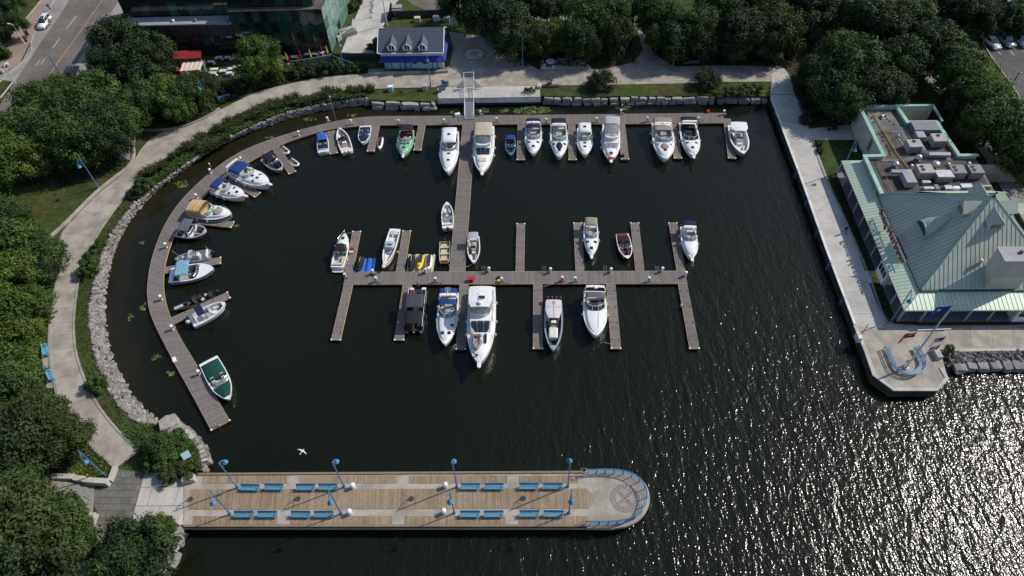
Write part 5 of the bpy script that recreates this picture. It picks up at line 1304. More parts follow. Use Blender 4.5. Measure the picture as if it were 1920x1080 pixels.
        for y in (-.9, -.45, 0, .45, .9): mb.tube([(h.x(topu[1]), fw * y, top - .12 - .2 * y * y), (h.x(f1) - .3, fw * y * .9, zt2 + .05)], .02, 4)
        mb.build('enclosure_frame', 'steel', t)
        MB().sheet([[(h.x(topu[1]) + .02, fw * y, top - .1 - .22 * y * y) for y in (.95, .5, 0, -.5, -.95)], [(h.x(f1) - .25 - .5 * abs(y) ** 3, fw * y * .92, zt2 + .06) for y in (.95, .5, 0, -.5, -.95)]]).build('clear_curtain', fly_glass, t, smooth=True)
    hatch(t, h, zf, salon[1] + .10, 0, .55, .55); pulpit(t, h, .8, .5); bowrail(t, h, salon[1] - .02, .6)
    for u in (.2, .45, .62): fender(t, h.x(u), h.hb(u) + .12, h.z(u) - .15); fender(t, h.x(u), -h.hb(u) - .12, h.z(u) - .15)
    return t, h, B, zf
t, h, B, zf = flybridge('white flybridge yacht with beige canopy right of the centre walkway', (909, 236), (904, 325), 43, fb=1.3, salon=(.22, .70), fly=(.26, .58), topu=(.22, .50), house_h=1.05)
seatbox(t, (h.x(.78), 0, zf(.78) + .0), (.9, 1.3, .2), 'seat_cream', 'bow_sunpad')
runabout('small steel blue boat with dark blue covers between two slips', (957, 258), (957, 292), 21, hull='hull_blue', deckm='hull_blue', cover=(.0, .3, 'canvas_blue', .12), top='canvas_blue', topu=(.0, .25), topz=.9, seats='seat_dark', sole='seat_dark', inner='hull_blue')
cruiser('white cruiser with navy canopy and white radar arch on the north row', (1000, 236), (1000, 292), 34, 'canvas_navy', tops=((.0, .16), (.2, .34)), arch_u=.20, radar=True, hatches=((.66, -.25), (.66, .25), (.80, 0)), pul=False, plat=None)
cruiser('white cruiser with black canopy and navy sunpad cover on the foredeck', (1047, 236), (1049, 299), 35.5, 'canvas_black', tops=((.0, .20),), arch_u=.24, hatches=((.66, -.28), (.66, .28), (.84, 0)), fwd_cover=(.62, .82, .18, 'canvas_navy'), pul=False, plat=None, fb=1.25)
cruiser('smaller white cruiser with white hardtop and dark roof vent', (1095, 243), (1097, 294), 31.5, tops=(), hardtop=(.04, .36), ws=.48, hatches=((.60, .0), (.74, 0)), pul=False, plat=None, crown=.3)
t, h, B, zf = flybridge('white sedan yacht with grey canopy and red tipped bow', (1145, 233), (1146, 300), 37, 'canvas_silver', fb=1.2, salon=(.2, .76), fly=(.22, .58), topu=(.14, .36), house_h=1.0, ws_m='deck_grey')
MB().box((h.x(.97), 0, h.z(.97) + .2), (.7, .9, .16), .3, ch=.06).build('bow_bag', 'red_plastic', t)
cruiser('large white cruiser with taupe canopies and beige sunpad', (1239, 233), (1248, 307), 44, 'canvas_taupe', tops=((.0, .19), (.24, .36)), arch_u=.21, radar=True, hatches=((.64, -.25), (.64, .25), (.80, 0)), fwd_cover=(.62, .78, .19, 'canvas_taupe'), pul=False, plat=.6, fb=1.35)
cruiser('white cruiser with black canopy and black windshield near the right end', (1288, 233), (1300, 296), 38, 'canvas_black', tops=((.0, .17),), arch_u=.2, glass='glass_tint', hatches=((.66, -.22), (.66, .22), (.80, 0)), pul=True, plat=None, sole='seat_dark', seats='seat_dark')
console_boat('grey hulled centre console boat with white hard top at the right end', (1379, 236), (1393, 293), 38, 'hull_grey', hard=True, ttop=(.12, .42), fb=1.0, seats='seat_white', engines=0, topz=2.0)
# ---- curved walkway, top to bottom
runabout('dark grey runabout with navy bimini beside the two inflatables', (498, 296), (529, 320), 24, 'alloy', None, top='canvas_navy', topu=(.18, .42), seats='seat_dark', cover=(.5, .62, 'canvas_navy', .04), deckm='deck_grey', sole='seat_dark', engine='outboard', inner='deck_grey')
cruiser('white cruiser with large blue bimini on the upper curved walkway', (439, 321), (509, 351), 31, 'canvas_blue', tops=((.05, .36),), arch_u=.04, hatches=((.66, -.24), (.68, 0), (.66, .24), (.54, 0)), ws=.46, fb=1.3, plat=.5)
cruiser('white cruiser with navy canopy and fenders below the blue bimini cruiser', (401, 352), (462, 371), 25.5, 'canvas_blue', tops=((.08, .34),), hatches=((.60, .22), (.60, -.22), (.78, 0)), ws=.48, plat=.4)
cruiser('white and navy striped cruiser with tan camper canvas', (356, 396), (439, 405), 27, 'canvas_tan', stripe='hull_navy', tops=(), canvas_sides=(.02, .44), ws=.52, hatches=((.64, .2), (.64, -.2), (.76, 0)), deckm='gelcoat', plat=.4, fb=1.1, pul=False, htop=2.1, fwd_cover=(.58, .8, .24, 'hvac'))
t, h, B = runabout('black and red wake boat with grey bimini on the curved walkway', (333, 433), (389, 436), 26, 'hull_navy', 'hull_red', top='canvas_grey', topu=(.22, .55), seats='seat_dark', sole='deck_grey', deckm='deck_grey', tower='black_plastic', topz=2.0)
t, h, B = console_boat('aluminium fishing boat with upright console and black outboard, bow to the walkway', (397, 477), (326, 486), 20, 'alloy', top='canvas_silver', ttop=(.48, .6), topz=1.2, engines=1, inner='alloy', sole='deck_grey', deckm='alloy', fb=.75)
MB().box((h.x(.08), 0, h.z(0) + .45), (.3, B * .7, .08)).build('rod_rack', 'white_plastic', t)
runabout('white cuddy boat with light blue bimini and bright foredeck', (318, 519), (403, 505), 31, 'gelcoat', 'hull_blue', top='canvas_aqua', topu=(.2, .5), c1=.66, ws=.62, seats='seat_dark', sole='deck_grey', topz=1.9, fb=.95, nm='cuddy_boat', inner='seat_white')
t, h, B = console_boat('low black bass boat with grey foredeck, bow to the walkway', (404, 549), (321, 579), 17.5, 'hull_black', top='canvas_black', ttop=(.42, .5), topz=.5, engines=1, inner='seat_dark', sole='seat_dark', deckm='hull_black', seats='seat_dark', fb=.55)
MB().box((h.x(.86), 0, h.z(.86) + .06), (1.3, .55, .06), ch=.02).build('casting_deck', 'deck_grey', t)
for k, u in enumerate((.2, .3, .62)): seatbox(t, (h.x(u), (-.3, .3, 0)[k], .65), (.45, .4, .3), ('deck_grey', 'seat_white', 'deck_grey')[k], 'pedestal_seat')
console_boat('white centre console boat with navy oval top on the lower curved walkway', (358, 606), (425, 568), 30, top='canvas_navy', ttop=(.22, .42), engines=1, emat='tube_grey', fb=.9)
runabout('white bowrider with dark green cockpit and bow covers', (391, 676), (431, 752), 39, stripe=None, cover=(.07, .47, 'canvas_green', .14), bow_cover=(.66, .93, 'canvas_green', .07), ws=.58, tr=.92, fb=.95, glass='glass_clear')
# ---- above the T head
cruiser('white day cruiser with black bimini, bow to the open water at the left slip', (632, 505), (648, 437), 28.5, 'canvas_black', tops=((.36, .56),), ws=.60, hatches=((.80, 0),), pul=False, plat=.5, seats='seat_cream', htop=1.6, fb=1.0, glass='glass_tint', fwd_cover=None)
t, h, B = console_boat('long white open boat with covered console, bow touching the T head', (742, 430), (721, 502), 25, top='canvas_silver', ttop=(.40, .56), topz=1.0, engines=0, fb=1.0, sole='gelcoat', lean=False)
MB().tube([(h.x(.05), .1, 1.0), (h.x(.4), -.05, 1.5)], .07, 6).build('folded_mast', 'tube_grey', t); pulpit(t, h, .6, .5, 'hardtop_pink')
runabout('white open bowrider tied at the left side of the centre walkway', (840, 430), (838, 379), 24.5, seats='seat_white', inner='deck_grey', sole='deck_white', engine='outboard')
def jonboat(label, stern, bow, beam):
    t, L, B = boat_root(label, stern, bow, beam, 'jon_boat', zs=.4, zb=.5); h = Hull(L * .95, B, .5, .95, 6, .5, .15); h.st = h.st[:-3]
    mb = MB(); X0, X1 = -L * .47, L * .47
    ow = [(X0, B * .47), (X1 * .5, B * .5), (X1, B * .34)]
    secs = [[(X0, B * .46, .5), (X0, B * .40, .0), (X0, -B * .40, .0), (X0, -B * .46, .5)], [(0, B * .5, .5), (0, B * .43, -.02), (0, -B * .43, -.02), (0, -B * .5, .5)], [(X1 * .7, B * .45, .53), (X1 * .7, B * .36, .05), (X1 * .7, -B * .36, .05), (X1 * .7, -B * .45, .53)], [(X1, B * .33, .6), (X1 - .15, B * .28, .35), (X1 - .15, -B * .28, .35), (X1, -B * .33, .6)]]
    mb.loft([s for s in secs], closed=False); mb.f += [(3, 2, 1, 0), (12, 13, 14, 15)]; mb.mi += [0, 0]
    mb.build('hull', 'alloy', t)
    MB().sheet([[(X0 + .05, B * .38, .08), (X0 + .05, -B * .38, .08)], [(X1 * .7, B * .34, .12), (X1 * .7, -B * .34, .12)]]).build('floor', 'float_beige', t)
    mb = MB(); mb.tube([(X0, B * .46, .52), (0, B * .5, .52), (X1 * .7, B * .45, .55), (X1, B * .33, .62), (X1, -B * .33, .62), (X1 * .7, -B * .45, .55), (0, -B * .5, .52), (X0, -B * .46, .52)], .035, 5); mb.build('gunwale', 'alloy', t)
    for x in (-.25, .02, .28): MB().box((L * x, 0, .34), (.34, B * .88, .06)).build('thwart', 'float_beige', t)
    MB().box((L * .37, 0, .42), (L * .12, B * .66, .05)).build('bow_deck', 'seat_red', t); outboard(t, X0 - .2, 0, .4, .7); return t
jonboat('small drab aluminium jon boat behind the white open bowrider', (834, 452), (833, 496), 21.5)
console_boat('small white centre console with grey canopy and brown floor', (888, 443), (888, 495), 26, top='canvas_silver', ttop=(.1, .32), sole='teak', engines=0, fb=.8)
cruiser('white cruiser with khaki canopy above the T head', (1107, 418), (1109, 485), 30, 'canvas_olive', tops=((.02, .26),), hatches=((.64, -.25), (.64, .25), (.82, 0)), ws=.5, pul=True, plat=.5)
runabout('small dark red and white bowrider at the finger above the T head', (1166, 439), (1177, 487), 29, 'hull_black', 'hull_red', seats='seat_red', cover=(.12, .44, 'canvas_black', .05), sole='seat_dark', inner='deck_white', sunpad='seat_red')
cruiser('white cruiser with navy canopy at the right end finger', (1288, 426), (1297, 490), 33, 'canvas_navy', tops=((.0, .22),), arch_u=.26, hatches=(), ws=.48, pul=True, plat=.5)
# ---- below the T head
def pontoon(label, stern, bow, beam):
    t, L, B = boat_root(label, stern, bow, beam, 'pontoon_boat', zs=.7, zb=.7)
    for y in (-.36, 0, .36):
        mb = MB(); mb.tube([(-L * .48, B * y, .15), (L * .40, B * y, .15), (L * .47, B * y, .28), (L * .5, B * y, .42)], [.33, .33, .26, .05], 8); mb.build('float_tube', 'alloy', t)
    MB().box((0, 0, .55), (L * .96, B * .94, .1)).build('deck', 'seat_dark', t)
    for y in (-1, 1):
        MB().box((0, y * B * .46, .98), (L * .88, .06, .72)).build('side_panel', 'hull_black', t); MB().tube([(-L * .44, y * B * .46, 1.38), (L * .44, y * B * .46, 1.38)], .035, 5).build('rail', 'alloy', t)
    for x, y, m in ((-.36, -.28, 'seat_red'), (-.36, .28, 'seat_dark'), (-.22, -.3, 'seat_dark'), (.34, -.3, 'seat_red'), (.34, .3, 'seat_dark')): seatbox(t, (L * x, B * y, .82), (L * .13, B * .26, .45), m, 'lounge_seat')
    MB().box((-L * .02, -B * .25, 1.05), (.7, .8, .9), ch=.12).build('console', 'hull_black', t); helm(t, -L * .12, -B * .25, .6, 'seat_dark')
    canopy(t, -L * .16, L * .14, B * .47, 2.75, 'canvas_slate', .2, .05, True, 1.3); canopy(t, L * .18, L * .46, B * .42, 2.3, 'canvas_black', .25, .08, True, 1.3, nm='forward_canopy')
    outboard(t, -L * .5 - .1, 0, .75, 1.1, 'black_plastic')
    for y in (-1, 1): MB().box((-L * .47, y * B * .32, .72), (.5, B * .25, .3), ch=.1).build('stern_step', 'white_plastic', t)
    return t
pontoon('black pontoon boat with slate bimini and red seats below the T head', (784, 540), (775, 622), 38)
t, h, B = cruiser('white sports cruiser with deep blue canopies and trident marking', (843, 549), (835, 655), 43, 'canvas_blue', tops=((.02, .17), (.23, .34)), arch_u=.19, hatches=((.66, .25), (.80, -.15), (.80, .15)), ws=.47, pul=False, plat=.6, fb=1.25, crown=.38)
mb = MB(); zz = 2.35 + 1.25 * .5 + .03
for y in (-.3, 0, .3): mb.box((h.x(.07), y, zz + .02), (.55, .05, .02))
mb.box((h.x(.115), 0, zz + .02), (.06, .65, .02)); mb.box((h.x(.15), 0, zz + .02), (.5, .07, .02)); mb.build('trident_emblem', 'flag_white', t)
t, h, B, zf = flybridge('largest white flybridge yacht with hardtop and dinghy on its foredeck', (906, 541), (899, 690), 57, fb=1.9, hard=True, salon=(.22, .66), fly=(.25, .49), house_h=1.55, plat=.9)
# dinghy and cradle on the foredeck
mb = MB(); zz = zf(.74) + .15
for sg in (1, -1): mb.tube([(h.x(.67), sg * .45 - .45, zz), (h.x(.80), sg * .45 - .45, zz), (h.x(.84), sg * .2 - .45, zz + .1), (h.x(.855), -.45, zz + .12)], .2, 8)
mb.build('dinghy_tube', 'hvac_dark', t); MB().box((h.x(.75), -.45, zz - .05), (h.L * .15, .8, .1), ch=.04).build('dinghy_floor', 'hvac', t); MB().box((h.x(.70), -.45, zz + .2), (.5, .5, .4), ch=.1).build('dinghy_console', 'rust', t)
MB().tube([(h.x(.68), .6, zz), (h.x(.68), .6, zz + .6), (h.x(.78), .1, zz + .9)], .06, 6).build('davit', 'tube_grey', t)
MB().box((h.x(.72), .75, zz - .05), (1.6, .35, .08)).build('cradle', 'hatch_dark', t)
MB().lathe([(.16, 0), (.18, .12), (.05, .16)], 10, (h.x(.92), -.35, h.z(.92) + .25)).build('windlass', 'hull_navy', t)
t, h, B = console_boat('grey blue centre console boat with pink white hard top and four black outboards', (1038, 566), (1037, 664), 37, 'hull_grey', hard=True, topm='hardtop_pink', ttop=(.12, .48), engines=4, fb=1.15, sole='seat_dark', topz=2.3, deckm='hull_grey', seats='seat_dark')
MB().box((h.x(.64), 0, .95), (L_ := 1.9, 1.3, .8), ch=.2).build('bow_lounge', 'seat_white', t)
mb = MB(); zz = 2.3 + 1.15 * .5
mb.box((h.x(.30), 0, zz + .012), (h.L * .34, .035, .02)); mb.box((h.x(.27), 0, zz - .01), (.035, B * .74, .02)); mb.build('roof_seams', 'hatch_dark', t)
MB().tube([(h.x(.19) + .22 * cos(a * pi / 8), .22 * sin(a * pi / 8), zz + .03) for a in range(17)], .025, 4).build('roof_emblem', 'hatch_dark', t)
t, h, B = cruiser('broad white cruiser with dark grey canopy and white radar dome', (1114, 548), (1117, 640), 48, 'canvas_grey', tops=((.16, .30),), arch_u=.10, radar=True, hatches=(), ws=.42, pul=False, plat=.9, fb=1.5, glass='glass_tint', sole='seat_dark', htop=2.4, crown=.34)
MB().tube([(h.x(.52), .5, h.z(.5) + .5), (h.x(.7), .35, h.z(.7) + .44), (h.x(.86), .3, h.z(.86) + .32)], .02, 4).build('deck_seam', 'hatch_dark', t)
# ---- inflatables, personal watercraft and drive-on floats
def dinghy(label, a, b, w_=1.25):
    t, L, B = boat_root(label, a, b, 10, 'inflatable_dinghy', 'dinghy', .3, .35); B = w_
    P = [(-L * .5, B * .38, .3), (L * .2, B * .38, .3), (L * .38, B * .28, .36), (L * .46, 0, .42), (L * .38, -B * .28, .36), (L * .2, -B * .38, .3), (-L * .5, -B * .38, .3)]
    MB().tube(smooth_line(P, 1), .2, 8).build('inflatable_tube', 'tube_grey', t, smooth=True)
    MB().box((-L * .05, 0, .2), (L * .8, B * .7, .06)).build('floor', 'rust', t); MB().box((-L * .4, 0, .35), (.06, B * .7, .35)).build('transom', 'hvac_dark', t); MB().box((-L * .08, 0, .42), (.22, B * .8, .04)).build('thwart', 'hvac_dark', t)
    for y in (-1, 1): MB().tube([(-L * .3, y * B * .3, .5), (L * .25, y * B * .25, .5)], .03, 5).build('oar', 'teak', t)
dinghy('white inflatable dinghy at the inner end of its finger', (526, 277), (541, 288)); dinghy('white inflatable dinghy near the tip of the finger', (543, 300), (559, 311))
def watercraft(label, a, b, m, top, z=.0, cover=False):
    t, L, B = boat_root(label, a, b, 12, 'personal_watercraft', 'jet ski', .6, .6); B = 1.15; t.location.z = z; L = max(2.9, min(L, 3.4))
    secs = []
    for k, (u, w_, zz) in enumerate(((-.5, .42, .42), (-.3, .5, .45), (0, .5, .5), (.25, .42, .58), (.42, .2, .62), (.5, .03, .6))):
        secs.append([(u * L, B * w_, zz), (u * L, B * w_ * .9, .15), (u * L, 0, -.05 + .3 * max(0, u)), (u * L, -B * w_ * .9, .15), (u * L, -B * w_, zz), (u * L, -B * w_ * .5, zz + .08), (u * L, 0, zz + .12), (u * L, B * w_ * .5, zz + .08)])
    MB().loft(secs).build('hull', m, t, smooth=True)
    if cover:
        g = []
        for u, w_, zz in ((-.48, .3, .6), (-.3, .42, .9), (0, .42, .98), (.12, .4, 1.15), (.3, .34, .9), (.46, .1, .7)): g.append([(u * L, -B * w_ * 1.1, .55), (u * L, -B * w_ * .7, zz * .92), (u * L, 0, zz), (u * L, B * w_ * .7, zz * .92), (u * L, B * w_ * 1.1, .55)][::-1])
        MB().sheet(g, .02).build('cover', top, t, smooth=True); MB().box((-.5, 0, .98), (.9, .06, .03)).build('cover_stripe', 'tube_grey', t)
    else:
        MB().loft([[(u * L, .30 * w_, .55), (u * L, .27 * w_, zz), (u * L, -.27 * w_, zz), (u * L, -.30 * w_, .55)] for u, w_, zz in ((-.42, 1, .78), (-.2, 1, .86), (.05, .9, .84), (.1, .5, .7))]).build('seat', 'seat_dark', t)
        MB().box((L * .2, 0, .75), (.7, .5, .35), ch=.12).build('hood', top, t); MB().tube([(L * .1, -.35, 1.0), (L * .13, 0, .98), (L * .1, .35, 1.0)], .03, 5).build('handlebar', 'black_plastic', t)
    return t
watercraft('white and black jet ski tied beside the finger near the navy runabout', (713.5, 256), (711, 279), 'gelcoat', 'black_plastic')
def float_dock(label, px, m):
    P = GP(px, .35); c = sum(P, Vector()) / 4; t = thing('drive_on_float', label, 'float', (c.x, c.y, 0)); Q = [p - c for p in P]
    for i in range(3):
        u0, u1 = i / 3, (i + 1) / 3
        a, b = Q[0].lerp(Q[1], u0), Q[0].lerp(Q[1], u1); d, e = Q[3].lerp(Q[2], u0), Q[3].lerp(Q[2], u1)
        prof = [(0, .42), (.2, .40), (.4, .18), (.6, .18), (.8, .40), (1, .42)]
        mb = MB(); g = [[a.lerp(b, f).lerp(d.lerp(e, f), v) + Vector((0, 0, z - .35 + .35)) for f, z in prof] for v in (0, .5, 1)]
        g = [[Vector((p.x, p.y, z_)) for p, (f, z_) in zip(r, prof)] for r in g]
        mb.sheet([r[::-1] for r in g] if (g[0][-1] - g[0][0]).cross(g[1][0] - g[0][0]).z < 0 else g, .5); mb.build('float_module', m, t)
    return t
float_dock('blue drive-on float beside the left T head finger', [(671, 484), (704, 484), (700, 511), (664, 511)], 'blue_plastic')
watercraft('jet ski under a black cover on the blue float', (678, 482), (672, 509), 'hull_black', 'canvas_black', .25, True)
float_dock('beige drive-on float carrying three jet skis', [(766, 477), (816, 477), (811, 511), (762, 511)], 'float_beige')
watercraft('jet ski under a dark cover on the beige float', (773, 480), (770, 508), 'hull_black', 'canvas_black', .25, True)
watercraft('yellow jet ski in the middle of the beige float', (790, 479), (785, 507), 'yellow_plastic', 'yellow_plastic', .25)
watercraft('dark red and white jet ski at the right of the beige float', (805, 479), (803, 507), 'gelcoat', 'seat_red', .25)
# mooring lines
for i, (a, b, lb_) in enumerate((((870, 502), (886, 495), 'pale mooring rope from the centre walkway to the small centre console'), ((1016, 538), (1040, 530), 'mooring rope behind the four engine boat'), ((1132, 641), (1148, 645), 'bow line of the broad white cruiser'), ((650, 437), (664, 435), 'bow line of the black bimini cruiser'), ((920, 531), (938, 528), 'yellowish hose across the T head near the red cart'),
                                 ((1375, 290), (1385, 286), 'bow line of the grey centre console at the right end'), ((385, 462), (398, 474), 'mooring rope near the aluminium fishing boat'), ((322, 470), (340, 482), 'bow line of the aluminium fishing boat'))):
    A_, B_ = G(*a, .6), G(*b, .75); mid = (A_ + B_) / 2 - Vector((0, 0, .12)); tag(MB().tube([Vector((0, 0, 0)), mid - A_, B_ - A_], .025, 5).build('mooring_rope', 'rope', loc=A_), lb_, 'rope')
# ================================================================== BUILDINGS
def seam_panels(parent, pts, up, spacing, m, th=.03, seam=.05, off=.02):
    """standing seam sheets laid on a planar polygon; up = uphill direction"""
    pts = [Vector(p) for p in pts]; o = pts[0]; n = Vector((0, 0, 0))
    for i in range(len(pts)): n += (pts[i] - o).cross(pts[(i + 1) % len(pts)] - o)
    n.normalize(); n = n if n.z > 0 else -n
    v = Vector(up); v = (v - n * v.dot(n)).normalized(); u = v.cross(n)
    Q = [((p - o).dot(u), (p - o).dot(v)) for p in pts]
    x0, x1 = min(q[0] for q in Q), max(q[0] for q in Q); k = max(1, round((x1 - x0) / spacing)); s = (x1 - x0) / k
    for i in range(k):
        c = clip_half(clip_half(Q, 1, 0, x0 + (i + 1) * s), -1, 0, -(x0 + i * s))
        if len(c) < 3: continue
        cen = o + u * (sum(q[0] for q in c) / len(c)) + v * (sum(q[1] for q in c) / len(c)) + n * off
        W = [o + u * a + v * b + n * off - cen for a, b in c]
        nn = Vector((0, 0, 0))
        for j in range(len(W)): nn += W[j].cross(W[(j + 1) % len(W)])
        if nn.dot(n) < 0: W = W[::-1]
        mb = MB(); mb.poly3(W, th)
        e = x0 + i * s + .02; ys = []
        for j in range(len(c)):
            a, b = c[j], c[(j + 1) % len(c)]
            if (a[0] - e) * (b[0] - e) < 0: ys.append(a[1] + (b[1] - a[1]) * (e - a[0]) / (b[0] - a[0]))
        if len(ys) >= 2:
            y0, y1 = min(ys), max(ys); a, b = o + u * e + v * y0 + n * off - cen, o + u * e + v * y1 + n * off - cen
            w_ = u * .022; hh = n * seam
            mb.add([a - w_, a + w_, b + w_, b - w_, a - w_ + hh, a + w_ + hh, b + w_ + hh, b - w_ + hh], [(4, 5, 6, 7), (0, 1, 5, 4), (1, 2, 6, 5), (2, 3, 7, 6), (3, 0, 4, 7)])
        mb.build('roof_panel', m, parent, loc=cen)
RZ = radians(-2.4)
rs = thing('restaurant', 'harbour restaurant with green standing seam hip roof and flat plant roof', 'building', (57.27, 60.78, 0), RZ)
W_, ZE, ZA, SK, ZS0, ZS1 = 19.5, 5.4, 13.9, 2.85, 4.3, 5.05
apex = (W_ / 2, W_ / 2, ZA)
# walls
fp = [(0.1, 0.1), (W_ * 2, .1), (W_ * 2, 26), (18.2, 26), (18.2, 27.6), (15.3, 27.6), (14.8, 36.3), (9.9, 36.3), (9.5, 40.7), (3.05, 40.9), (3.15, 27.7), (.1, 27.7)]
mb = MB(); n_ = len(fp)
for i in range(n_):
    a, b = fp[i], fp[(i + 1) % n_]; mb.add([(a[0], a[1], LAND - .2), (b[0], b[1], LAND - .2), (b[0], b[1], 5.3), (a[0], a[1], 5.3)], [(0, 1, 2, 3)])
mb.build('wall', 'stucco', rs)
# dark glazing behind the porch
for i in range(9): MB().box((.04, .1 + 1.5 + 3.1 * i, 3.3), (.06, 2.9, 3.0)).build('glazing', 'dark_glass', rs)
for i in range(12): MB().box((1.6 + 3.1 * i, .04, 3.3), (2.9, .06, 3.0)).build('glazing', 'dark_glass', rs)
# porch floor and posts
MB().box((-1.4, 13, LAND + .06), (2.8, 31.2, .1)).build('porch_floor', 'hvac_dark', rs); MB().box((19, -1.4, LAND + .055), (37.8, 2.7, .1)).build('porch_floor', 'hvac_dark', rs)
post = MB().box((0, 0, (ZS0 + LAND) / 2 - .1), (.2, .2, ZS0 - LAND - .2), ch=.02).mesh('post', 'timber_grey')
for i in range(11): link('post', post, rs, (-SK + .2, -SK + .25 + 3.1 * i, 0))
for i in range(1, 13): link('post', post, rs, (-SK + .2 + 3.1 * i, -SK + .25, 0))
MB().box((-SK + .2, 12.8, ZS0 - .2), (.22, 31.4, .25)).build('eave_beam', 'timber_grey', rs); MB().box((19.2, -SK + .25, ZS0 - .2), (42, .22, .25)).build('eave_beam', 'timber_grey', rs)
# skirt roof, west and south
NS = 28.5
skw = [(-SK, -SK, ZS0), (0, 0, ZS1), (0, 26.8, ZS1), (-SK, NS, ZS0)]
sks = [(-SK, -SK, ZS0), (42, -SK, ZS0), (42, 0, ZS1), (0, 0, ZS1)]
skn = [(-SK, NS, ZS0), (0, 26.8, ZS1), (1.9, 26.85, ZS1), (2.0, NS, ZS0)]
mb = MB(); mb.poly3([p for p in skw], .05); mb.poly3(sks, .05); mb.poly3(skn, .05); sk = mb.build('skirt_roof', 'verdigris', rs)
seam_panels(sk, skw, (1, 0, .8), .62, 'verdigris'); seam_panels(sk, sks, (0, 1, .8), .62, 'verdigris')
for a, b in (((-SK - .04, -SK, ZS0), (-SK - .04, NS, ZS0)), ((-SK, -SK - .04, ZS0), (42, -SK - .04, ZS0))): MB().tube([a, b], .09, 6).build('gutter', 'timber_grey', sk)
MB().tube([(-SK, -SK, ZS0 + .05), (0, 0, ZS1 + .06)], .06, 6).build('hip_cap', 'verdigris_trim', sk)
# main hip roof
c4 = [(0, 0, ZE), (W_, 0, ZE), (W_, W_, ZE), (0, W_, ZE)]
mb = MB()
for i in range(4): mb.poly3([c4[i], c4[(i + 1) % 4], apex])
mr_ = mb.build('main_roof', 'verdigris_dull', rs)
seam_panels(mr_, [c4[3], c4[0], apex], (1, 0, .78), .60, 'verdigris_dull'); seam_panels(mr_, [c4[0], c4[1], apex], (0, 1, .78), .60, 'verdigris_dull')
seam_panels(mr_, [c4[1], c4[2], apex], (-1, 0, .78), .60, 'verdigris_dull'); seam_panels(mr_, [c4[2], c4[3], apex], (0, -1, .78), .60, 'verdigris_dull')
for c in c4: MB().tube([(c[0], c[1], c[2] + .06), (apex[0], apex[1], apex[2] + .06)], .08, 6).build('hip_cap', 'verdigris_trim', mr_)
MB().box((W_ / 2, -.12, ZE - .1), (W_ + .5, .16, .2)).build('gutter', 'mullion', mr_); MB().box((-.12, W_ / 2, ZE - .1), (.16, W_ + .5, .2)).build('gutter', 'mullion', mr_)
MB().box((W_ / 2, .12, 5.15), (W_, .1, .5)).build('fascia', 'mullion', mr_); MB().box((.12, W_ / 2, 5.15), (.1, W_, .5)).build('fascia', 'mullion', mr_)
# east wing roof going out of the picture
wing = [(W_ + .05, 2.5, ZE), (44, 2.5, ZE), (44, 9.6, 10.5), (W_ - 4.5, 9.6, 10.5)]
mb = MB(); mb.poly3(wing, .05); wing2 = [(44, 9.6, 10.5), (44, 17, ZE), (W_ + .05, 17, ZE), (W_ - 4.5, 9.6, 10.5)]; mb.poly3(wing2, .05); wr = mb.build('wing_roof', 'verdigris_dull', rs); seam_panels(wr, wing, (0, 1, .5), .62, 'verdigris_dull')
# apex dormers
for k in range(4):
    a = k * pi / 2; ca, sa = cos(a), sin(a)
    R_ = lambda x, y, z: Vector((W_ / 2 + x * ca - y * sa, W_ / 2 + x * sa + y * ca, z))
    mb = MB(); f = 3.5; zr, ze_ = 12.95, 11.85; w_ = 1.05
    mb.poly3([R_(f + .25, 0, zr), R_(f + .25, w_ + .2, ze_ - .15), R_(1.0, w_ + .2, ze_ - .15), R_(.8, 0, zr)][::-1], .06); mb.poly3([R_(f + .25, 0, zr), R_(.8, 0, zr), R_(1.0, -w_ - .2, ze_ - .15), R_(f + .25, -w_ - .2, ze_ - .15)][::-1], .06)
    d = mb.build('dormer', 'verdigris_dull', mr_)
    mb = MB(); mb.add([R_(f, -w_, 10.5), R_(f, w_, 10.5), R_(f, w_, ze_), R_(f, 0, zr - .1), R_(f, -w_, ze_), R_(1.2, -w_, 10.5), R_(1.2, w_, 10.5), R_(1.2, w_, ze_), R_(1.2, -w_, ze_)], [(0, 1, 2, 3, 4), (1, 6, 7, 2), (5, 0, 4, 8)]); mb.build('cheek', 'stucco', d)
    MB().box(R_(f + .03, 0, 11.45), (.08 if k % 2 == 0 else 1.3, 1.3 if k % 2 == 0 else .08, .75)).build('louvre', 'hvac_dark', d)
MB().lathe([(.3, 0), (.3, .1), (.08, .3), (.06, .7), (.16, .8), (.02, .95)], 10, (W_ / 2, W_ / 2, ZA - .1)).build('finial', 'mullion', mr_)
# eyebrow dormer on the west slope
N = 10; bx, by, rr = 1.9, 9.4, 1.75; g = []
for i in range(5):
    k = i / 4; xx = bx + .4 + 3.3 * k; sc = (1 - k) ** .7 if k < 1 else .02
    g.append([(xx, by + rr * sc * cos(pi * j / N) , ZE + .872 * xx * (1 if k > 0 else .9) + rr * .9 * sc * sin(pi * j / N)) for j in range(N + 1)])
ey = MB().sheet(g, .0).build('eyebrow_dormer', 'verdigris_dull', mr_, smooth=True)
mb = MB(); base = [(bx + .45, p[1], p[2]) for p in g[0]]; mb.add(base, [tuple(range(len(base)))]); mb.build('dormer_front', 'mullion', ey)
MB().tube([(p[0] - .05, p[1], p[2]) for p in g[0]], .1, 6).build('dormer_trim', 'verdigris_trim', ey)
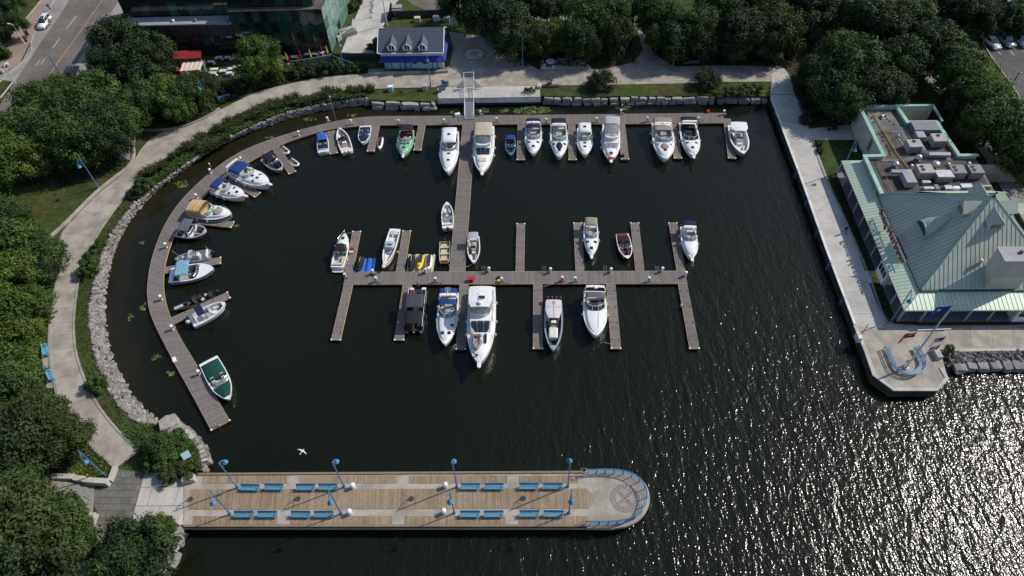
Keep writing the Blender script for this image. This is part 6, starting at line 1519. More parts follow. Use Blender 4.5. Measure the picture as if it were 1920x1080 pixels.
# tall plant chimney on the south slope
ch = MB().box((10.9, 1.3, 8.1), (4.6, 2.4, 6.2)).build('chimney', 'stucco', rs); MB().box((10.9, 1.3, 11.27), (4.9, 2.7, .14), ch=.02).build('chimney_cap', 'roof_grey', ch); MB().lathe([(.25, 0), (.28, .3), (.18, .45)], 10, (11.2, 1.5, 11.34)).build('flue', 'rust', ch)
MB().box((10.9, .085, 8.2), (4.62, .02, .05)).build('panel_joint', 'hvac', ch)
mb = MB(); mb.lathe([(.2, 0), (.22, 1.1), (.3, 1.15), (.3, 1.3), (.1, 1.4)], 10, (7.7, 2.6, 7.4)); mb.build('vent_pipe', 'galv', mr_)
# bays
for c, d, wx in (((-2.2, 5.3, LAND + 1.35), (1.5, 2.7, 2.7), 0), ((14.9, -2.0, LAND + 1.35), (3.6, 1.6, 2.7), 1)):
    b = MB().box(c, d).build('entrance_bay', 'white_paint', rs)
    for k in (-1, 0, 1):
        q = (c[0] - d[0] / 2 - .02, c[1] + k * d[1] * .3, c[2] + .5) if not wx else (c[0] + k * d[0] * .3, c[1] - d[1] / 2 - .02, c[2] + .5)
        MB().box(q, (.05, d[1] * .24, 1.2) if not wx else (d[0] * .24, .05, 1.2)).build('pane', 'dark_glass', b)
MB().box((-3.75, 5.5, LAND + .1), (1.7, 2.4, .12)).build('entrance_ramp', 'galv', rs); MB().box((-3.35, 5.5, LAND + .17), (.7, 1.9, .04)).build('tactile_strip', 'yellow_plastic', rs)
# flat plant roof with parapet
ZR = 5.35; fr_ = [(0.1, 18.9), (18.1, 18.9), (18.2, 27.6), (15.3, 27.6), (14.8, 36.3), (9.9, 36.3), (9.5, 40.7), (3.1, 40.8), (3.2, 27.7), (.1, 27.6)]
mb = MB(); mb.prism(fr_, ZR - .3, ZR); fr2 = mb.build('flat_roof', 'roof_membrane', rs)
for nm, m, q in (('gravel_strip', 'roof_gravel', [(.7, 19.6), (2.3, 19.6), (2.3, 27.2), (.7, 27.2)]), ('gravel_strip', 'roof_gravel', [(4.6, 27.9), (7.4, 27.9), (6.8, 34.8), (4.5, 34.8)]), ('dark_patch', 'roof_tar', [(2.6, 19.4), (17.7, 19.4), (17.8, 27.0), (8.4, 27.2), (2.6, 27.0)]), ('dark_patch', 'roof_tar', [(7.6, 28), (15.2, 29), (15, 34), (12.2, 34)])):
    mb = MB(); mb.prism(q, ZR, ZR + .02); mb.build(nm, m, fr2)
for a, b in zip(fr_[2:], fr_[3:] + [fr_[0]]):
    a_, b_ = Vector((*a, 0)), Vector((*b, 0)); d = b_ - a_; c = (a_ + b_) / 2
    if d.length < 1: continue
    MB().box((c.x, c.y, (ZR + 5.95) / 2), (d.length, .28, 5.95 - ZR), atan2(d.y, d.x)).build('parapet', 'stucco', fr2)
    MB().box((c.x, c.y, 6.0 + .004 * fr_.index(a)), (d.length + .5, .62, .1), atan2(d.y, d.x)).build('parapet_cap', 'verdigris_trim', fr2)
# mansard strip behind the hip
man = [(4.5, 19.2, 5.4), (16.5, 19.2, 5.4), (16, 18.1, 7.0), (5.2, 18.1, 7.0)]
mb = MB(); mb.poly3(man[::-1], .05); mb.poly3([(5.2, 18.1, 7.0), (16, 18.1, 7.0), (16, 14.9, 9.6), (7.2, 14.9, 9.6)], .05); mn = mb.build('back_roof', 'verdigris', rs); seam_panels(mn, man, (0, -1, 1), .6, 'verdigris')
# north canopy frame
cn = MB().box((12.8, 40.9, 5.9), (6.6, .5, .25)).build('screen_beam', 'verdigris_trim', rs); MB().box((12.8, 40.8, 3.6), (6.4, .15, 4.3)).build('screen_wall', 'stucco', cn); MB().box((15.9, 38.6, 5.9), (.4, 4.2, .22)).build('screen_beam', 'verdigris_trim', rs); MB().box((15.9, 36.8, 3.6), (.25, .25, 4.3)).build('screen_post', 'stucco', cn)
# west wall window and vents of the rear block
MB().box((3.06, 32.6, 4.2), (.06, .9, 2.2)).build('wall_vent', 'hvac_dark', rs); MB().box((3.06, 37.1, 4.2), (.06, .4, .4)).build('wall_vent', 'hvac_dark', rs)
# roof plant: every unit stands on the roof and can be lifted off
RM = Matrix.Rotation(RZ, 4, 'Z')
def on_roof(x, y, z=ZR + .02): p = RM @ Vector((x - .4, y - .4, 0)); return Vector((57.27 + p.x, 60.78 + p.y, z))
def ac_unit(label, x, y, d, m='hvac', fans=2, ax=0):
    t = thing('rooftop_unit', label, 'air unit', on_roof(x, y), RZ, 'rooftop plant')
    MB().box((0, 0, d[2] / 2 + .15), d, ch=.03).build('casing', m, t); MB().box((0, 0, .075), (d[0] * .9, d[1] * .9, .15)).build('skid', 'hvac_dark', t)
    for k in range(fans):
        o = (k - (fans - 1) / 2) * .75
        MB().lathe([(.34, 0), (.34, .08), (.28, .1), (.27, .03), (.05, .04)], 12, (o if ax == 0 else -d[0] * .2, d[1] * .2 if ax == 0 else o, d[2] + .15)).build('fan_shroud', 'hvac_dark', t)
        mb = MB()
        for j in range(4): mb.box((o if ax == 0 else -d[0] * .2, d[1] * .2 if ax == 0 else o, d[2] + .2), (.5, .08, .02), j * pi / 4)
        mb.build('fan_blades', 'black_plastic', t)
    for s in (-1, 1): MB().box((s * d[0] * .25, -d[1] / 2 - .012, d[2] * .5 + .15), (d[0] * .4, .03, d[2] * .6)).build('louvre', 'hvac_dark', t)
    return t
ac_unit('tan rooftop air unit with one fan near the middle of the plant roof', 9.0, 30.2, (2.2, 1.9, 1.3), 'hvac', 1); ac_unit('tan rooftop air unit with one fan at the right of the plant roof', 13.4, 31.6, (2.1, 2.0, 1.3), 'hvac', 1)
ac_unit('rooftop air unit with two round fans in the front row', 8.6, 24.0, (2.4, 2.1, 1.3), 'hvac', 2, 1); ac_unit('dark rooftop air unit with two fans, middle of the front row', 13.6, 23.8, (2.2, 2.0, 1.3), 'hvac_dark', 2, 1); ac_unit('dark rooftop air unit with two fans, right of the front row', 16.4, 23.8, (2.1, 2.0, 1.3), 'hvac_dark', 2, 1)
ac_unit('pale rooftop air handler box without fans in the front row', 11.2, 22.9, (2.6, 1.6, 1.2), 'galv', 0); ac_unit('grey flat topped plant box at the back of the roof', 12.6, 35.2, (4.2, 2.4, .9), 'hvac_dark', 0)
ac_unit('pale duct box on the left of the roof', 5.6, 22.5, (1.6, 3.0, 1.1), 'roof_grey', 0); ac_unit('small pale vent box behind the silver ducts', 11.0, 32.8, (1.4, 1.6, 1.0), 'roof_grey', 0)
for i, (x, y, s, lb_) in enumerate(((4.6, 25.6, .55, 'left'), (8.8, 27.2, .55, 'middle upper'), (10.9, 25.5, .7, 'centre, the largest'))):
    t = thing('exhaust_fan', 'silver mushroom exhaust fan on the plant roof, %s' % lb_, 'exhaust fan', on_roof(x, y), 0, 'rooftop plant'); MB().box((0, 0, .2), (s * 1.5, s * 1.5, .4)).build('curb', 'hvac_dark', t); MB().lathe([(s * .6, .4), (s * .6, .7), (s, .8), (s, 1.0), (s * .85, 1.25), (s * .5, 1.4), (.05, 1.45)], 14).build('hood', 'galv', t, smooth=True)
for i, (x, y) in enumerate(((7.6, 26.0), (13.6, 26.3), (16.9, 26.4), (8.0, 33.6), (6.9, 38.9))):
    t = MB().lathe([(.12, 0), (.12, .3), (.2, .32), (.2, .42), (.05, .48)], 10).build('roof_vent', 'white_plastic', loc=on_roof(x, y)); tag(t, 'small white roof vent, %s on the plant roof' % ('left of the front row fans', 'right of the big silver fan', 'at the right parapet', 'beside the gravel strip', 'on the far grey roof')[i], 'vent', 'rooftop plant')
def pipe_run(label, pts, r, m, nm='roof_pipe'):
    P = [on_roof(x, y, z) for x, y, z in pts]; o = P[0]
    return tag(MB().tube([p - o for p in P], r, 6).build(nm, m, loc=o), label, 'pipe', 'rooftop plant')
pipe_run('yellow gas pipe along the gravel strip of the plant roof', [(5.6, 39.8, ZR + .2), (5.8, 36, ZR + .2), (6.2, 29.5, ZR + .2), (7.0, 24.8, ZR + .2)], .07, 'pipe_yellow')
pipe_run('yellow gas pipe crossing the front row of roof units', [(7.0, 24.9, ZR + .25), (11.5, 25.0, ZR + .25), (14.5, 25.1, ZR + .25)], .07, 'pipe_yellow')
pipe_run('short yellow pipe branch on the far grey roof', [(4.5, 39.2, ZR + .15), (7.8, 39.4, ZR + .15)], .06, 'pipe_yellow')
pipe_run('brown conduit along the left parapet of the plant roof', [(4.1, 40.5, ZR + .15), (4.2, 30, ZR + .15), (4.4, 28.6, ZR + .15)], .05, 'pipe_yellow')
pipe_run('rusty rail edge beside the sloped gravel strip', [(2.5, 19.8, ZR + .5), (2.5, 27.4, ZR + .5), (6.9, 27.6, ZR + .5)], .06, 'rust')
pipe_run('wide silver duct bending across the plant roof', [(10.2, 31.5, ZR + .6), (10.3, 29.0, ZR + .6), (10.9, 28.3, ZR + .6), (14.2, 28.2, ZR + .6)], .5, 'galv', 'roof_duct')
pipe_run('pale bent duct at the front left of the plant roof', [(3.3, 23.9, ZR + .9), (4.9, 23.8, ZR + .9), (5.6, 23.2, ZR + .9), (5.7, 22.2, ZR + .8)], .42, 'galv', 'roof_duct')
pipe_run('tangle of dark frame pipes over the gravel strip', [(4.6, 34.6, ZR + .7), (8.8, 34.8, ZR + .8), (9.4, 31.5, ZR + .7), (8.4, 31.2, ZR + .5), (8.2, 34.2, ZR + .6)], .09, 'hvac_dark')
rt_ = random.Random(11)
for i in range(26):
    x, y = (rt_.uniform(4.0, 9.5), rt_.uniform(36.5, 40.6)) if i < 14 else (rt_.uniform(4.3, 5.4), 28.5 + (i - 14) * .5)
    MB().box((0, 0, .06), (.3, .18, .12)).build('pipe_block', 'black_plastic', fr2, loc=(x - .4, y - .4, ZR + .02), rz=rt_.uniform(0, 3))
for i, (x, y, dx, dy) in enumerate(((8.3, 20.6, 1.6, .5), (9.6, 20.8, .6, 1.0), (11.4, 20.7, 1.2, .8), (12.6, 20.6, 1.0, .6), (14.3, 21.0, 1.8, .9), (16.8, 20.9, 2.6, .35), (8.4, 22.0, 1.3, .6))):
    o = MB().box((0, 0, .25), (dx, dy, .5), ch=.04).build('duct_section', ('galv', 'hvac_dark', 'galv', 'white_plastic', 'galv', 'hvac', 'galv')[i], loc=on_roof(x, y), rz=RZ); tag(o, '%s low metal duct section from the left behind the hip roof' % ORD[i], 'duct', 'rooftop plant')
# the sign on the skirt roof
sg = thing('roof_sign', 'Snug Harbour sign with red letters standing on the skirt roof', 'sign', on_roof(.4, .4, 0), RZ)
font_cache = {}
def letter(ch_, m, size, ext):
    k = (ch_, size)
    if k not in font_cache:
        cu = bpy.data.curves.new('letter', 'FONT'); cu.body = ch_; cu.size = size; cu.extrude = ext; cu.bevel_depth = .015; cu.align_x = 'CENTER'; cu.offset = .012; cu.resolution_u = 2
        cu.materials.append(MATS[m]); cu.materials.append(MATS['white_plastic']); font_cache[k] = cu
    return font_cache[k]
def word(txt, y0, y1, x, z, size):
    n = len(txt)
    wd = {'S': 1.0, 'n': .9, 'u': .9, 'g': .9, 'H': 1.15, 'a': .85, 'r': .68, 'b': .9, 'o': .9}
    tot = sum(wd[c] for c in txt); s = y0; L = y1 - y0
    for c in txt:
        w_ = L * wd[c] / tot; o = bpy.data.objects.new('letter', letter(c, 'sign_red', size, .06)); COL.objects.link(o); dg = bpy.context.evaluated_depsgraph_get()
        me = bpy.data.meshes.new_from_object(o.evaluated_get(dg)); bpy.data.objects.remove(o); o = link('letter', me, sg)
        o.location = (x, s + w_ / 2, z); o.rotation_euler = (pi / 2, 0, -pi / 2); s += w_
word('Snug', 15.1, 11.6, -1.3, 5.5, 1.75); word('Harbour', 11.2, 4.3, -1.3, 5.5, 1.75)
for a, b in ((15.2, 11.5), (11.3, 4.2)):
    MB().box((-1.2, (a + b) / 2, 5.38), (.08, a - b, .08)).build('sign_rail', 'steel', sg); MB().box((-1.11, (a + b) / 2, 6.3), (.05, a - b, .06)).build('sign_rail', 'steel', sg)
k = 0; y = 15.0
while y > 4.2:
    MB().tube([(-1.17, y, 4.75), (-1.13, y, 6.6)], .03, 5).build('sign_strut', 'steel', sg); MB().tube([(-1.13, y, 6.5), (-.3, y, 5.1)], .025, 4).build('sign_strut', 'steel', sg); y -= .9

# ---- visitor building
v0 = G(723, 130, LAND); v1 = G(832, 129, LAND); vz = atan2(v1.y - v0.y, v1.x - v0.x); VW = (v1 - v0).length
vc = thing('visitor_building', 'small blue and white visitor building with grey shingle roof and three dormers', 'building', v0, vz); VD = 8.4
MB().box((VW / 2, VD / 2, 1.45), (VW, VD, 2.9)).build('wall', 'siding', vc)
MB().box((VW / 2 - .25, VD / 2, 3.42), (VW + .5, VD + .1, 1.05)).build('upper_wall', 'siding', vc)
E0, E1, ZV, RV = -.95, VW + .3, 3.9, 6.6; yc = VD / 2
mb = MB()
mb.poly3([(E0, -.35, ZV), (E1, -.35, ZV), (E1, yc, RV), (E0, yc, RV)], .12); mb.poly3([(E0, yc, RV), (E1, yc, RV), (E1, VD + .35, ZV), (E0, VD + .35, ZV)], .12); vr = mb.build('roof', 'shingle', vc)
sl_ = (Vector((0, yc + .35, RV - ZV))).normalized(); nn_ = Vector((0, -sl_.z, sl_.y))
for r in range(10):
    k0 = (yc + .35) * r / 10; yy = -.35 + k0 + (yc + .35) / 20; zz = ZV + (RV - ZV) * (r + .5) / 10
    MB().box((Vector(((E0 + E1) / 2, yy, zz)) + nn_ * .02), (E1 - E0, .06, .03), rx=atan2(RV - ZV, yc + .35)).build('shingle_course', 'shingle', vr)
for x in (E0 - .04, E1 + .04):
    mb = MB(); mb.tube([(x, -.4, ZV - .05), (x, yc, RV - .02), (x, VD + .4, ZV - .05)], .09, 4); mb.build('barge_board', 'white_paint', vr)
MB().box(((E0 + E1) / 2, -.42, ZV - .06), (E1 - E0, .12, .14)).build('gutter', 'white_paint', vr)
for x in (1.9, 4.95, 8.0):
    d = thing_d = MB(); w_ = .78; y0 = .05; zb = ZV + .35; zr = ZV + 1.95; ze_ = ZV + 1.15
    yb = lambda z: -.35 + (z - ZV) / (RV - ZV) * (yc + .35)
    mb = MB(); mb.add([(x - w_, y0, zb - .3), (x + w_, y0, zb - .3), (x + w_, y0, ze_), (x, y0, zr), (x - w_, y0, ze_), (x + w_, yb(ze_), ze_), (x - w_, yb(ze_), ze_)], [(0, 1, 2, 3, 4), (1, 5, 2), (0, 4, 6)]); dm = mb.build('dormer', 'white_paint', vr)
    mb = MB(); mb.poly3([(x, y0 - .2, zr + .05), (x + w_ + .18, y0 - .2, ze_ - .1), (x + w_ + .18, yb(ze_ - .1) + .1, ze_ - .05), (x, yb(zr) + .1, zr + .05)][::-1], .06); mb.poly3([(x, y0 - .2, zr + .05), (x, yb(zr) + .1, zr + .05), (x - w_ - .18, yb(ze_ - .1) + .1, ze_ - .05), (x - w_ - .18, y0 - .2, ze_ - .1)][::-1], .06); mb.build('dormer_roof', 'shingle', dm)
    MB().tube([(x - w_ - .15, y0 - .2, ze_ - .12), (x, y0 - .22, zr), (x + w_ + .15, y0 - .2, ze_ - .12)], .07, 4).build('dormer_trim', 'white_paint', dm)
    for k in (-.27, .27): MB().box((x + k, y0 - .03, ZV + .9), (.36, .05, .95)).build('pane', 'dark_glass', dm)
aw = MB(); aw.poly3([(-.9, -1.05, 2.35), (VW + .6, -1.05, 2.35), (VW + .1, -.02, 3.05), (-.4, -.02, 3.05)], .05); aw.poly3([(VW + .6, -1.05, 2.35), (VW + .75, VD * .9, 2.35), (VW + .02, VD * .9, 3.05), (VW + .1, -.02, 3.05)], .05); awo = aw.build('awning', 'awning_blue', vc)
MB().box((VW / 2 - .15, -1.07, 2.27), (VW + 1.5, .04, .2)).build('valance', 'awning_blue', awo)
for x, w_ in ((.9, .8), (3.55, .75), (4.75, .75), (10.1, .85)):
    dr = MB().box((x, -.04, 1.05), (w_, .08, 2.1)).build('door', 'door_aqua', vc)
    for s in (-1, 1): MB().box((x + s * (w_ / 2 + .09), -.06, 1.1), (.1, .1, 2.2)).build('door_trim', 'canvas_navy', dr)
for x, m in ((6.1, 'panel_dark'), (8.2, 'sign_red')): MB().box((x, -.04, 1.45), (.7 if x < 7 else 1.1, .06, .55)).build('poster', m, vc)
MB().box((VW / 2, -.35, .06), (VW + 1, .7, .12)).build('plinth', 'concrete_dark', vc)
# service yard behind it
low_wall('dark timber screen fence behind the visitor building', [(745, 34), (846, 30)], .15, 1.6, 'panel_dark', 'screen_fence')
low_wall('dark glazed screen wall beside the visitor building', [(625, 112), (712, 112)], .2, 1.5, 'panel_dark', 'screen_fence')
low_wall('concrete ramp wall beside the glass building', [(634, 78), (662, 58), (664, 44)], .3, 1.1, 'concrete_light')

# ---- glass building
gb0 = G(622, 99, LAND); gz = atan2(G(622, 99, LAND).y - G(250, 108, LAND).y, G(622, 99, LAND).x - G(250, 108, LAND).x)
gb_ = thing('glass_building', 'dark green glass building with a low podium beside the patio', 'building', gb0, gz)
def curtain(parent, o, d, wid, z0, z1, cw, rh, mats, rnd, nm='pane', depth=.06):
    nx, nz = max(1, round(wid / cw)), max(1, round((z1 - z0) / rh)); o = Vector(o); d = Vector(d).normalized(); n = Vector((d.y, -d.x, 0))
    mb = MB(); mb.poly3([o + Vector((0, 0, z0)), o + d * wid + Vector((0, 0, z0)), o + d * wid + Vector((0, 0, z1)), o + Vector((0, 0, z1))], .1); fr = mb.build('curtain_frame', 'mullion', parent)
    a = atan2(d.y, d.x)
    for i in range(nx):
        for j in range(nz):
            c = o + d * (wid * (i + .5) / nx) + Vector((0, 0, z0 + (z1 - z0) * (j + .5) / nz)) + n * .03
            MB().box((0, 0, 0), (wid / nx - .08, depth, (z1 - z0) / nz - .08)).build(nm, rnd.choice(mats), fr, loc=c, rz=a)
    return fr
rg = random.Random(2)
HB, HU, WR, LW = 9.6, 12.2, 18.5, 22.5
MB().box((-WR / 2, 9, HB / 2), (WR - .3, 17.6, HB)).build('core', 'panel_dark', gb_)
curtain(gb_, (-WR, 0, 0), (1, 0, 0), WR, .1, HB, 1.55, 2.4, ['green_glass', 'green_glass', 'dark_glass'], rg)
curtain(gb_, (0, 0, 0), (.09, 1, 0), 17.5, .1, HB, 2.2, 2.4, ['green_glass', 'green_glass_pale', 'green_glass_pale'], rg)
MB().box((-WR / 2, 8.9, HB + .06), (WR + .2, 18, .16)).build('terrace_roof', 'roof_gravel', gb_)
MB().box((-WR / 2 - .8, 10, HU / 2), (WR - 1.8, 17.6, HU)).build('upper_block', 'panel_dark', gb_); MB().box((-WR - LW / 2, 12.4, HU / 2), (LW, 17.6, HU)).build('upper_block', 'panel_dark', gb_)
curtain(gb_, (-WR, 1.15, 0), (1, 0, 0), WR - 1.7, HB + .2, HU, 1.8, 2.2, ['green_glass', 'dark_glass', 'dark_glass'], rg); curtain(gb_, (-WR - LW, 3.5, 0), (1, 0, 0), LW, HB + .2, HU, 1.8, 2.2, ['green_glass', 'dark_glass', 'dark_glass'], rg)
curtain(gb_, (-WR - LW, 3.5, 0), (1, 0, 0), LW, 7.1, HB + .2, 1.8, 2.4, ['green_glass', 'dark_glass'], rg)
MB().box((-WR - LW / 2 - .1, 1.6, 3.5), (LW - .2, 3.1, 6.98)).build('podium', 'panel_dark', gb_)
MB().box((-WR - LW / 2, 1.55, 7.04), (LW - .4, 3.2, .08)).build('podium_roof', 'roof_grey', gb_); MB().box((-WR - LW / 2, -.06, 7.1), (LW, .14, .3)).build('parapet', 'concrete_grey', gb_); MB().box((-WR - .9, 1.5, 7.1), (.16, 3.2, .3)).build('parapet', 'concrete_grey', gb_)
curtain(gb_, (-WR - LW, -.02, 0), (1, 0, 0), LW - .2, .2, 4.6, 1.7, 2.2, ['dark_glass', 'dark_glass', 'panel_dark'], rg)
for i in range(10): MB().box((-WR - LW + 1.6 + 2.1 * i, -.12, 5.8), (1.9, .08, 2.1)).build('cladding_panel', 'panel_dark', gb_)
for i, (x, lb_) in enumerate(((-30.5, 'white roof vent on the podium roof'), (-26, 'dark roof drain on the podium roof'))):
    p = Matrix.Rotation(gz, 4, 'Z') @ Vector((x, 1.2, 7.1)); tag(MB().lathe([(.2, 0), (.22, .3), (.3, .35), (.1, .5)], 10).build('roof_vent', ('white_plastic', 'hvac_dark')[i], loc=gb0 + p), lb_, 'vent')
# ================================================================== TREES AND PLANTS
def crown_proto(seed, lobes, per, leaf, shape='round', jitter=.35):
    rnd = random.Random(seed); mb = MB(); sh = []
    C = []
    for i in range(lobes):
        a = rnd.uniform(0, 2 * pi); k = (i + .5) / lobes
        if shape == 'cone':
            z = k * 2.2 - .8; r = (1 - (k ** 1.1)) * .85 * rnd.uniform(.6, 1.05); C.append((Vector((r * cos(a), r * sin(a), z)), rnd.uniform(.2, .32)))
        else:
            z = -0.55 + 1.45 * (k ** .85); rr = sqrt(max(0, 1 - (max(z, -.2) / 1.02) ** 2)) * rnd.uniform(.35, 1.0); C.append((Vector((rr * cos(a), rr * sin(a), z * .86)), rnd.uniform(.20, .36)))
    for c, R in C:
        tone = rnd.uniform(.62, 1.34)
        for _ in range(per):
            d = Vector((rnd.gauss(0, 1), rnd.gauss(0, 1), rnd.gauss(.25, .9))).normalized()
            p = c + d * R * rnd.uniform(.5, 1.25)
            n = (d + Vector((rnd.gauss(0, jitter), rnd.gauss(0, jitter), rnd.gauss(.15, jitter)))).normalized()
            u = n.orthogonal().normalized(); u = Matrix.Rotation(rnd.uniform(0, 6.28), 3, n) @ u; v = n.cross(u); s = leaf * rnd.uniform(.65, 1.3)
            mb.add([p - u * s, p - v * s * .55 + n * s * .12, p + u * s, p + v * s * .55 + n * s * .12], [(0, 1, 2, 3)]); sh.append(tone * rnd.uniform(.72, 1.28))
    return mb, sh
def trunk_proto(seed):
    rnd = random.Random(seed); mb = MB()
    mb.tube([(0, 0, -1.35), (.01, .0, -1.0), (.02, .02, -.4), (0, 0, .2), (.03, .02, .6)], [.085, .065, .055, .04, .015], 7)
    for i in range(7):
        a = i * .9 + rnd.uniform(-.3, .3); z0 = -.6 + i * .13; r = rnd.uniform(.45, .75)
        mb.tube([(0, 0, z0), (r * .4 * cos(a), r * .4 * sin(a), z0 + .22), (r * cos(a), r * sin(a), z0 + .5)], [.032, .022, .008], 5)
    return mb
LEAFS = ['leaf_dark', 'leaf_mid', 'leaf_bright', 'leaf_olive', 'leaf_teal', 'leaf_lime']
CROWN = {}
PROT = [crown_proto(10 + i, (58, 66, 74, 62)[i % 4], 230, (.050, .046, .050, .054)[i % 4]) for i in range(4)] + [crown_proto(31, 80, 130, .06, 'cone')]
TRUNK = [trunk_proto(5 + i).mesh('trunk', 'bark') for i in range(3)]
def crown_mesh(k, m):
    if (k, m) not in CROWN: CROWN[(k, m)] = PROT[k][0].mesh('crown', m, shade=PROT[k][1])
    return CROWN[(k, m)]
TREES = 0
def tree(label, px, py, R, h, m, k=None, group=None, zb=LAND, name='tree', sq=1.0):
    """crown centre seen at px,py; R crown radius, h total height"""
    global TREES
    zc = zb + h - R * .95 * sq; c = G(px, py, zc); rnd = random.Random(TREES * 7 + 3); TREES += 1
    k = rnd.randrange(4) if k is None else k
    t = thing(name, label, 'tree', (c.x, c.y, zb), rnd.uniform(0, 6.28), group)
    o = link('crown', crown_mesh(k, m), t, (0, 0, zc - zb)); o.scale = (R * rnd.uniform(.94, 1.08), R * rnd.uniform(.94, 1.08), R * sq * rnd.uniform(.95, 1.1))
    o = link('trunk', TRUNK[TREES % 3], t, (0, 0, zc - zb)); o.scale = (R * .9, R * .9, (zc - zb) / 1.35)
    return t
# (x, y, R, h, leaf)
GROVE_A = [(22, 2, 2.8, 6, 0), (-12, 62, 3.4, 6, 0), (34, 42, 2.0, 5.5, 1), (-6, 100, 2.2, 3.2, 1)]
for i, (x, y, R, h, m) in enumerate(GROVE_A): tree(('dark tree at the top left corner behind the white car', 'dark tree at the left edge beside the red sidewalk', 'slim young street tree by the parked white car', 'low leafy tree at the left edge of the street sidewalk')[i], x, y, R, h, LEAFS[m], group='street trees')
GROVE_B = [(230, 92, 5.2, 11, 0), (204, 122, 3.6, 8.5, 0), (278, 108, 4.6, 10, 0), (262, 140, 4.0, 8, 0), (110, 186, 3.8, 8, 2), (78, 205, 4.2, 9, 1), (182, 180, 4.4, 9, 1), (150, 215, 5.0, 10, 1), (200, 225, 4.6, 9, 0), (98, 250, 5.2, 10, 1), (30, 264, 4.8, 9, 2), (265, 195, 4.0, 8, 1), (310, 180, 3.6, 7.5, 2), (352, 178, 3.4, 7, 1), (330, 205, 3.0, 6, 2), (200, 262, 3.8, 8, 0), (50, 290, 4.2, 8.5, 5), (0, 312, 4.6, 8.5, 2), (150, 265, 4.4, 9, 1), (380, 165, 2.8, 6, 3), (228, 240, 3.8, 8, 1)]
for i, (x, y, R, h, m) in enumerate(sorted(GROVE_B)): tree('%s tree from the left in the dense grove between street and upper path' % ORD[i], x, y, R, h, LEAFS[m], group='upper left grove')
GROVE_C = [(2, 408, 3.6, 7, 1), (12, 470, 4.8, 8, 1), (76, 478, 3.2, 5.8, 1), (35, 525, 4.0, 6.5, 5), (15, 590, 4.4, 7, 2), (60, 572, 3.0, 4.6, 1), (22, 645, 3.8, 5.4, 5), (40, 695, 3.2, 4.4, 2), (10, 745, 4.0, 6, 1), (82, 510, 2.2, 4.2, 0), (30, 445, 2.8, 4.8, 2), (62, 625, 2.0, 3.0, 5)]
for i, (x, y, R, h, m) in enumerate(sorted(GROVE_C, key=lambda q: q[1])): tree('%s tree from the top in the thicket left of the winding path' % ORD[i], x, y, R, h, LEAFS[m], group='left thicket trees')
GROVE_D = [(60, 815, 4.6, 9, 3), (118, 830, 2.9, 7, 3), (20, 860, 4.4, 9, 0), (22, 940, 3.6, 8.5, 1), (98, 1004, 3.8, 8.5, 1), (50, 1000, 5.2, 10, 3), (110, 1030, 4.2, 8.5, 3), (20, 1060, 4.6, 9, 0), (75, 780, 3.2, 7, 3), (150, 1008, 2.2, 5.5, 1)]
for i, (x, y, R, h, m) in enumerate(sorted(GROVE_D, key=lambda q: q[1])): tree('%s olive green tree from the top in the lower left corner' % ORD[i], x, y, R, h, LEAFS[m], group='lower left trees')
for x, y, R, h, m, lb_ in ((488, 112, 4.0, 8.5, 2, 'bright green tree standing between the two patios'), (256, 1035, 4.0, 5.5, 0, 'round dark tree on the shore below the pier entrance'), (232, 1065, 3.0, 5, 1, 'smaller tree at the bottom edge beside the lower path'), (304, 842, 2.3, 3.0, 1, 'leafy green tree on the knoll by the pier'), (640, 440, 0, 0, 0, '')):
    if R: tree(lb_, x, y, R, h, LEAFS[m])
NORTH = [(860, 8, 4.2, 9, 0), (905, 25, 4.6, 9.5, 0), (945, 42, 4.6, 10, 0), (958, 78, 3.6, 8, 0), (985, 12, 3.6, 9, 0), (1015, 75, 3.2, 6.5, 1), (1045, 70, 3.4, 6.5, 2), (1105, 45, 4.6, 9.5, 1), (1148, 68, 3.8, 8, 0), (1108, 88, 3.0, 6, 0), (1140, 25, 4.6, 10, 1), (1190, 15, 4.0, 9, 1), (1235, 35, 4.4, 9, 1), (1266, 76, 4.0, 8, 0), (1304, 56, 4.5, 9.5, 1), (1318, 84, 3.2, 6.5, 0), (1350, 25, 4.8, 10, 1), (1390, 65, 4.6, 9.5, 0), (1420, 20, 5.0, 10, 1), (1458, 60, 4.6, 9, 1), (1444, 84, 3.5, 7, 0), (1490, 15, 4.6, 9.5, 0), (1085, 75, 3.4, 8, 0), (1378, 88, 3.0, 6.2, 0), (1025, 20, 2.6, 8, 0), (1060, 12, 2.6, 8, 1), (1232, 72, 2.6, 6.5, 1)]
for i, (x, y, R, h, m) in enumerate(sorted(NORTH)):
    m = 4 if (m == 0 and i % 2) else 3 if (m == 1 and i % 4 == 1) else m
    tree('%s tree from the left in the wood above the north promenade' % ORD[i], x, y, R, h, LEAFS[m], group='north wood trees')
EAST = [(1530, 30, 4.8, 10, 0), (1580, 25, 4.6, 9.5, 1), (1630, 40, 5.0, 10, 0), (1668, 65, 4.8, 9.5, 0), (1712, 45, 4.6, 9.5, 1), (1745, 85, 4.8, 10, 0), (1690, 115, 4.2, 8.5, 0), (1780, 115, 4.4, 9, 1), (1565, 110, 4.4, 9, 2), (1600, 130, 5.2, 11, 1), (1560, 165, 4.6, 8.5, 0), (1630, 165, 4.6, 9, 0), (1590, 190, 3.8, 7.5, 1), (1665, 180, 3.8, 7.5, 0), (1530, 140, 3.4, 7, 0), (1808, 150, 4.6, 9, 1), (1835, 190, 4.8, 9.5, 2), (1868, 232, 4.6, 9, 2), (1900, 262, 4.4, 9, 1), (1845, 240, 4.0, 8.5, 1), (1800, 190, 3.8, 8, 0), (1925, 300, 4.0, 8, 1), (1790, 20, 4.8, 9, 0), (1830, 40, 4.0, 7.5, 0), (1880, 35, 4.2, 7, 0), (1760, 10, 4.2, 9, 0), (1925, 30, 4.0, 7, 0)]
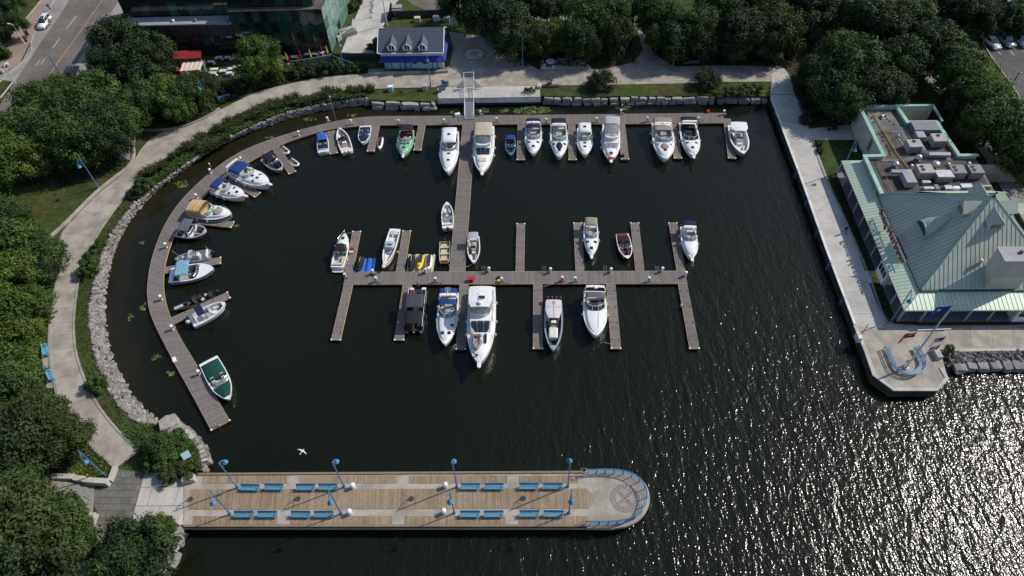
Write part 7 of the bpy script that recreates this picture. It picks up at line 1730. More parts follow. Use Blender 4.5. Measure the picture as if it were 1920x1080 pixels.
for i, (x, y, R, h, m) in enumerate(sorted(EAST)):
    m = 4 if (m == 0 and i % 2) else m
    tree('%s tree from the left in the wood behind the restaurant' % ORD[i], x, y, R, h, LEAFS[m], group='east wood trees')
# ---- clipped bushes, shrubs, reeds
SHR = [crown_proto(50 + i, 20, 110, .10, 'round', .3) for i in range(3)] + [crown_proto(60, 60, 110, .055, 'round', .3)]
SHM = {}
def shrub(label, px, py, R, m, sq=.8, k=0, group=None, name='shrub', cat='shrub', z=LAND):
    key = (k, m)
    if key not in SHM: SHM[key] = SHR[k][0].mesh('foliage', m, shade=SHR[k][1])
    c = G(px, py, z + R * sq * .6); t = thing(name, label, cat, (c.x, c.y, z), random.uniform(0, 6.28), group)
    o = link('foliage', SHM[key], t, (0, 0, R * sq * .6)); o.scale = (R, R * random.uniform(.85, 1.1), R * sq)
    return t
shrub('round dark clipped bush on the lawn above the north dock', 1128, 153, 2.6, 'leaf_dark', .78, 3); shrub('round clipped bush on the lawn near the quay corner', 1327, 150, 2.4, 'leaf_dark', .8, 3)
shrub('bright green shrub in the stones beside the flagpole terrace', 1779, 656, .75, 'leaf_bright', 1.0, 2)
for i, (x, y, R, m, lb_) in enumerate(((1368, 172, 1.5, 'leaf_mid', 'left bush over the stone edge at the quay corner'), (1396, 170, 1.7, 'leaf_mid', 'middle bush over the stone edge at the quay corner'), (1422, 165, 1.4, 'leaf_bright', 'right bush over the stone edge at the quay corner'), (1350, 175, 1.2, 'leaf_bright', 'small bush at the end of the armour stones'))): shrub(lb_, x, y, R, m, .6, i % 3)
BL = [(182, 722, 1.6, 1), (330, 826, 1.4, 1), (318, 886, 1.3, 1), (288, 868, 1.5, 1), (352, 880, 1.4, 3), (318, 892, 1.3, 3), (165, 505, 1.8, 1), (172, 485, 1.4, 3), (185, 460, 1.3, 1), (270, 348, 1.7, 1), (255, 362, 1.4, 0), (300, 990, 1.5, 2), (285, 1000, 1.6, 1), (310, 985, 1.2, 1), (275, 1010, 1.3, 1), (295, 1020, 1.4, 0)]
for i, (x, y, R, m) in enumerate(BL): shrub('%s low leafy shrub from the top along the left shore and knoll' % ORD[sorted(BL, key=lambda q: q[1]).index((x, y, R, m))], x, y, R, LEAFS[m], .75, i % 3, 'shore shrubs')
HB_ = [(540, 130, 1.3, 1), (560, 138, 1.5, 0), (585, 132, 1.6, 0), (610, 128, 1.8, 0), (632, 126, 1.7, 1), (655, 128, 1.2, 0), (672, 127, 1.1, 1), (505, 140, 1.3, 0), (520, 148, 1.4, 1), (565, 122, 1.2, 3), (700, 88, 1.3, 0), (712, 80, 1.6, 0), (722, 92, 1.2, 0), (655, 14, 1.6, 1), (668, 8, 1.6, 0), (390, 188, 1.2, 2), (400, 178, 1.3, 3), (415, 172, 1.5, 0), (440, 165, 1.6, 0), (460, 158, 1.4, 0)]
for i, (x, y, R, m) in enumerate(sorted(HB_)): shrub('%s dark shrub from the left around the patio and driveway' % ORD[i], x, y, R, LEAFS[m], .8, i % 3, 'patio shrubs')
RB = [(1536, 270, .8, 1), (1538, 282, .7, 0), (1770, 205, 1.6, 0), (1795, 215, 1.5, 0), (1795, 262, 1.6, 0), (1805, 275, 1.5, 1), (1740, 206, 1.0, 0), (1510, 225, 1.3, 0), (1520, 215, 1.4, 0), (1555, 235, 1.2, 0)]
for i, (x, y, R, m) in enumerate(sorted(RB)): shrub('%s small dark shrub from the left around the restaurant walls' % ORD[i], x, y, R, LEAFS[m], .75, i % 3, 'restaurant shrubs')
for i, (x, y) in enumerate(((988, 170), (998, 170))): shrub('yellow flowering pot plant %s the platform corner' % ('left at', 'right at')[i], x, y, .6, ('leaf_olive', 'leaf_yellow')[i], 1.1, i)
shrub('yellow leaved shrub beside the pier boulders', 296, 1008, .8, 'leaf_yellow', 1.0, 1); shrub('orange flowering shrub beside the blue lamp post by the upper path', 400, 172, .7, 'leaf_yellow', .9, 2)
def reed_proto(seed, n=170):
    rnd = random.Random(seed); mb = MB(); sh = []
    for _ in range(n):
        a = rnd.uniform(0, 6.28); r = rnd.uniform(0, .35); b = rnd.uniform(0, 6.28); ln = rnd.uniform(.7, 1.15); lean = rnd.uniform(.1, .75); w_ = rnd.uniform(.018, .04)
        p0 = Vector((r * cos(a), r * sin(a), 0)); dirv = Vector((cos(b), sin(b), 0)); side = Vector((-sin(b), cos(b), 0)) * w_
        p1 = p0 + dirv * lean * .35 * ln + Vector((0, 0, ln * .7)); p2 = p0 + dirv * lean * ln * .95 + Vector((0, 0, ln * (1 - .35 * lean)))
        mb.add([p0 - side, p0 + side, p1 + side, p1 - side, p2], [(0, 1, 2, 3), (3, 2, 4)]); s = rnd.uniform(.7, 1.3); sh += [s, s]
    return mb, sh
RP = [reed_proto(i) for i in range(3)]; RM_ = [r[0].mesh('blades', 'leaf_reed', shade=r[1]) for r in RP]
REEDS = []
rr = random.Random(9)
for a, b, n in (((606, 172), (700, 168), 7), ((600, 185), (640, 180), 3), ((470, 210), (600, 185), 9), ((370, 262), (470, 215), 9), ((318, 298), (372, 268), 4), ((268, 330), (312, 305), 5), ((505, 195), (560, 183), 4), ((420, 240), (500, 212), 6), ((380, 285), (430, 255), 5)):
    for i in range(n): q = (i + .5) / n; REEDS.append((a[0] + (b[0] - a[0]) * q + rr.uniform(-4, 4), a[1] + (b[1] - a[1]) * q + rr.uniform(-3, 3)))
REEDS.sort()
for i, (x, y) in enumerate(REEDS):
    t = link('ornamental_grass', RM_[i % 3], None, G(x, y + 4, LAND), rr.uniform(0, 6.28)); s = rr.uniform(1.3, 2.0); t.scale = (s * 1.15, s * 1.15, s * .85)
    tag(t, '%s ornamental grass clump from the left on the bank beside the upper path' % ORD[i], 'grass clump', 'ornamental grass clumps on the upper bank')
# ---- low growth that nobody could count
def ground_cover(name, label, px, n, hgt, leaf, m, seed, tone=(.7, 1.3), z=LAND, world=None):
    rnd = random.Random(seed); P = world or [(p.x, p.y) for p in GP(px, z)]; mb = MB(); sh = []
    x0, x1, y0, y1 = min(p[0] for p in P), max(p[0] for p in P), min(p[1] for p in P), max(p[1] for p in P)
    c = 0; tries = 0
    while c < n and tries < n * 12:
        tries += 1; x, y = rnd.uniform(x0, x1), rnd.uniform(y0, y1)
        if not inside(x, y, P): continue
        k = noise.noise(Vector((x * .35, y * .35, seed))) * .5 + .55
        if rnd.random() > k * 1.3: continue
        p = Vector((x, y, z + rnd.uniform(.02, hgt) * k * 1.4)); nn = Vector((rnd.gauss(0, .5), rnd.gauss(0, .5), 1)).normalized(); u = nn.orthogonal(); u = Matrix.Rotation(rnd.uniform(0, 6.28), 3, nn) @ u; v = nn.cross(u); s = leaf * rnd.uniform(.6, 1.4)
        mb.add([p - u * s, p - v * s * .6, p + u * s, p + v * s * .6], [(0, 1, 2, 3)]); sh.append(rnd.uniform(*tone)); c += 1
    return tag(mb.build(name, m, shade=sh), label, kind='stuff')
bank_strip = [(x, y) for x, y in WPATH_IN[1:20]] + [(x, y) for x, y in BANK_TOP[::-1] if y > 222][1:]
ground_cover('weeds', 'low weeds and grass between the left path and the stones', [(222, 809), (195, 776), (175, 746), (160, 715), (149, 685), (141, 655), (138, 620), (139, 590), (144, 545), (151, 512), (165, 472), (186, 436), (210, 400), (235, 369), (262, 335), (292, 308), (330, 284), (365, 264), (405, 237), (440, 217), (482, 197), (482, 233), (438, 252), (400, 273), (362, 299), (328, 323), (298, 345), (270, 365), (247, 387), (225, 414), (200, 454), (186, 489), (172, 544), (165, 590), (168, 620), (176, 660), (190, 705), (210, 745), (240, 785), (262, 795)], 3800, .14, .10, 'leaf_mid', 1)
ground_cover('bank_growth', 'leafy growth under the ornamental grasses on the upper bank', [(365, 268), (482, 199), (600, 178), (695, 168), (690, 182), (612, 193), (545, 207), (480, 233), (400, 273), (362, 299), (300, 340), (270, 362), (250, 372)], 9000, .7, .15, 'leaf_mid', 2)
ground_cover('undergrowth', 'dense undergrowth left of the winding path', [(-20, 380), (60, 400), (95, 450), (120, 470), (112, 500), (100, 545), (92, 600), (88, 640), (72, 650), (76, 700), (84, 735), (105, 745), (120, 790), (60, 800), (-20, 790)], 16000, 1.5, .17, 'leaf_mid', 3)
ground_cover('undergrowth', 'undergrowth below the trees at the lower left', [(-30, 800), (120, 790), (150, 820), (205, 868), (208, 903), (100, 900), (-30, 900)], 7000, .6, .14, 'leaf_olive', 4)
ground_cover('knoll_growth', 'low growth on the knoll between path and pier', [(232, 812), (262, 797), (300, 796), (330, 800), (352, 820), (370, 845), (374, 866), (362, 884), (345, 892), (300, 884), (272, 862)], 6000, .5, .14, 'leaf_mid', 5)
ground_cover('shore_growth', 'low growth on the shore below the pier entrance', [(250, 985), (322, 988), (318, 1020), (298, 1055), (280, 1090), (205, 1090), (206, 1010)], 5000, .5, .14, 'leaf_mid', 6)
ground_cover('bed_planting', 'dark planting in the bed along the restaurant porch', [(1556, 330), (1582, 397), (1628, 507), (1656, 590), (1666, 604), (1672, 596), (1640, 520), (1600, 420), (1566, 330)], 2600, .35, .10, 'leaf_dark', 7)
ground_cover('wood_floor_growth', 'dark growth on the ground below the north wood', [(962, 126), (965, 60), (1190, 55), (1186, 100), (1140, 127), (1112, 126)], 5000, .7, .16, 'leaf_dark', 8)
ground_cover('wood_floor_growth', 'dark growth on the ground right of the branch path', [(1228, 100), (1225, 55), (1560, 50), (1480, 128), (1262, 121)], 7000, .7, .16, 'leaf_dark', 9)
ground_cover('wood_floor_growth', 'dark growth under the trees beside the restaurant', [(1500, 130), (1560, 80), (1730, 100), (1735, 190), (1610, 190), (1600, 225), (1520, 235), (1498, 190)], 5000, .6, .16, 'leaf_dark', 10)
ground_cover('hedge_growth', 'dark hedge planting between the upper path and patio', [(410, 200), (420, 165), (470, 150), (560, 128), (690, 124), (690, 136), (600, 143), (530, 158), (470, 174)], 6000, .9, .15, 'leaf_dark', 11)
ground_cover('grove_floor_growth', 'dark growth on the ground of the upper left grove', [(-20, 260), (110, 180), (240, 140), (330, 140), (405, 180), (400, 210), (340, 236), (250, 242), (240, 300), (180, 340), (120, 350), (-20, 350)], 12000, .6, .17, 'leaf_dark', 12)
ground_cover('flower_bed', 'small flower bed of pale and red blooms beside the stairs', [(125, 895), (150, 862), (178, 858), (204, 880), (204, 902)], 1500, .5, .09, 'leaf_yellow', 13, (.3, 1.2))
# water lilies and weed patches
def lily(label, px, py, rx, ry, n, seed):
    rnd = random.Random(seed); c = G(px, py, 0); t = thing('water_lily_patch', label, 'water lilies', c); mb = MB(); sh = []
    me = None
    for i in range(n):
        a = rnd.uniform(0, 6.28); r = sqrt(rnd.random()); x, y = rx * r * cos(a), ry * r * sin(a); s = rnd.uniform(.14, .26); b = rnd.uniform(0, 6.28); z = .02 + .012 * (i % 4) + rnd.uniform(0, .12) * (rnd.random() < .3)
        ring = [(x + s * cos(b + .25 + k * (2 * pi - .5) / 7), y + s * sin(b + .25 + k * (2 * pi - .5) / 7), z) for k in range(8)]
        mb.add([(x, y, z)] + ring, [(0, k + 1, k + 2) for k in range(7)]); v = rnd.uniform(.6, 1.3); sh += [v] * 7
    tag(mb.build('pads', 'leaf_lily', t, shade=sh), kind='stuff'); return t
for i, (x, y, rx, ry, n, lb_) in enumerate(((998, 207, 3.6, 1.2, 170, 'large water lily patch behind the north walkway'), (1168, 201, 1.4, .9, 40, 'small lily patch left of the armour stones middle'), (341, 346, 1.2, .9, 40, 'water lily patch between stone bank and curved walkway'), (852, 212, 1.0, .8, 40, 'lily patch left of the gangway'), (905, 208, 1.2, .6, 24, 'lily patch right of the gangway'), (947, 208, 1.0, .6, 20, 'sparse lily patch left of the large one'), (271, 575, .7, .7, 14, 'lily tuft touching the left edge of the curved walkway'), (243, 596, .5, .6, 8, 'tiny lily tuft nearest the stone bank'), (292, 671, .7, .5, 12, 'lily tuft below the curved walkway bend'), (320, 700, .7, .5, 10, 'lily tuft beside the red float'), (266, 455, .5, .4, 7, 'tiny lily tuft left of the aluminium fishing boat'), (445, 424, .4, .3, 6, 'tiny lily tuft at the tip of the third curved finger'), (580, 224, 1.2, .5, 18, 'lily strip along the upper curve of the dock'), (660, 217, 1.0, .4, 14, 'lily strip behind the north walkway left end'), (505, 258, .8, .4, 10, 'lily strip near the reeds'))): lily(lb_, x, y, rx, ry, n, i)
# ================================================================== VEHICLES, PEOPLE, SMALL THINGS
def car(label, px, py, head, m, suv=False, L=4.6, open_tail=False, open_door=False, z=LAND + .02):
    t = thing('parked_car', label, 'car', G(px, py, z), head, 'parked cars'); W = 1.85; H = 1.68 if suv else 1.45; hb = .98 if suv else .86
    prof = [(-.5, .45, .62), (-.49, .78, hb * .92), (-.40, .98, hb), (-.15, 1, hb), (.15, 1, hb), (.30, .98, hb * .97), (.44, .92, hb * .86), (.495, .78, hb * .7), (.5, .5, .5)]
    secs = []
    for u, w_, zz in prof:
        y = W / 2 * w_; secs.append([(u * L, -y, .28), (u * L, -y * 1.0, zz * .6), (u * L, -y * .94, zz), (u * L, 0, zz + .04), (u * L, y * .94, zz), (u * L, y, zz * .6), (u * L, y, .28)][::-1])
    MB().loft(secs).build('body', m, t, smooth=True)
    x0, x1 = (-.46 if suv else -.36), .24
    gl = [(x0 + .02, hb, .80), (x0 + (.06 if suv else .13), H - .05, .66), (.02, H, .68), (.10, H - .06, .66), (x1, hb * .98, .80)]
    secs = [[(u * L, -W / 2 * w_, hb * .9 if i in (0, 4) else hb * .9), (u * L, -W / 2 * w_, zz), (u * L, 0, zz + .03), (u * L, W / 2 * w_, zz), (u * L, W / 2 * w_, hb * .9)][::-1] for i, (u, zz, w_) in enumerate(gl)]
    MB().loft(secs, closed=False).build('glasshouse', 'glass_tint', t, smooth=False)
    xr0, xr1 = gl[1][0] + .01, gl[3][0] - .015
    MB().loft([[(u * L, -W / 2 * .66, zz), (u * L, -W / 2 * .5, zz + .05), (u * L, W / 2 * .5, zz + .05), (u * L, W / 2 * .66, zz)][::-1] for u, zz in ((xr0, H - .05), ((xr0 + xr1) / 2, H + .01), (xr1, H - .03))], closed=False).build('roof', m, t)
    for u in (gl[1][0] + .02, -.12, gl[3][0]):
        for s in (-1, 1): MB().tube([(u * L, s * W / 2 * .68, H - .03), (u * L + (.12 if u > 0 else 0) * L * .9, s * W / 2 * .82, hb * .96)], .04, 4).build('pillar', m, t)
    for sx in (-.31, .31):
        for sy in (-1, 1):
            mb = MB(); mb.tube([(sx * L, sy * (W / 2 - .2), .33), (sx * L, sy * (W / 2 + .01), .33)], .33, 14); w_ = mb.build('wheel', 'tyre', t); MB().tube([(sx * L, sy * (W / 2 + .0), .33), (sx * L, sy * (W / 2 + .025), .33)], .2, 10).build('rim', 'galv', w_)
    for s in (-1, 1):
        MB().box((L * .485, s * W * .33, hb * .66), (.1, .4, .14), ch=.03).build('headlight', 'white_plastic', t); MB().box((-L * .49, s * W * .36, hb * .8), (.08, .28, .2), ch=.03).build('tail_light', 'lamp_red', t); MB().box((L * .14, s * W * .54, hb + .02), (.14, .2, .14), ch=.04).build('mirror', m, t)
    if suv: MB().box((L * -.02, 0, H + .05), (.9, .8, .02)).build('sunroof', 'glass_tint', t)
    if open_tail: MB().box((-L * .56, 0, H + .42), (.06, W * .8, 1.0), ry=radians(-28)).build('tailgate', m, t)
    if open_door: MB().box((-L * .02, W / 2 + .45, .85), (.08, .95, .95), rz=radians(-18), ch=.03).build('door', m, t)
    return t
rd = atan2((G(62, 102, LAND) - G(130, 2, LAND)).y, (G(62, 102, LAND) - G(130, 2, LAND)).x)
car('white four wheel drive with raised tailgate parked in the lay-by', 86, 46, rd, 'car_white', True, 4.7, True, True)
car('dark car with red tail lights behind the trees on the street', 137, 140, rd + pi, 'car_black', True, 4.6); car('blue grey car half hidden by the dark tree on the street', 186, 62, rd + pi, 'car_blue', True, 4.5)
car('white saloon car, first in the car park row', 1856, 83, radians(-80), 'car_white', False, 4.8); car('silver grey minivan, second in the car park row', 1882, 80, radians(-78), 'car_silver', True, 4.7); car('silver estate car, third in the car park row', 1908, 79, radians(-78), 'car_silver', True, 4.8)
car('white van-like car behind the restaurant under the trees', 1893, 312, radians(-70), 'car_white', True, 4.9); car('white car beside the shaded lane under the trees', 1880, 245, radians(-75), 'car_white', False, 4.6)
car('dark car at the top right lane edge', 1716, 6, radians(5), 'car_black', False, 4.5); car('blue and white car behind the north wood at the top', 1200, 4, radians(-20), 'car_blue', False, 4.5)
# ---- people
def person(label, px, py, head, top, legs, stride=.25, z=LAND + .03, hold=None):
    t = thing('person', label, 'person', G(px, py, z), head)
    V = [(0, 0, .95), (0, 0, 1.15), (0, 0, 1.40), (0, 0, 1.50), (.02, 0, 1.64), (.02, 0, 1.76)]; Rr = [.15, .14, .16, .06, .10, .07]
    E_ = [(0, 1), (1, 2), (2, 3), (3, 4), (4, 5)]
    for s in (-1, 1):
        b = len(V); f = s * stride
        V += [(0, s * .09, .90), (f * .5 + .05, s * .10, .50), (f - .06, s * .10, .08), (f + .10, s * .11, .04)]; Rr += [.10, .075, .05, .04]; E_ += [(0, b), (b, b + 1), (b + 1, b + 2), (b + 2, b + 3)]
        b = len(V); V += [(0, s * .19, 1.42), (-f * .5, s * .25, 1.16), (-f * .6 + .12, s * .23, .93), (-f * .6 + .18, s * .22, .84)]; Rr += [.06, .048, .036, .035]; E_ += [(2, b), (b, b + 1), (b + 1, b + 2), (b + 2, b + 3)]
    me = bpy.data.meshes.new('body'); me.from_pydata(V, E_, []); o = bpy.data.objects.new('body', me); COL.objects.link(o)
    sk_ = o.modifiers.new('skin', 'SKIN'); sv = me.skin_vertices[0].data
    for i, r in enumerate(Rr): sv[i].radius = (r, r)
    sv[0].use_root = True
    ss = o.modifiers.new('sub', 'SUBSURF'); ss.levels = ss.render_levels = 1
    dg = bpy.context.evaluated_depsgraph_get(); m2 = bpy.data.meshes.new_from_object(o.evaluated_get(dg)); bpy.data.objects.remove(o)
    m2.materials.clear()
    for nm in (top, legs, 'skin', 'hair', 'black_plastic'): m2.materials.append(MATS[nm])
    for p in m2.polygons:
        c = p.center; p.use_smooth = True
        p.material_index = 4 if c.z < .10 else 1 if (c.z < .93 and abs(c.y) < .2) else 0 if (c.z < 1.50 and not (c.z < 1.05 and abs(c.y) > .2)) else (3 if (c.z > 1.68 or c.x < -.02) and c.z > 1.55 else 2)
    link('body', m2, t)
    return t
person('person in dark clothes walking on the north promenade, left of the pair', 1027, 157, radians(190), 'cloth_dark', 'cloth_navy'); person('person in dark top walking beside the stroller on the north promenade', 1033, 160, radians(190), 'cloth_navy', 'cloth_dark')
person('person in black walking along the east promenade in the shade', 1583, 437, radians(-100), 'cloth_dark', 'cloth_dark', .3)
s_ = thing('stroller', 'dark stroller pushed by the pair on the north promenade', 'stroller', G(1030, 162, LAND + .03), radians(200))
MB().box((0, 0, .65), (.75, .45, .35), ch=.1).build('seat', 'cloth_dark', s_); MB().tube([(-.3, -.22, .7), (-.65, -.22, 1.05), (-.65, .22, 1.05), (-.3, .22, .7)], .02, 5).build('handle', 'steel', s_)
for x in (-.3, .3):
    for y in (-.24, .24): MB().tube([(x, y - .02, .13), (x, y + .02, .13)], .13, 10).build('wheel', 'tyre', s_); MB().tube([(x, y, .13), (0, y, .6)], .018, 4).build('strut', 'steel', s_)
# ---- flagpole and curved bench on the terrace
fb0 = G(1698, 690, LAND + .03)
fp_ = thing('flagpole', 'tall white flagpole with crossarm on the octagonal terrace', 'flagpole', fb0)
MB().lathe([(.32, 0), (.32, .25), (.16, .3), (.13, 4), (.10, 9), (.06, 14.3), (.11, 14.36), (.11, 14.5), (.03, 14.6)], 10).build('pole', 'tube_grey', fp_)
yz = 8.9; MB().tube([(-2.1, 0, yz), (2.1, 0, yz)], .06, 6).build('crossarm', 'white_paint', fp_); MB().tube([(0, 0, yz - .3), (1.5, -.6, yz - .6)], .035, 5).build('gaff', 'tube_grey', fp_)
def flag(label, hoist, fly, hgt, style, droop=.35, dirv=(-1, -.15)):
    t = thing('flag', label, 'flag', fb0 + Vector(hoist)); d = Vector((*dirv, 0)).normalized(); pn = Vector((-d.y, d.x, 0)); nx, ny = 24, 12
    def P(u, v, off=0.0): return d * (u * fly * .92) + pn * (.16 * sin(u * 7.5 + v * 1.2) * (.3 + u) + off) + Vector((0, 0, -v * hgt - droop * u * u * fly * .6 + .05 * sin(u * 9)))
    cells = {}
    for i in range(nx):
        for j in range(ny):
            u, v = (i + .5) / nx, (j + .5) / ny
            cells.setdefault(style(u, v), []).append([P(i / nx, j / ny), P((i + 1) / nx, j / ny), P((i + 1) / nx, (j + 1) / ny), P(i / nx, (j + 1) / ny)])
    for m, qs in cells.items():
        mb = MB()
        for q in qs: mb.add(q, [(0, 1, 2, 3)])
        mb.build('field', m, t)
    MB().tube([P(0, 0), P(0, 1)], .02, 5).build('hoist_tape', 'flag_white', t); return t
def leaf(u, v): x, y = (u - .5) * 2.0, (v - .5); return abs(x) + abs(y) * 1.1 < .34 or (abs(y + .02) < .08 and abs(x) < .42)
def canada(u, v): return 'flag_red' if (u < .25 or u > .75 or leaf(u, v)) else 'flag_white'
def stripes(u, v): return 'flag_blue' if (u < .42 and v < .54) else ('flag_red' if int(v * 12) % 2 == 0 else 'flag_white')
def ensign(u, v):
    if u < .5 and v < .5:
        a, b = (u - .25) * 4, (v - .25) * 4
        return 'flag_red' if abs(a) < .22 or abs(b) < .22 else 'flag_white' if abs(abs(a) - abs(b)) < .3 or abs(a) < .4 or abs(b) < .4 else 'flag_blue'
    return 'flag_white' if hypot(u - .76, (v - .55) * .6) < .07 else 'flag_red'
def bluef(u, v): return 'flag_white' if hypot(u - .5, (v - .5) * .5) < .1 else 'flag_blue'
flag('blue flag with a white centre at the top of the flagpole', (-.1, 0, 13.9), 2.7, 1.35, bluef, .2); flag('red ensign flag at the left of the crossarm', (-2.05, -.05, yz - .2), 2.2, 1.2, ensign, .6)
flag('striped red and white flag with blue canton at the right of the crossarm', (1.5, -.6, yz - .65), 2.1, 1.15, stripes, .3, (-1, -.25)); flag('red and white maple leaf flag below the striped flag', (1.5, -.75, yz - 2.1), 2.1, 1.2, canada, .6, (-1, -.3))
cb = thing('curved_bench', 'U shaped pale blue metal bench around the flagpole', 'bench', G(1690, 690, LAND + .03)); co_ = Vector(cb.location)
U = smooth_line([p - co_ for p in GP([(1658, 655), (1666, 675), (1673, 692), (1684, 702), (1702, 707), (1720, 703), (1730, 692), (1729, 678), (1722, 665), (1716, 654)], LAND + .03)], 2)
def offs(P, d, z):
    out = []
    for i, p in enumerate(P):
        t = (P[min(i + 1, len(P) - 1)] - P[max(i - 1, 0)]).normalized(); out.append(p + Vector((-t.y, t.x, 0)) * d + Vector((0, 0, z)))
    return out
for d in (0.05, .2, .35, .5): MB().tube(offs(U, d, .45), .065, 4).build('seat_slat', 'blue_pale', cb)
for d, z in ((-.08, .6), (-.13, .74), (-.18, .88)): MB().tube(offs(U, d, z), .06, 4).build('back_slat', 'blue_pale', cb)
for i in range(0, len(U), 4): 
    a = offs(U, .5, 0)[i]; b = offs(U, -.15, 0)[i]; MB().tube([a, a + Vector((0, 0, .42)), b + Vector((0, 0, .42)), b + Vector((0, 0, .9))], .045, 5).build('bracket', 'blue_paint', cb)
    MB().tube([b, b + Vector((0, 0, .45))], .045, 5).build('leg', 'blue_paint', cb)
lr = thing('lifebuoy_post', 'white post with a red lifebuoy inside the curved bench', 'lifebuoy', G(1695, 688, LAND + .03)); MB().box((.4, .4, .5), (.1, .1, 1.0)).build('post', 'white_paint', lr); MB().tube([(.4 + .28 * cos(k * pi / 8), .34, .85 + .28 * sin(k * pi / 8)) for k in range(17)], .06, 6).build('ring', 'red_plastic', lr)
# white barrier line on the promenade, quay ladders and lights
o = MB().box((0, 0, .02), (3.6, .22, .04)).build('painted_strip', 'line_white', loc=G(1621, 587, LAND + .035), rz=radians(-1)); tag(o, 'white strip across the east promenade', 'marking')
for i, (x, y) in enumerate(((1497, 322), (1517, 375), (1537, 432), (1559, 495), (1584, 562))):
    t = thing('quay_ladder', 'dark quay ladder on the east promenade edge, %s from the top' % ORD[i], 'ladder', G(x, y, LAND), radians(93), 'quay ladders'); mb = MB()
    for s in (-.22, .22): mb.tube([(s, .35, 0), (s, .35, .5), (s, .05, .55), (s, -.3 + .5, .5), (s, .42, -1.4)], .03, 5)
    mb.build('rails', 'blue_paint', t)
    for k in range(4): MB().tube([(-.22, .42, -.2 - .3 * k), (.22, .42, -.2 - .3 * k)], .025, 5).build('rung', 'blue_paint', t)
lr = thing('rescue_locker', 'grey rescue locker on the quay edge near the terrace', 'locker', G(1607, 636, LAND)); MB().box((0, 0, .5), (.6, 1.2, 1.0), ch=.06).build('cabinet', 'tube_grey', lr); MB().tube([(.6, .4, 0), (.6, .4, 3.0)], .05, 6).build('post', 'mullion', lr)
for i, (x, y) in enumerate(((1500, 200), (1505, 215))):
    t = thing('bench', ('dark bench under the trees at the top of the east promenade', 'second dark bench below it on the east promenade')[i], 'bench', G(x, y, LAND), radians(90)); MB().box((0, 0, .45), (1.8, .5, .06)).build('seat', 'cloth_navy', t); MB().box((0, .25, .75), (1.8, .06, .4)).build('backrest', 'cloth_navy', t)
    for s in (-.7, .7): MB().box((s, 0, .21), (.08, .45, .42)).build('leg', 'mullion', t)
def bicycle(label, x, y, rz):
    t = thing('bicycle', label, 'bicycle', G(x, y, LAND + .03), rz)
    for u in (-.52, .52): MB().tube([(u + .33 * cos(k * pi / 8), 0, .34 + .33 * sin(k * pi / 8)) for k in range(17)], .025, 5).build('wheel', 'tyre', t)
    MB().tube([(-.52, 0, .34), (-.1, 0, .3), (.38, 0, .85), (-.2, 0, .85), (-.1, 0, .3)], .022, 5).build('frame', 'blue_paint', t); MB().tube([(.52, 0, .34), (.38, 0, .95), (.38, -.28, 1.0)], .018, 5).tube([(.38, 0, .95), (.38, .28, 1.0)], .018, 5).build('handlebar', 'steel', t); MB().box((-.22, 0, .95), (.26, .14, .06), ch=.02).build('saddle', 'black_plastic', t)
bicycle('bicycle leaning by the rack at the quay corner, left one', 1487, 166, 1.2); bicycle('bicycle beside it at the quay corner, right one', 1492, 172, 1.0)
t = thing('signpost', 'dark post with sign beside the bicycles at the quay corner', 'sign', G(1491, 160, LAND)); MB().tube([(0, 0, 0), (0, 0, 2.6)], .05, 6).build('post', 'mullion', t); MB().box((0, -.05, 2.3), (.7, .04, .5)).build('panel', 'cloth_navy', t)
# ---- signs, bins and furniture
def sign_board(label, x, y, rz, w_, h, m, post='blue_paint', tilt=.5, zb=1.0):
    t = thing('information_sign', label, 'sign', G(x, y, LAND), rz); MB().box((0, 0, zb), (w_, .06, h), rx=-tilt, ch=.015).build('panel', m, t)
    for s in (-1, 1): MB().tube([(s * w_ * .4, 0, 0), (s * w_ * .4, 0, zb)], .05, 5).build('post', post, t)
sign_board('pale information sign beside the bend of the left path', 236, 296, .5, .9, 1.3, 'blue_pale', tilt=.25, zb=1.3); sign_board('tilted blue information panel on the knoll by the pier', 354, 860, .6, 1.0, .9, 'blue_pale', tilt=.9)
for i, (x, y, m, lb_) in enumerate(((733, 170, 'door_aqua', 'aqua recycling box on the lawn by the upper path'), (797, 168, 'concrete_light', 'white low box beside the gangway fence'))):
    t = thing('utility_box', lb_, 'box', G(x, y, LAND)); MB().box((0, 0, .5), (.9, .7, 1.0), ch=.05).build('cabinet', m, t); MB().box((0, 0, 1.03), (1.0, .8, .08), ch=.03).build('lid', 'white_plastic' if i == 0 else 'concrete_light', t)
for i, (x, y) in enumerate(((826, 172), (833, 168), (831, 160), (838, 162))):
    t = thing('wheeled_bin', 'blue wheeled bin in the group left of the gangway, %s' % ('lower left', 'lower right', 'top left', 'top right')[i], 'bin', G(x, y, LAND + .06), .2 * i, 'blue bins by the gangway'); MB().loft([[(-.22, -.22, .1), (.22, -.22, .1), (.22, .22, .1), (-.22, .22, .1)], [(-.29, -.29, .95), (.29, -.29, .95), (.29, .29, .95), (-.29, .29, .95)]]).build('body', 'hull_blue', t); MB().box((0, 0, 1.0), (.66, .66, .1), ch=.05).build('lid', 'cloth_navy', t)
    for s in (-.2, .2): MB().tube([(s - .03, .25, .1), (s + .03, .25, .1)], .1, 8).build('wheel', 'tyre', t)
for i, (x, y) in enumerate(((988, 175), (998, 175))):
    t = MB().lathe([(.25, 0), (.38, .6), (.34, .6), (.3, .5)], 12).build('planter', 'concrete_dark', loc=G(x, y, LAND + .07)); tag(t, 'round dark planter at the right end of the gangway platform, %s' % ('left', 'right')[i], 'planter')
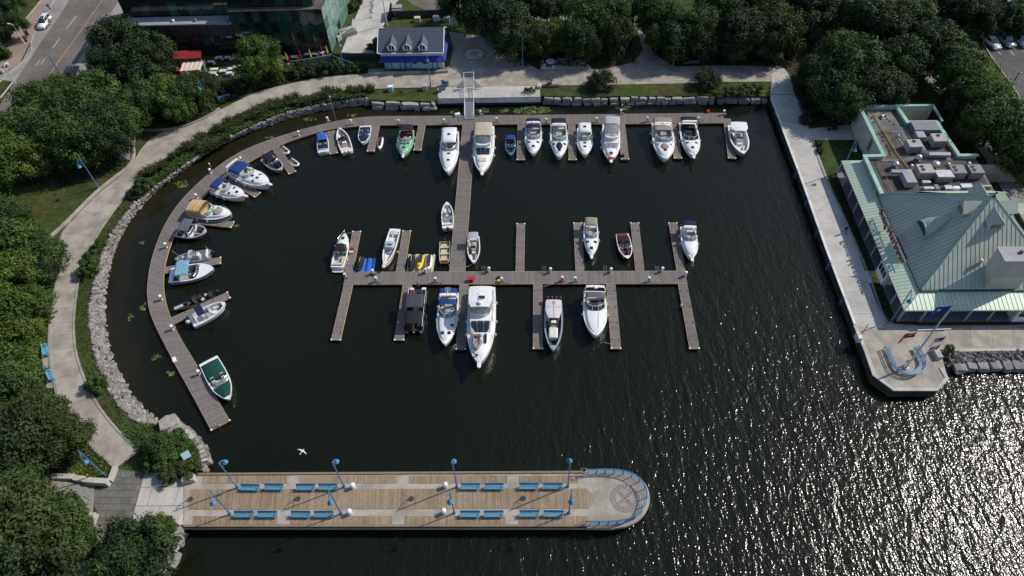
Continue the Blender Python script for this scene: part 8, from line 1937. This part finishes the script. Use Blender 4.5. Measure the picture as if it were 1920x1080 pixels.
def picnic(label, x, y, rz, m='concrete_light'):
    t = thing('picnic_table', label, 'picnic table', G(x, y, LAND + .04), rz); MB().lathe([(.9, .72), (.9, .80), (.85, .82)], 12).build('table_top', m, t); MB().lathe([(.3, 0), (.2, .3), (.25, .72)], 8).build('pedestal', m, t)
    for k in range(4): MB().lathe([(.28, 0), (.24, .2), (.3, .45)], 8, (1.3 * cos(k * pi / 2 + .4), 1.3 * sin(k * pi / 2 + .4), 0)).build('stool', m, t)
picnic('pale round picnic table in the bay above the promenade, left', 1032, 121, 0, 'white_wall'); picnic('round picnic table in the bay above the promenade, right', 1092, 121, .4, 'concrete_grey')
t = MB().box((0, 0, .25), (3.4, .5, .5), ch=.04).build('stone_bench', 'concrete_dark', loc=G(1032, 163, LAND), rz=radians(-2)); tag(t, 'long dark stone seat on the lawn by the walking pair', 'seat')
for i, (x, y) in enumerate(((1058, 163), (1296, 118))): tag(MB().box((0, 0, .2), (3.0, .45, .4), ch=.03).build('stone_bench', 'concrete_grey', loc=G(x, y + (0 if i else -50), LAND), rz=0), ('low stone seat in the picnic bay shade', 'low stone seat beside the promenade bed')[i], 'seat')
# ---- bits on the docks
ct = thing('dock_cart', 'red dock cart on the T head dock', 'cart', G(884, 526, DOCK)); MB().loft([[(-.35, -.25, .25), (.35, -.25, .25), (.35, .25, .25), (-.35, .25, .25)], [(-.5, -.35, .6), (.5, -.35, .6), (.5, .35, .6), (-.5, .35, .6)]]).build('tub', 'red_plastic', ct); MB().tube([(.5, -.3, .6), (1.0, -.3, .8), (1.0, .3, .8), (.5, .3, .6)], .025, 5).build('handle', 'steel', ct)
for s in (-.35, .35): MB().tube([(0, s - .03, .22), (0, s + .03, .22)], .22, 10).build('wheel', 'tyre', ct)
for x, y, m, nm, lb_ in ((935, 528, 'yellow_plastic', 'coiled_hose', 'yellow coiled hose beside a pedestal on the T head'), (935, 522, 'canvas_navy', 'hose_bag', 'dark bag beside the yellow hose on the T head'), (700, 515, 'canvas_green', 'hose_pot', 'green hose pot by the blue float'), (1053, 528, 'hull_red', 'hose_pot', 'dark red hose pot under a pedestal on the T head'), (1327, 211, 'red_plastic', 'dock_bag', 'red bag near the right end of the north walkway'), (858, 217, 'white_plastic', 'dock_box', 'white dock box beside the gangway foot'), (855, 210, 'black_plastic', 'dock_bin', 'black bin beside the gangway foot'), (1167, 294, 'canvas_navy', 'dock_bag', 'navy bag on the sixth north finger'), (660, 468, 'red_plastic', 'fuel_can', 'red fuel can on the first finger above the T head'), (659, 475, 'tube_grey', 'fuel_can', 'grey can beside the red fuel can'), (781, 517, 'yellow_plastic', 'dock_float_ball', 'small yellow float between two slips'), (748, 474, 'yellow_plastic', 'dock_float_ball', 'small yellow ball beside the long white boat')):
    z = DOCK if nm != 'dock_float_ball' else 0
    o = MB().lathe([(.2, 0), (.3, .06), (.32, .2), (.24, .3), (.1, .32)], 10) if nm in ('coiled_hose', 'hose_pot', 'hose_bag', 'dock_float_ball') else MB().box((0, 0, .25), (.6, .4, .45) if nm != 'dock_box' else (1.0, .6, .6), ch=.08)
    tag(o.build(nm, m, loc=G(x, y, z), rz=.3), lb_, 'dock gear')
o = MB().box((0, 0, .1), (.9, .5, .2), ch=.06).build('ring_buoy_case', 'flag_white', loc=G(327, 675, DOCK), rz=radians(-60)); tag(o, 'white rescue case on the outer edge of the curved walkway', 'case'); o = MB().box((0, 0, .12), (1.0, .22, .22), ch=.05).build('red_float', 'red_plastic', loc=G(324, 677, .1), rz=radians(-60)); tag(o, 'red float below the white rescue case', 'float')
o = MB().lathe([(.05, 0), (.15, .1), (.16, .55), (.05, .7)], 8).build('boat_fender', 'white_plastic', loc=G(1277, 575, .35)); tag(o, 'single white fender hanging at the lower right finger', 'fender')
for i, (x, y) in enumerate(((567, 246), (708, 217), (628, 212))):
    pass
for i, (x, y) in enumerate(((630, 227), (399, 322), (1165, 212))):
    t = thing('mooring_pile', 'slim steel pile with %s beside the walkway dock' % ('a tall rod above the left boats', 'a white cap on the upper curve', 'a pink cap behind the sedan yacht')[i], 'pile', G(x, y, -.3)); MB().tube([(0, 0, 0), (0, 0, (5.5, 1.8, 1.8)[i])], (.06, .12, .12)[i], 8).build('shaft', 'steel', t); MB().lathe([(.14, 0), (.12, .15), (.02, .25)], 8, (0, 0, (5.5, 1.8, 1.8)[i])).build('cap', 'white_plastic', t)
# ---- gull
gl_ = thing('gull', 'white gull flying over the water above the pier', 'bird', G(567, 846, 14), radians(60))
sc_ = .55; mb = MB(); mb.tube([(-.45, 0, 0), (-.25, 0, .01), (0, 0, .03), (.25, 0, .03), (.38, 0, .04), (.5, 0, .02)], [.02, .07, .11, .09, .06, .012], 8)
for s in (-1, 1):
    g = [[(.12, s * .06, .04), (.18, s * .35, .14), (.05, s * .75, .10), (-.12, s * 1.0, .02)], [(-.14, s * .06, .03), (-.06, s * .35, .12), (-.12, s * .72, .08), (-.18, s * 1.02, .01)]]
    mb.sheet(g if s < 0 else g[::-1], .02)
mb.add([(-.42, -.03, .01), (-.68, -.14, .01), (-.68, .14, .01), (-.42, .03, .01)], [(0, 1, 2, 3)]); mb.build('body', 'feather', gl_).scale = (.6, .6, .6)
# ---- street furniture
def street_light(label, x, y, h, arms, m='tube_grey'):
    t = thing('street_light', label, 'street light', G(x, y, LAND)); MB().lathe([(.16, 0), (.12, .3), (.08, h), (.02, h + .1)], 8).build('pole', m, t)
    for ax, ay in arms:
        MB().tube([(0, 0, h - .1), (ax * .6, ay * .6, h + .15), (ax, ay, h + .1)], .05, 6).build('arm', m, t); MB().box((ax, ay, h + .08), (.7, .3, .14), atan2(ay, ax), ch=.04).build('luminaire', m, t)
street_light('pale street light with two arms at the left street edge', 46, 182, 7.0, ((-2.0, .6), (.2, .8))); street_light('dark street light by the dark car', 120, 152, 6.0, ((-.6, .2),), 'blue_paint'); street_light('thin pale street lamp post by the red sidewalk', 46, 82, 4.5, ((-.8, .2),)); street_light('tall light mast at the edge of the car park', 1862, 66, 7.5, ((.8, .2), (-.8, -.2)), 'blue_paint'); street_light('slim dark light post at the car park kerb', 1895, 163, 3.0, ((0.3, .1),), 'mullion')
street_light('tall grey light mast behind the visitor building', 726, 48, 9.0, ((-6.5, .3), (.3, .1)))
for i, (x, y) in enumerate(((93, 17), (53, 66), (50, 78))):
    o = MB().box((0, 0, .55), (.45, .45, 1.1), ch=.05).build('street_post', 'mullion', loc=G(x, y, LAND), rz=.4); tag(o, ('dark post box behind the white car', 'dark sign box on the red sidewalk', 'small dark bollard on the red sidewalk')[i], 'post')
for i, (x, y, s) in enumerate(((12, 122, 1.0), (2, 134, 1.2))):
    o = block_mesh(random.Random(i), (s, s * .8, s * .7)).build('boulder', 'stone_grey', loc=G(x, y, LAND + .3)); tag(o, ('grey boulder on the red sidewalk', 'reddish boulder at the left picture edge')[i], 'boulder')
# ---- patios in front of the glass building
def umbrella(label, x, y, m):
    t = thing('patio_umbrella', label, 'umbrella', G(x, y, LAND)); MB().tube([(0, 0, 0), (0, 0, 2.6)], .03, 6).build('pole', 'timber_grey', t); MB().lathe([(.06, .9), (.22, 1.0), (.16, 1.7), (.08, 2.5), (.02, 2.65)], 8).build('folded_canopy', m, t); MB().lathe([(.3, 0), (.3, .08), (.06, .12)], 10).build('base', 'concrete_grey', t)
UM = [(541, 114, 'umbrella_yellow'), (585, 108, 'umbrella_yellow'), (616, 101, 'umbrella_yellow'), (583, 95, 'umbrella_red'), (605, 98, 'umbrella_red'), (567, 110, 'umbrella_red'), (562, 99, 'umbrella_red'), (545, 118, 'umbrella_red'), (528, 100, 'umbrella_red'), (596, 94, 'umbrella_red')]
for i, (x, y, m) in enumerate(sorted(UM)): umbrella('folded %s patio umbrella, %s from the left on the right patio' % ('yellow' if 'yellow' in m else 'red', ORD[i]), x, y + 6, m)
tb = None; cnt_ = 0
def ptable(label, x, y, m='white_wall', rz=0):
    global tb
    if tb is None:
        tb = thing('patio_table', '', 'table'); MB().box((0, 0, .73), (1.3, .8, .06), ch=.02).build('table_top', m, tb); MB().box((0, 0, .36), (.12, .12, .7)).build('leg', 'mullion', tb); o = tb
    else: o = copy_tree(tb)
    o.location = G(x, y, LAND); o.rotation_euler = (0, 0, rz); tag(o, label, 'table', 'patio tables')
PT = [(535, 96), (553, 96), (573, 97), (592, 97), (610, 97), (533, 114), (553, 112), (578, 107), (592, 106), (604, 104), (405, 135), (420, 138), (434, 134), (448, 130), (402, 142), (432, 142), (413, 113), (428, 113), (442, 114), (397, 121)]
for i, (x, y) in enumerate(sorted(PT)): ptable('white patio table, %s from the left in front of the glass building' % ORD[i], x, y, rz=random.uniform(-.1, .1))
ch_ = None
for i, (x, y, side, ti) in enumerate([(p[0] + dx, p[1] + dy, sd, k) for k, p in enumerate(sorted(PT)) for dx, dy, sd in ((-6, 1, 'left'), (6, 2, 'right'))]):
    red = (x > 470) or i % 5 == 0
    t = thing('patio_chair', '%s patio chair on the %s of the %s patio table from the left' % ('red' if red else 'white', side, ORD[ti]), 'chair', G(x, y, LAND), random.uniform(0, 6), 'patio chairs'); m = 'umbrella_red' if red else 'white_plastic'
    MB().box((0, 0, .45), (.45, .45, .05)).build('seat', m, t); MB().box((-.22, 0, .7), (.05, .42, .45)).build('backrest', m, t)
    mb = MB()
    for a in (-.18, .18):
        for b in (-.18, .18): mb = MB(); mb.tube([(a, b, 0), (a, b, .43)], .02, 4); mb.build('leg', 'steel', t)
t = thing('patio_railing', 'pale glass patio railing above the hedge', 'railing', G(548, 126, LAND))
for a, b in (((548, 124), (580, 119)), ((580, 119), (622, 112)), ((622, 112), (640, 118)), ((640, 118), (664, 128))):
    A_, B_ = G(*a, LAND) - t.location, G(*b, LAND) - t.location; MB().poly3([A_, B_, B_ + Vector((0, 0, 1.1)), A_ + Vector((0, 0, 1.1))], .03).build('glass_panel', 'green_glass_pale', t); MB().tube([A_ + Vector((0, 0, 1.12)), B_ + Vector((0, 0, 1.12))], .04, 5).build('rail', 'blue_pale', t)
t = thing('patio_railing', 'pale rail along the left patio edge', 'railing', G(400, 153, LAND)); rail_run(t, GP([(396, 155), (430, 148), (458, 141)], LAND), 1.1, 'blue_pale', rails=(1, .6, .2))
pg = thing('patio_pergola', 'white flat roofed pergola on the left patio', 'pergola', G(368, 146, LAND), radians(3))
MB().box((0, 0, 2.6), (4.0, 2.8, .1)).build('roof', 'seat_cream', pg); mb = MB()
for k in range(5): MB().box((-1.7 + .85 * k, 0, 2.68), (.1, 2.9, .08)).build('rafter', 'white_paint', pg)
for a in (-1.9, 1.9):
    for b in (-1.3, 1.3): MB().box((a, b, 1.28), (.14, .14, 2.56)).build('post', 'white_paint', pg)
bk = thing('red_awning_bar', 'red awning over the bar counter on the left patio', 'awning', G(363, 122, LAND), radians(1)); MB().poly3([(-3.2, -1.2, 2.3), (2.6, -1.2, 2.3), (2.6, .6, 3.0), (-3.2, .6, 3.0)], .06).build('awning', 'umbrella_red', bk); MB().box((-.3, -1.24, 2.2), (5.8, .05, .25)).build('valance', 'umbrella_red', bk); MB().box((-.3, -1.28, 2.2), (.9, .03, .12)).build('lettering_plate', 'umbrella_yellow', bk); MB().box((.2, -.4, .55), (5.0, .7, 1.1)).build('counter', 'white_wall', bk)
for s in (-3.0, 2.4): MB().box((s, -1.0, 1.15), (.12, .12, 2.3)).build('post', 'white_paint', bk)
t = MB().box((0, 0, .5), (.5, 2.4, 1.0)).build('red_screen', 'umbrella_red', loc=G(336, 135, LAND), rz=.4); tag(t, 'red folding screen left of the pergola', 'screen')
for i, (x, y) in enumerate(((698, 10), (696, 17), (697, 24), (695, 33))):
    t = thing('white_banner_stand', 'white banner stand on the driveway, %s from the top' % ORD[i], 'banner', G(x, y, LAND), .3, 'driveway banner stands'); MB().tube([(0, 0, 0), (0, 0, 2.0)], .04, 5).build('pole', 'steel', t); MB().box((.3, 0, 1.4), (.55, .03, 1.0)).build('banner', 'flag_white', t); MB().box((0, 0, .05), (.6, .5, .1)).build('base', 'hvac_dark', t)
t = thing('dumpster', 'dark open dumpster behind the visitor building', 'dumpster', G(746, 26, LAND), 0); MB().loft([[(-.9, -.9, .1), (.9, -.9, .1), (.9, .9, .1), (-.9, .9, .1)], [(-1.1, -1.1, 1.4), (1.1, -1.1, 1.4), (1.1, 1.1, 1.6), (-1.1, 1.1, 1.6)]]).build('body', 'hvac_dark', t); MB().box((0, .3, 1.62), (2.2, 1.4, .08)).build('lid', 'hvac', t)
t = MB().box((0, 0, 1.0), (.3, 4.0, 2.0)).build('yellow_hedge_fence', 'leaf_yellow', loc=G(734, 30, LAND)); tag(t, 'yellow topped hedge fence beside the dumpster', 'fence')
for i, (x, y, m) in enumerate(((783, 40, 'seat_cream'), (818, 38, 'white_wall'), (838, 40, 'hvac'))): tag(MB().box((0, 0, .5), (1.3, .9, 1.0), ch=.06).build('yard_box', m, loc=G(x, y, LAND)), '%s storage box in the yard behind the visitor building' % ('cream', 'white', 'tan')[i], 'box')
t = thing('ramp_bench', 'grey ramp block with rail beside the glass building', 'ramp', G(652, 64, LAND), .5); MB().box((0, 0, .5), (3.6, 2.4, 1.0), ch=.05).build('block', 'concrete_grey', t); MB().box((0, -.4, 1.03), (2.8, 1.4, .05)).build('top_mat', 'hvac_dark', t); MB().tube([(-1.4, -1.1, 1.0), (-1.4, -1.1, 1.9), (1.4, -1.1, 1.9), (1.4, -1.1, 1.0)], .04, 5).build('rail', 'white_paint', t)
tag(MB().box((0, 0, .8), (1.4, 1.2, 1.6), ch=.1).build('blue_canopy', 'canvas_royal', loc=G(1843, 6, LAND)), 'blue canopy glimpsed at the top right edge', 'canopy')
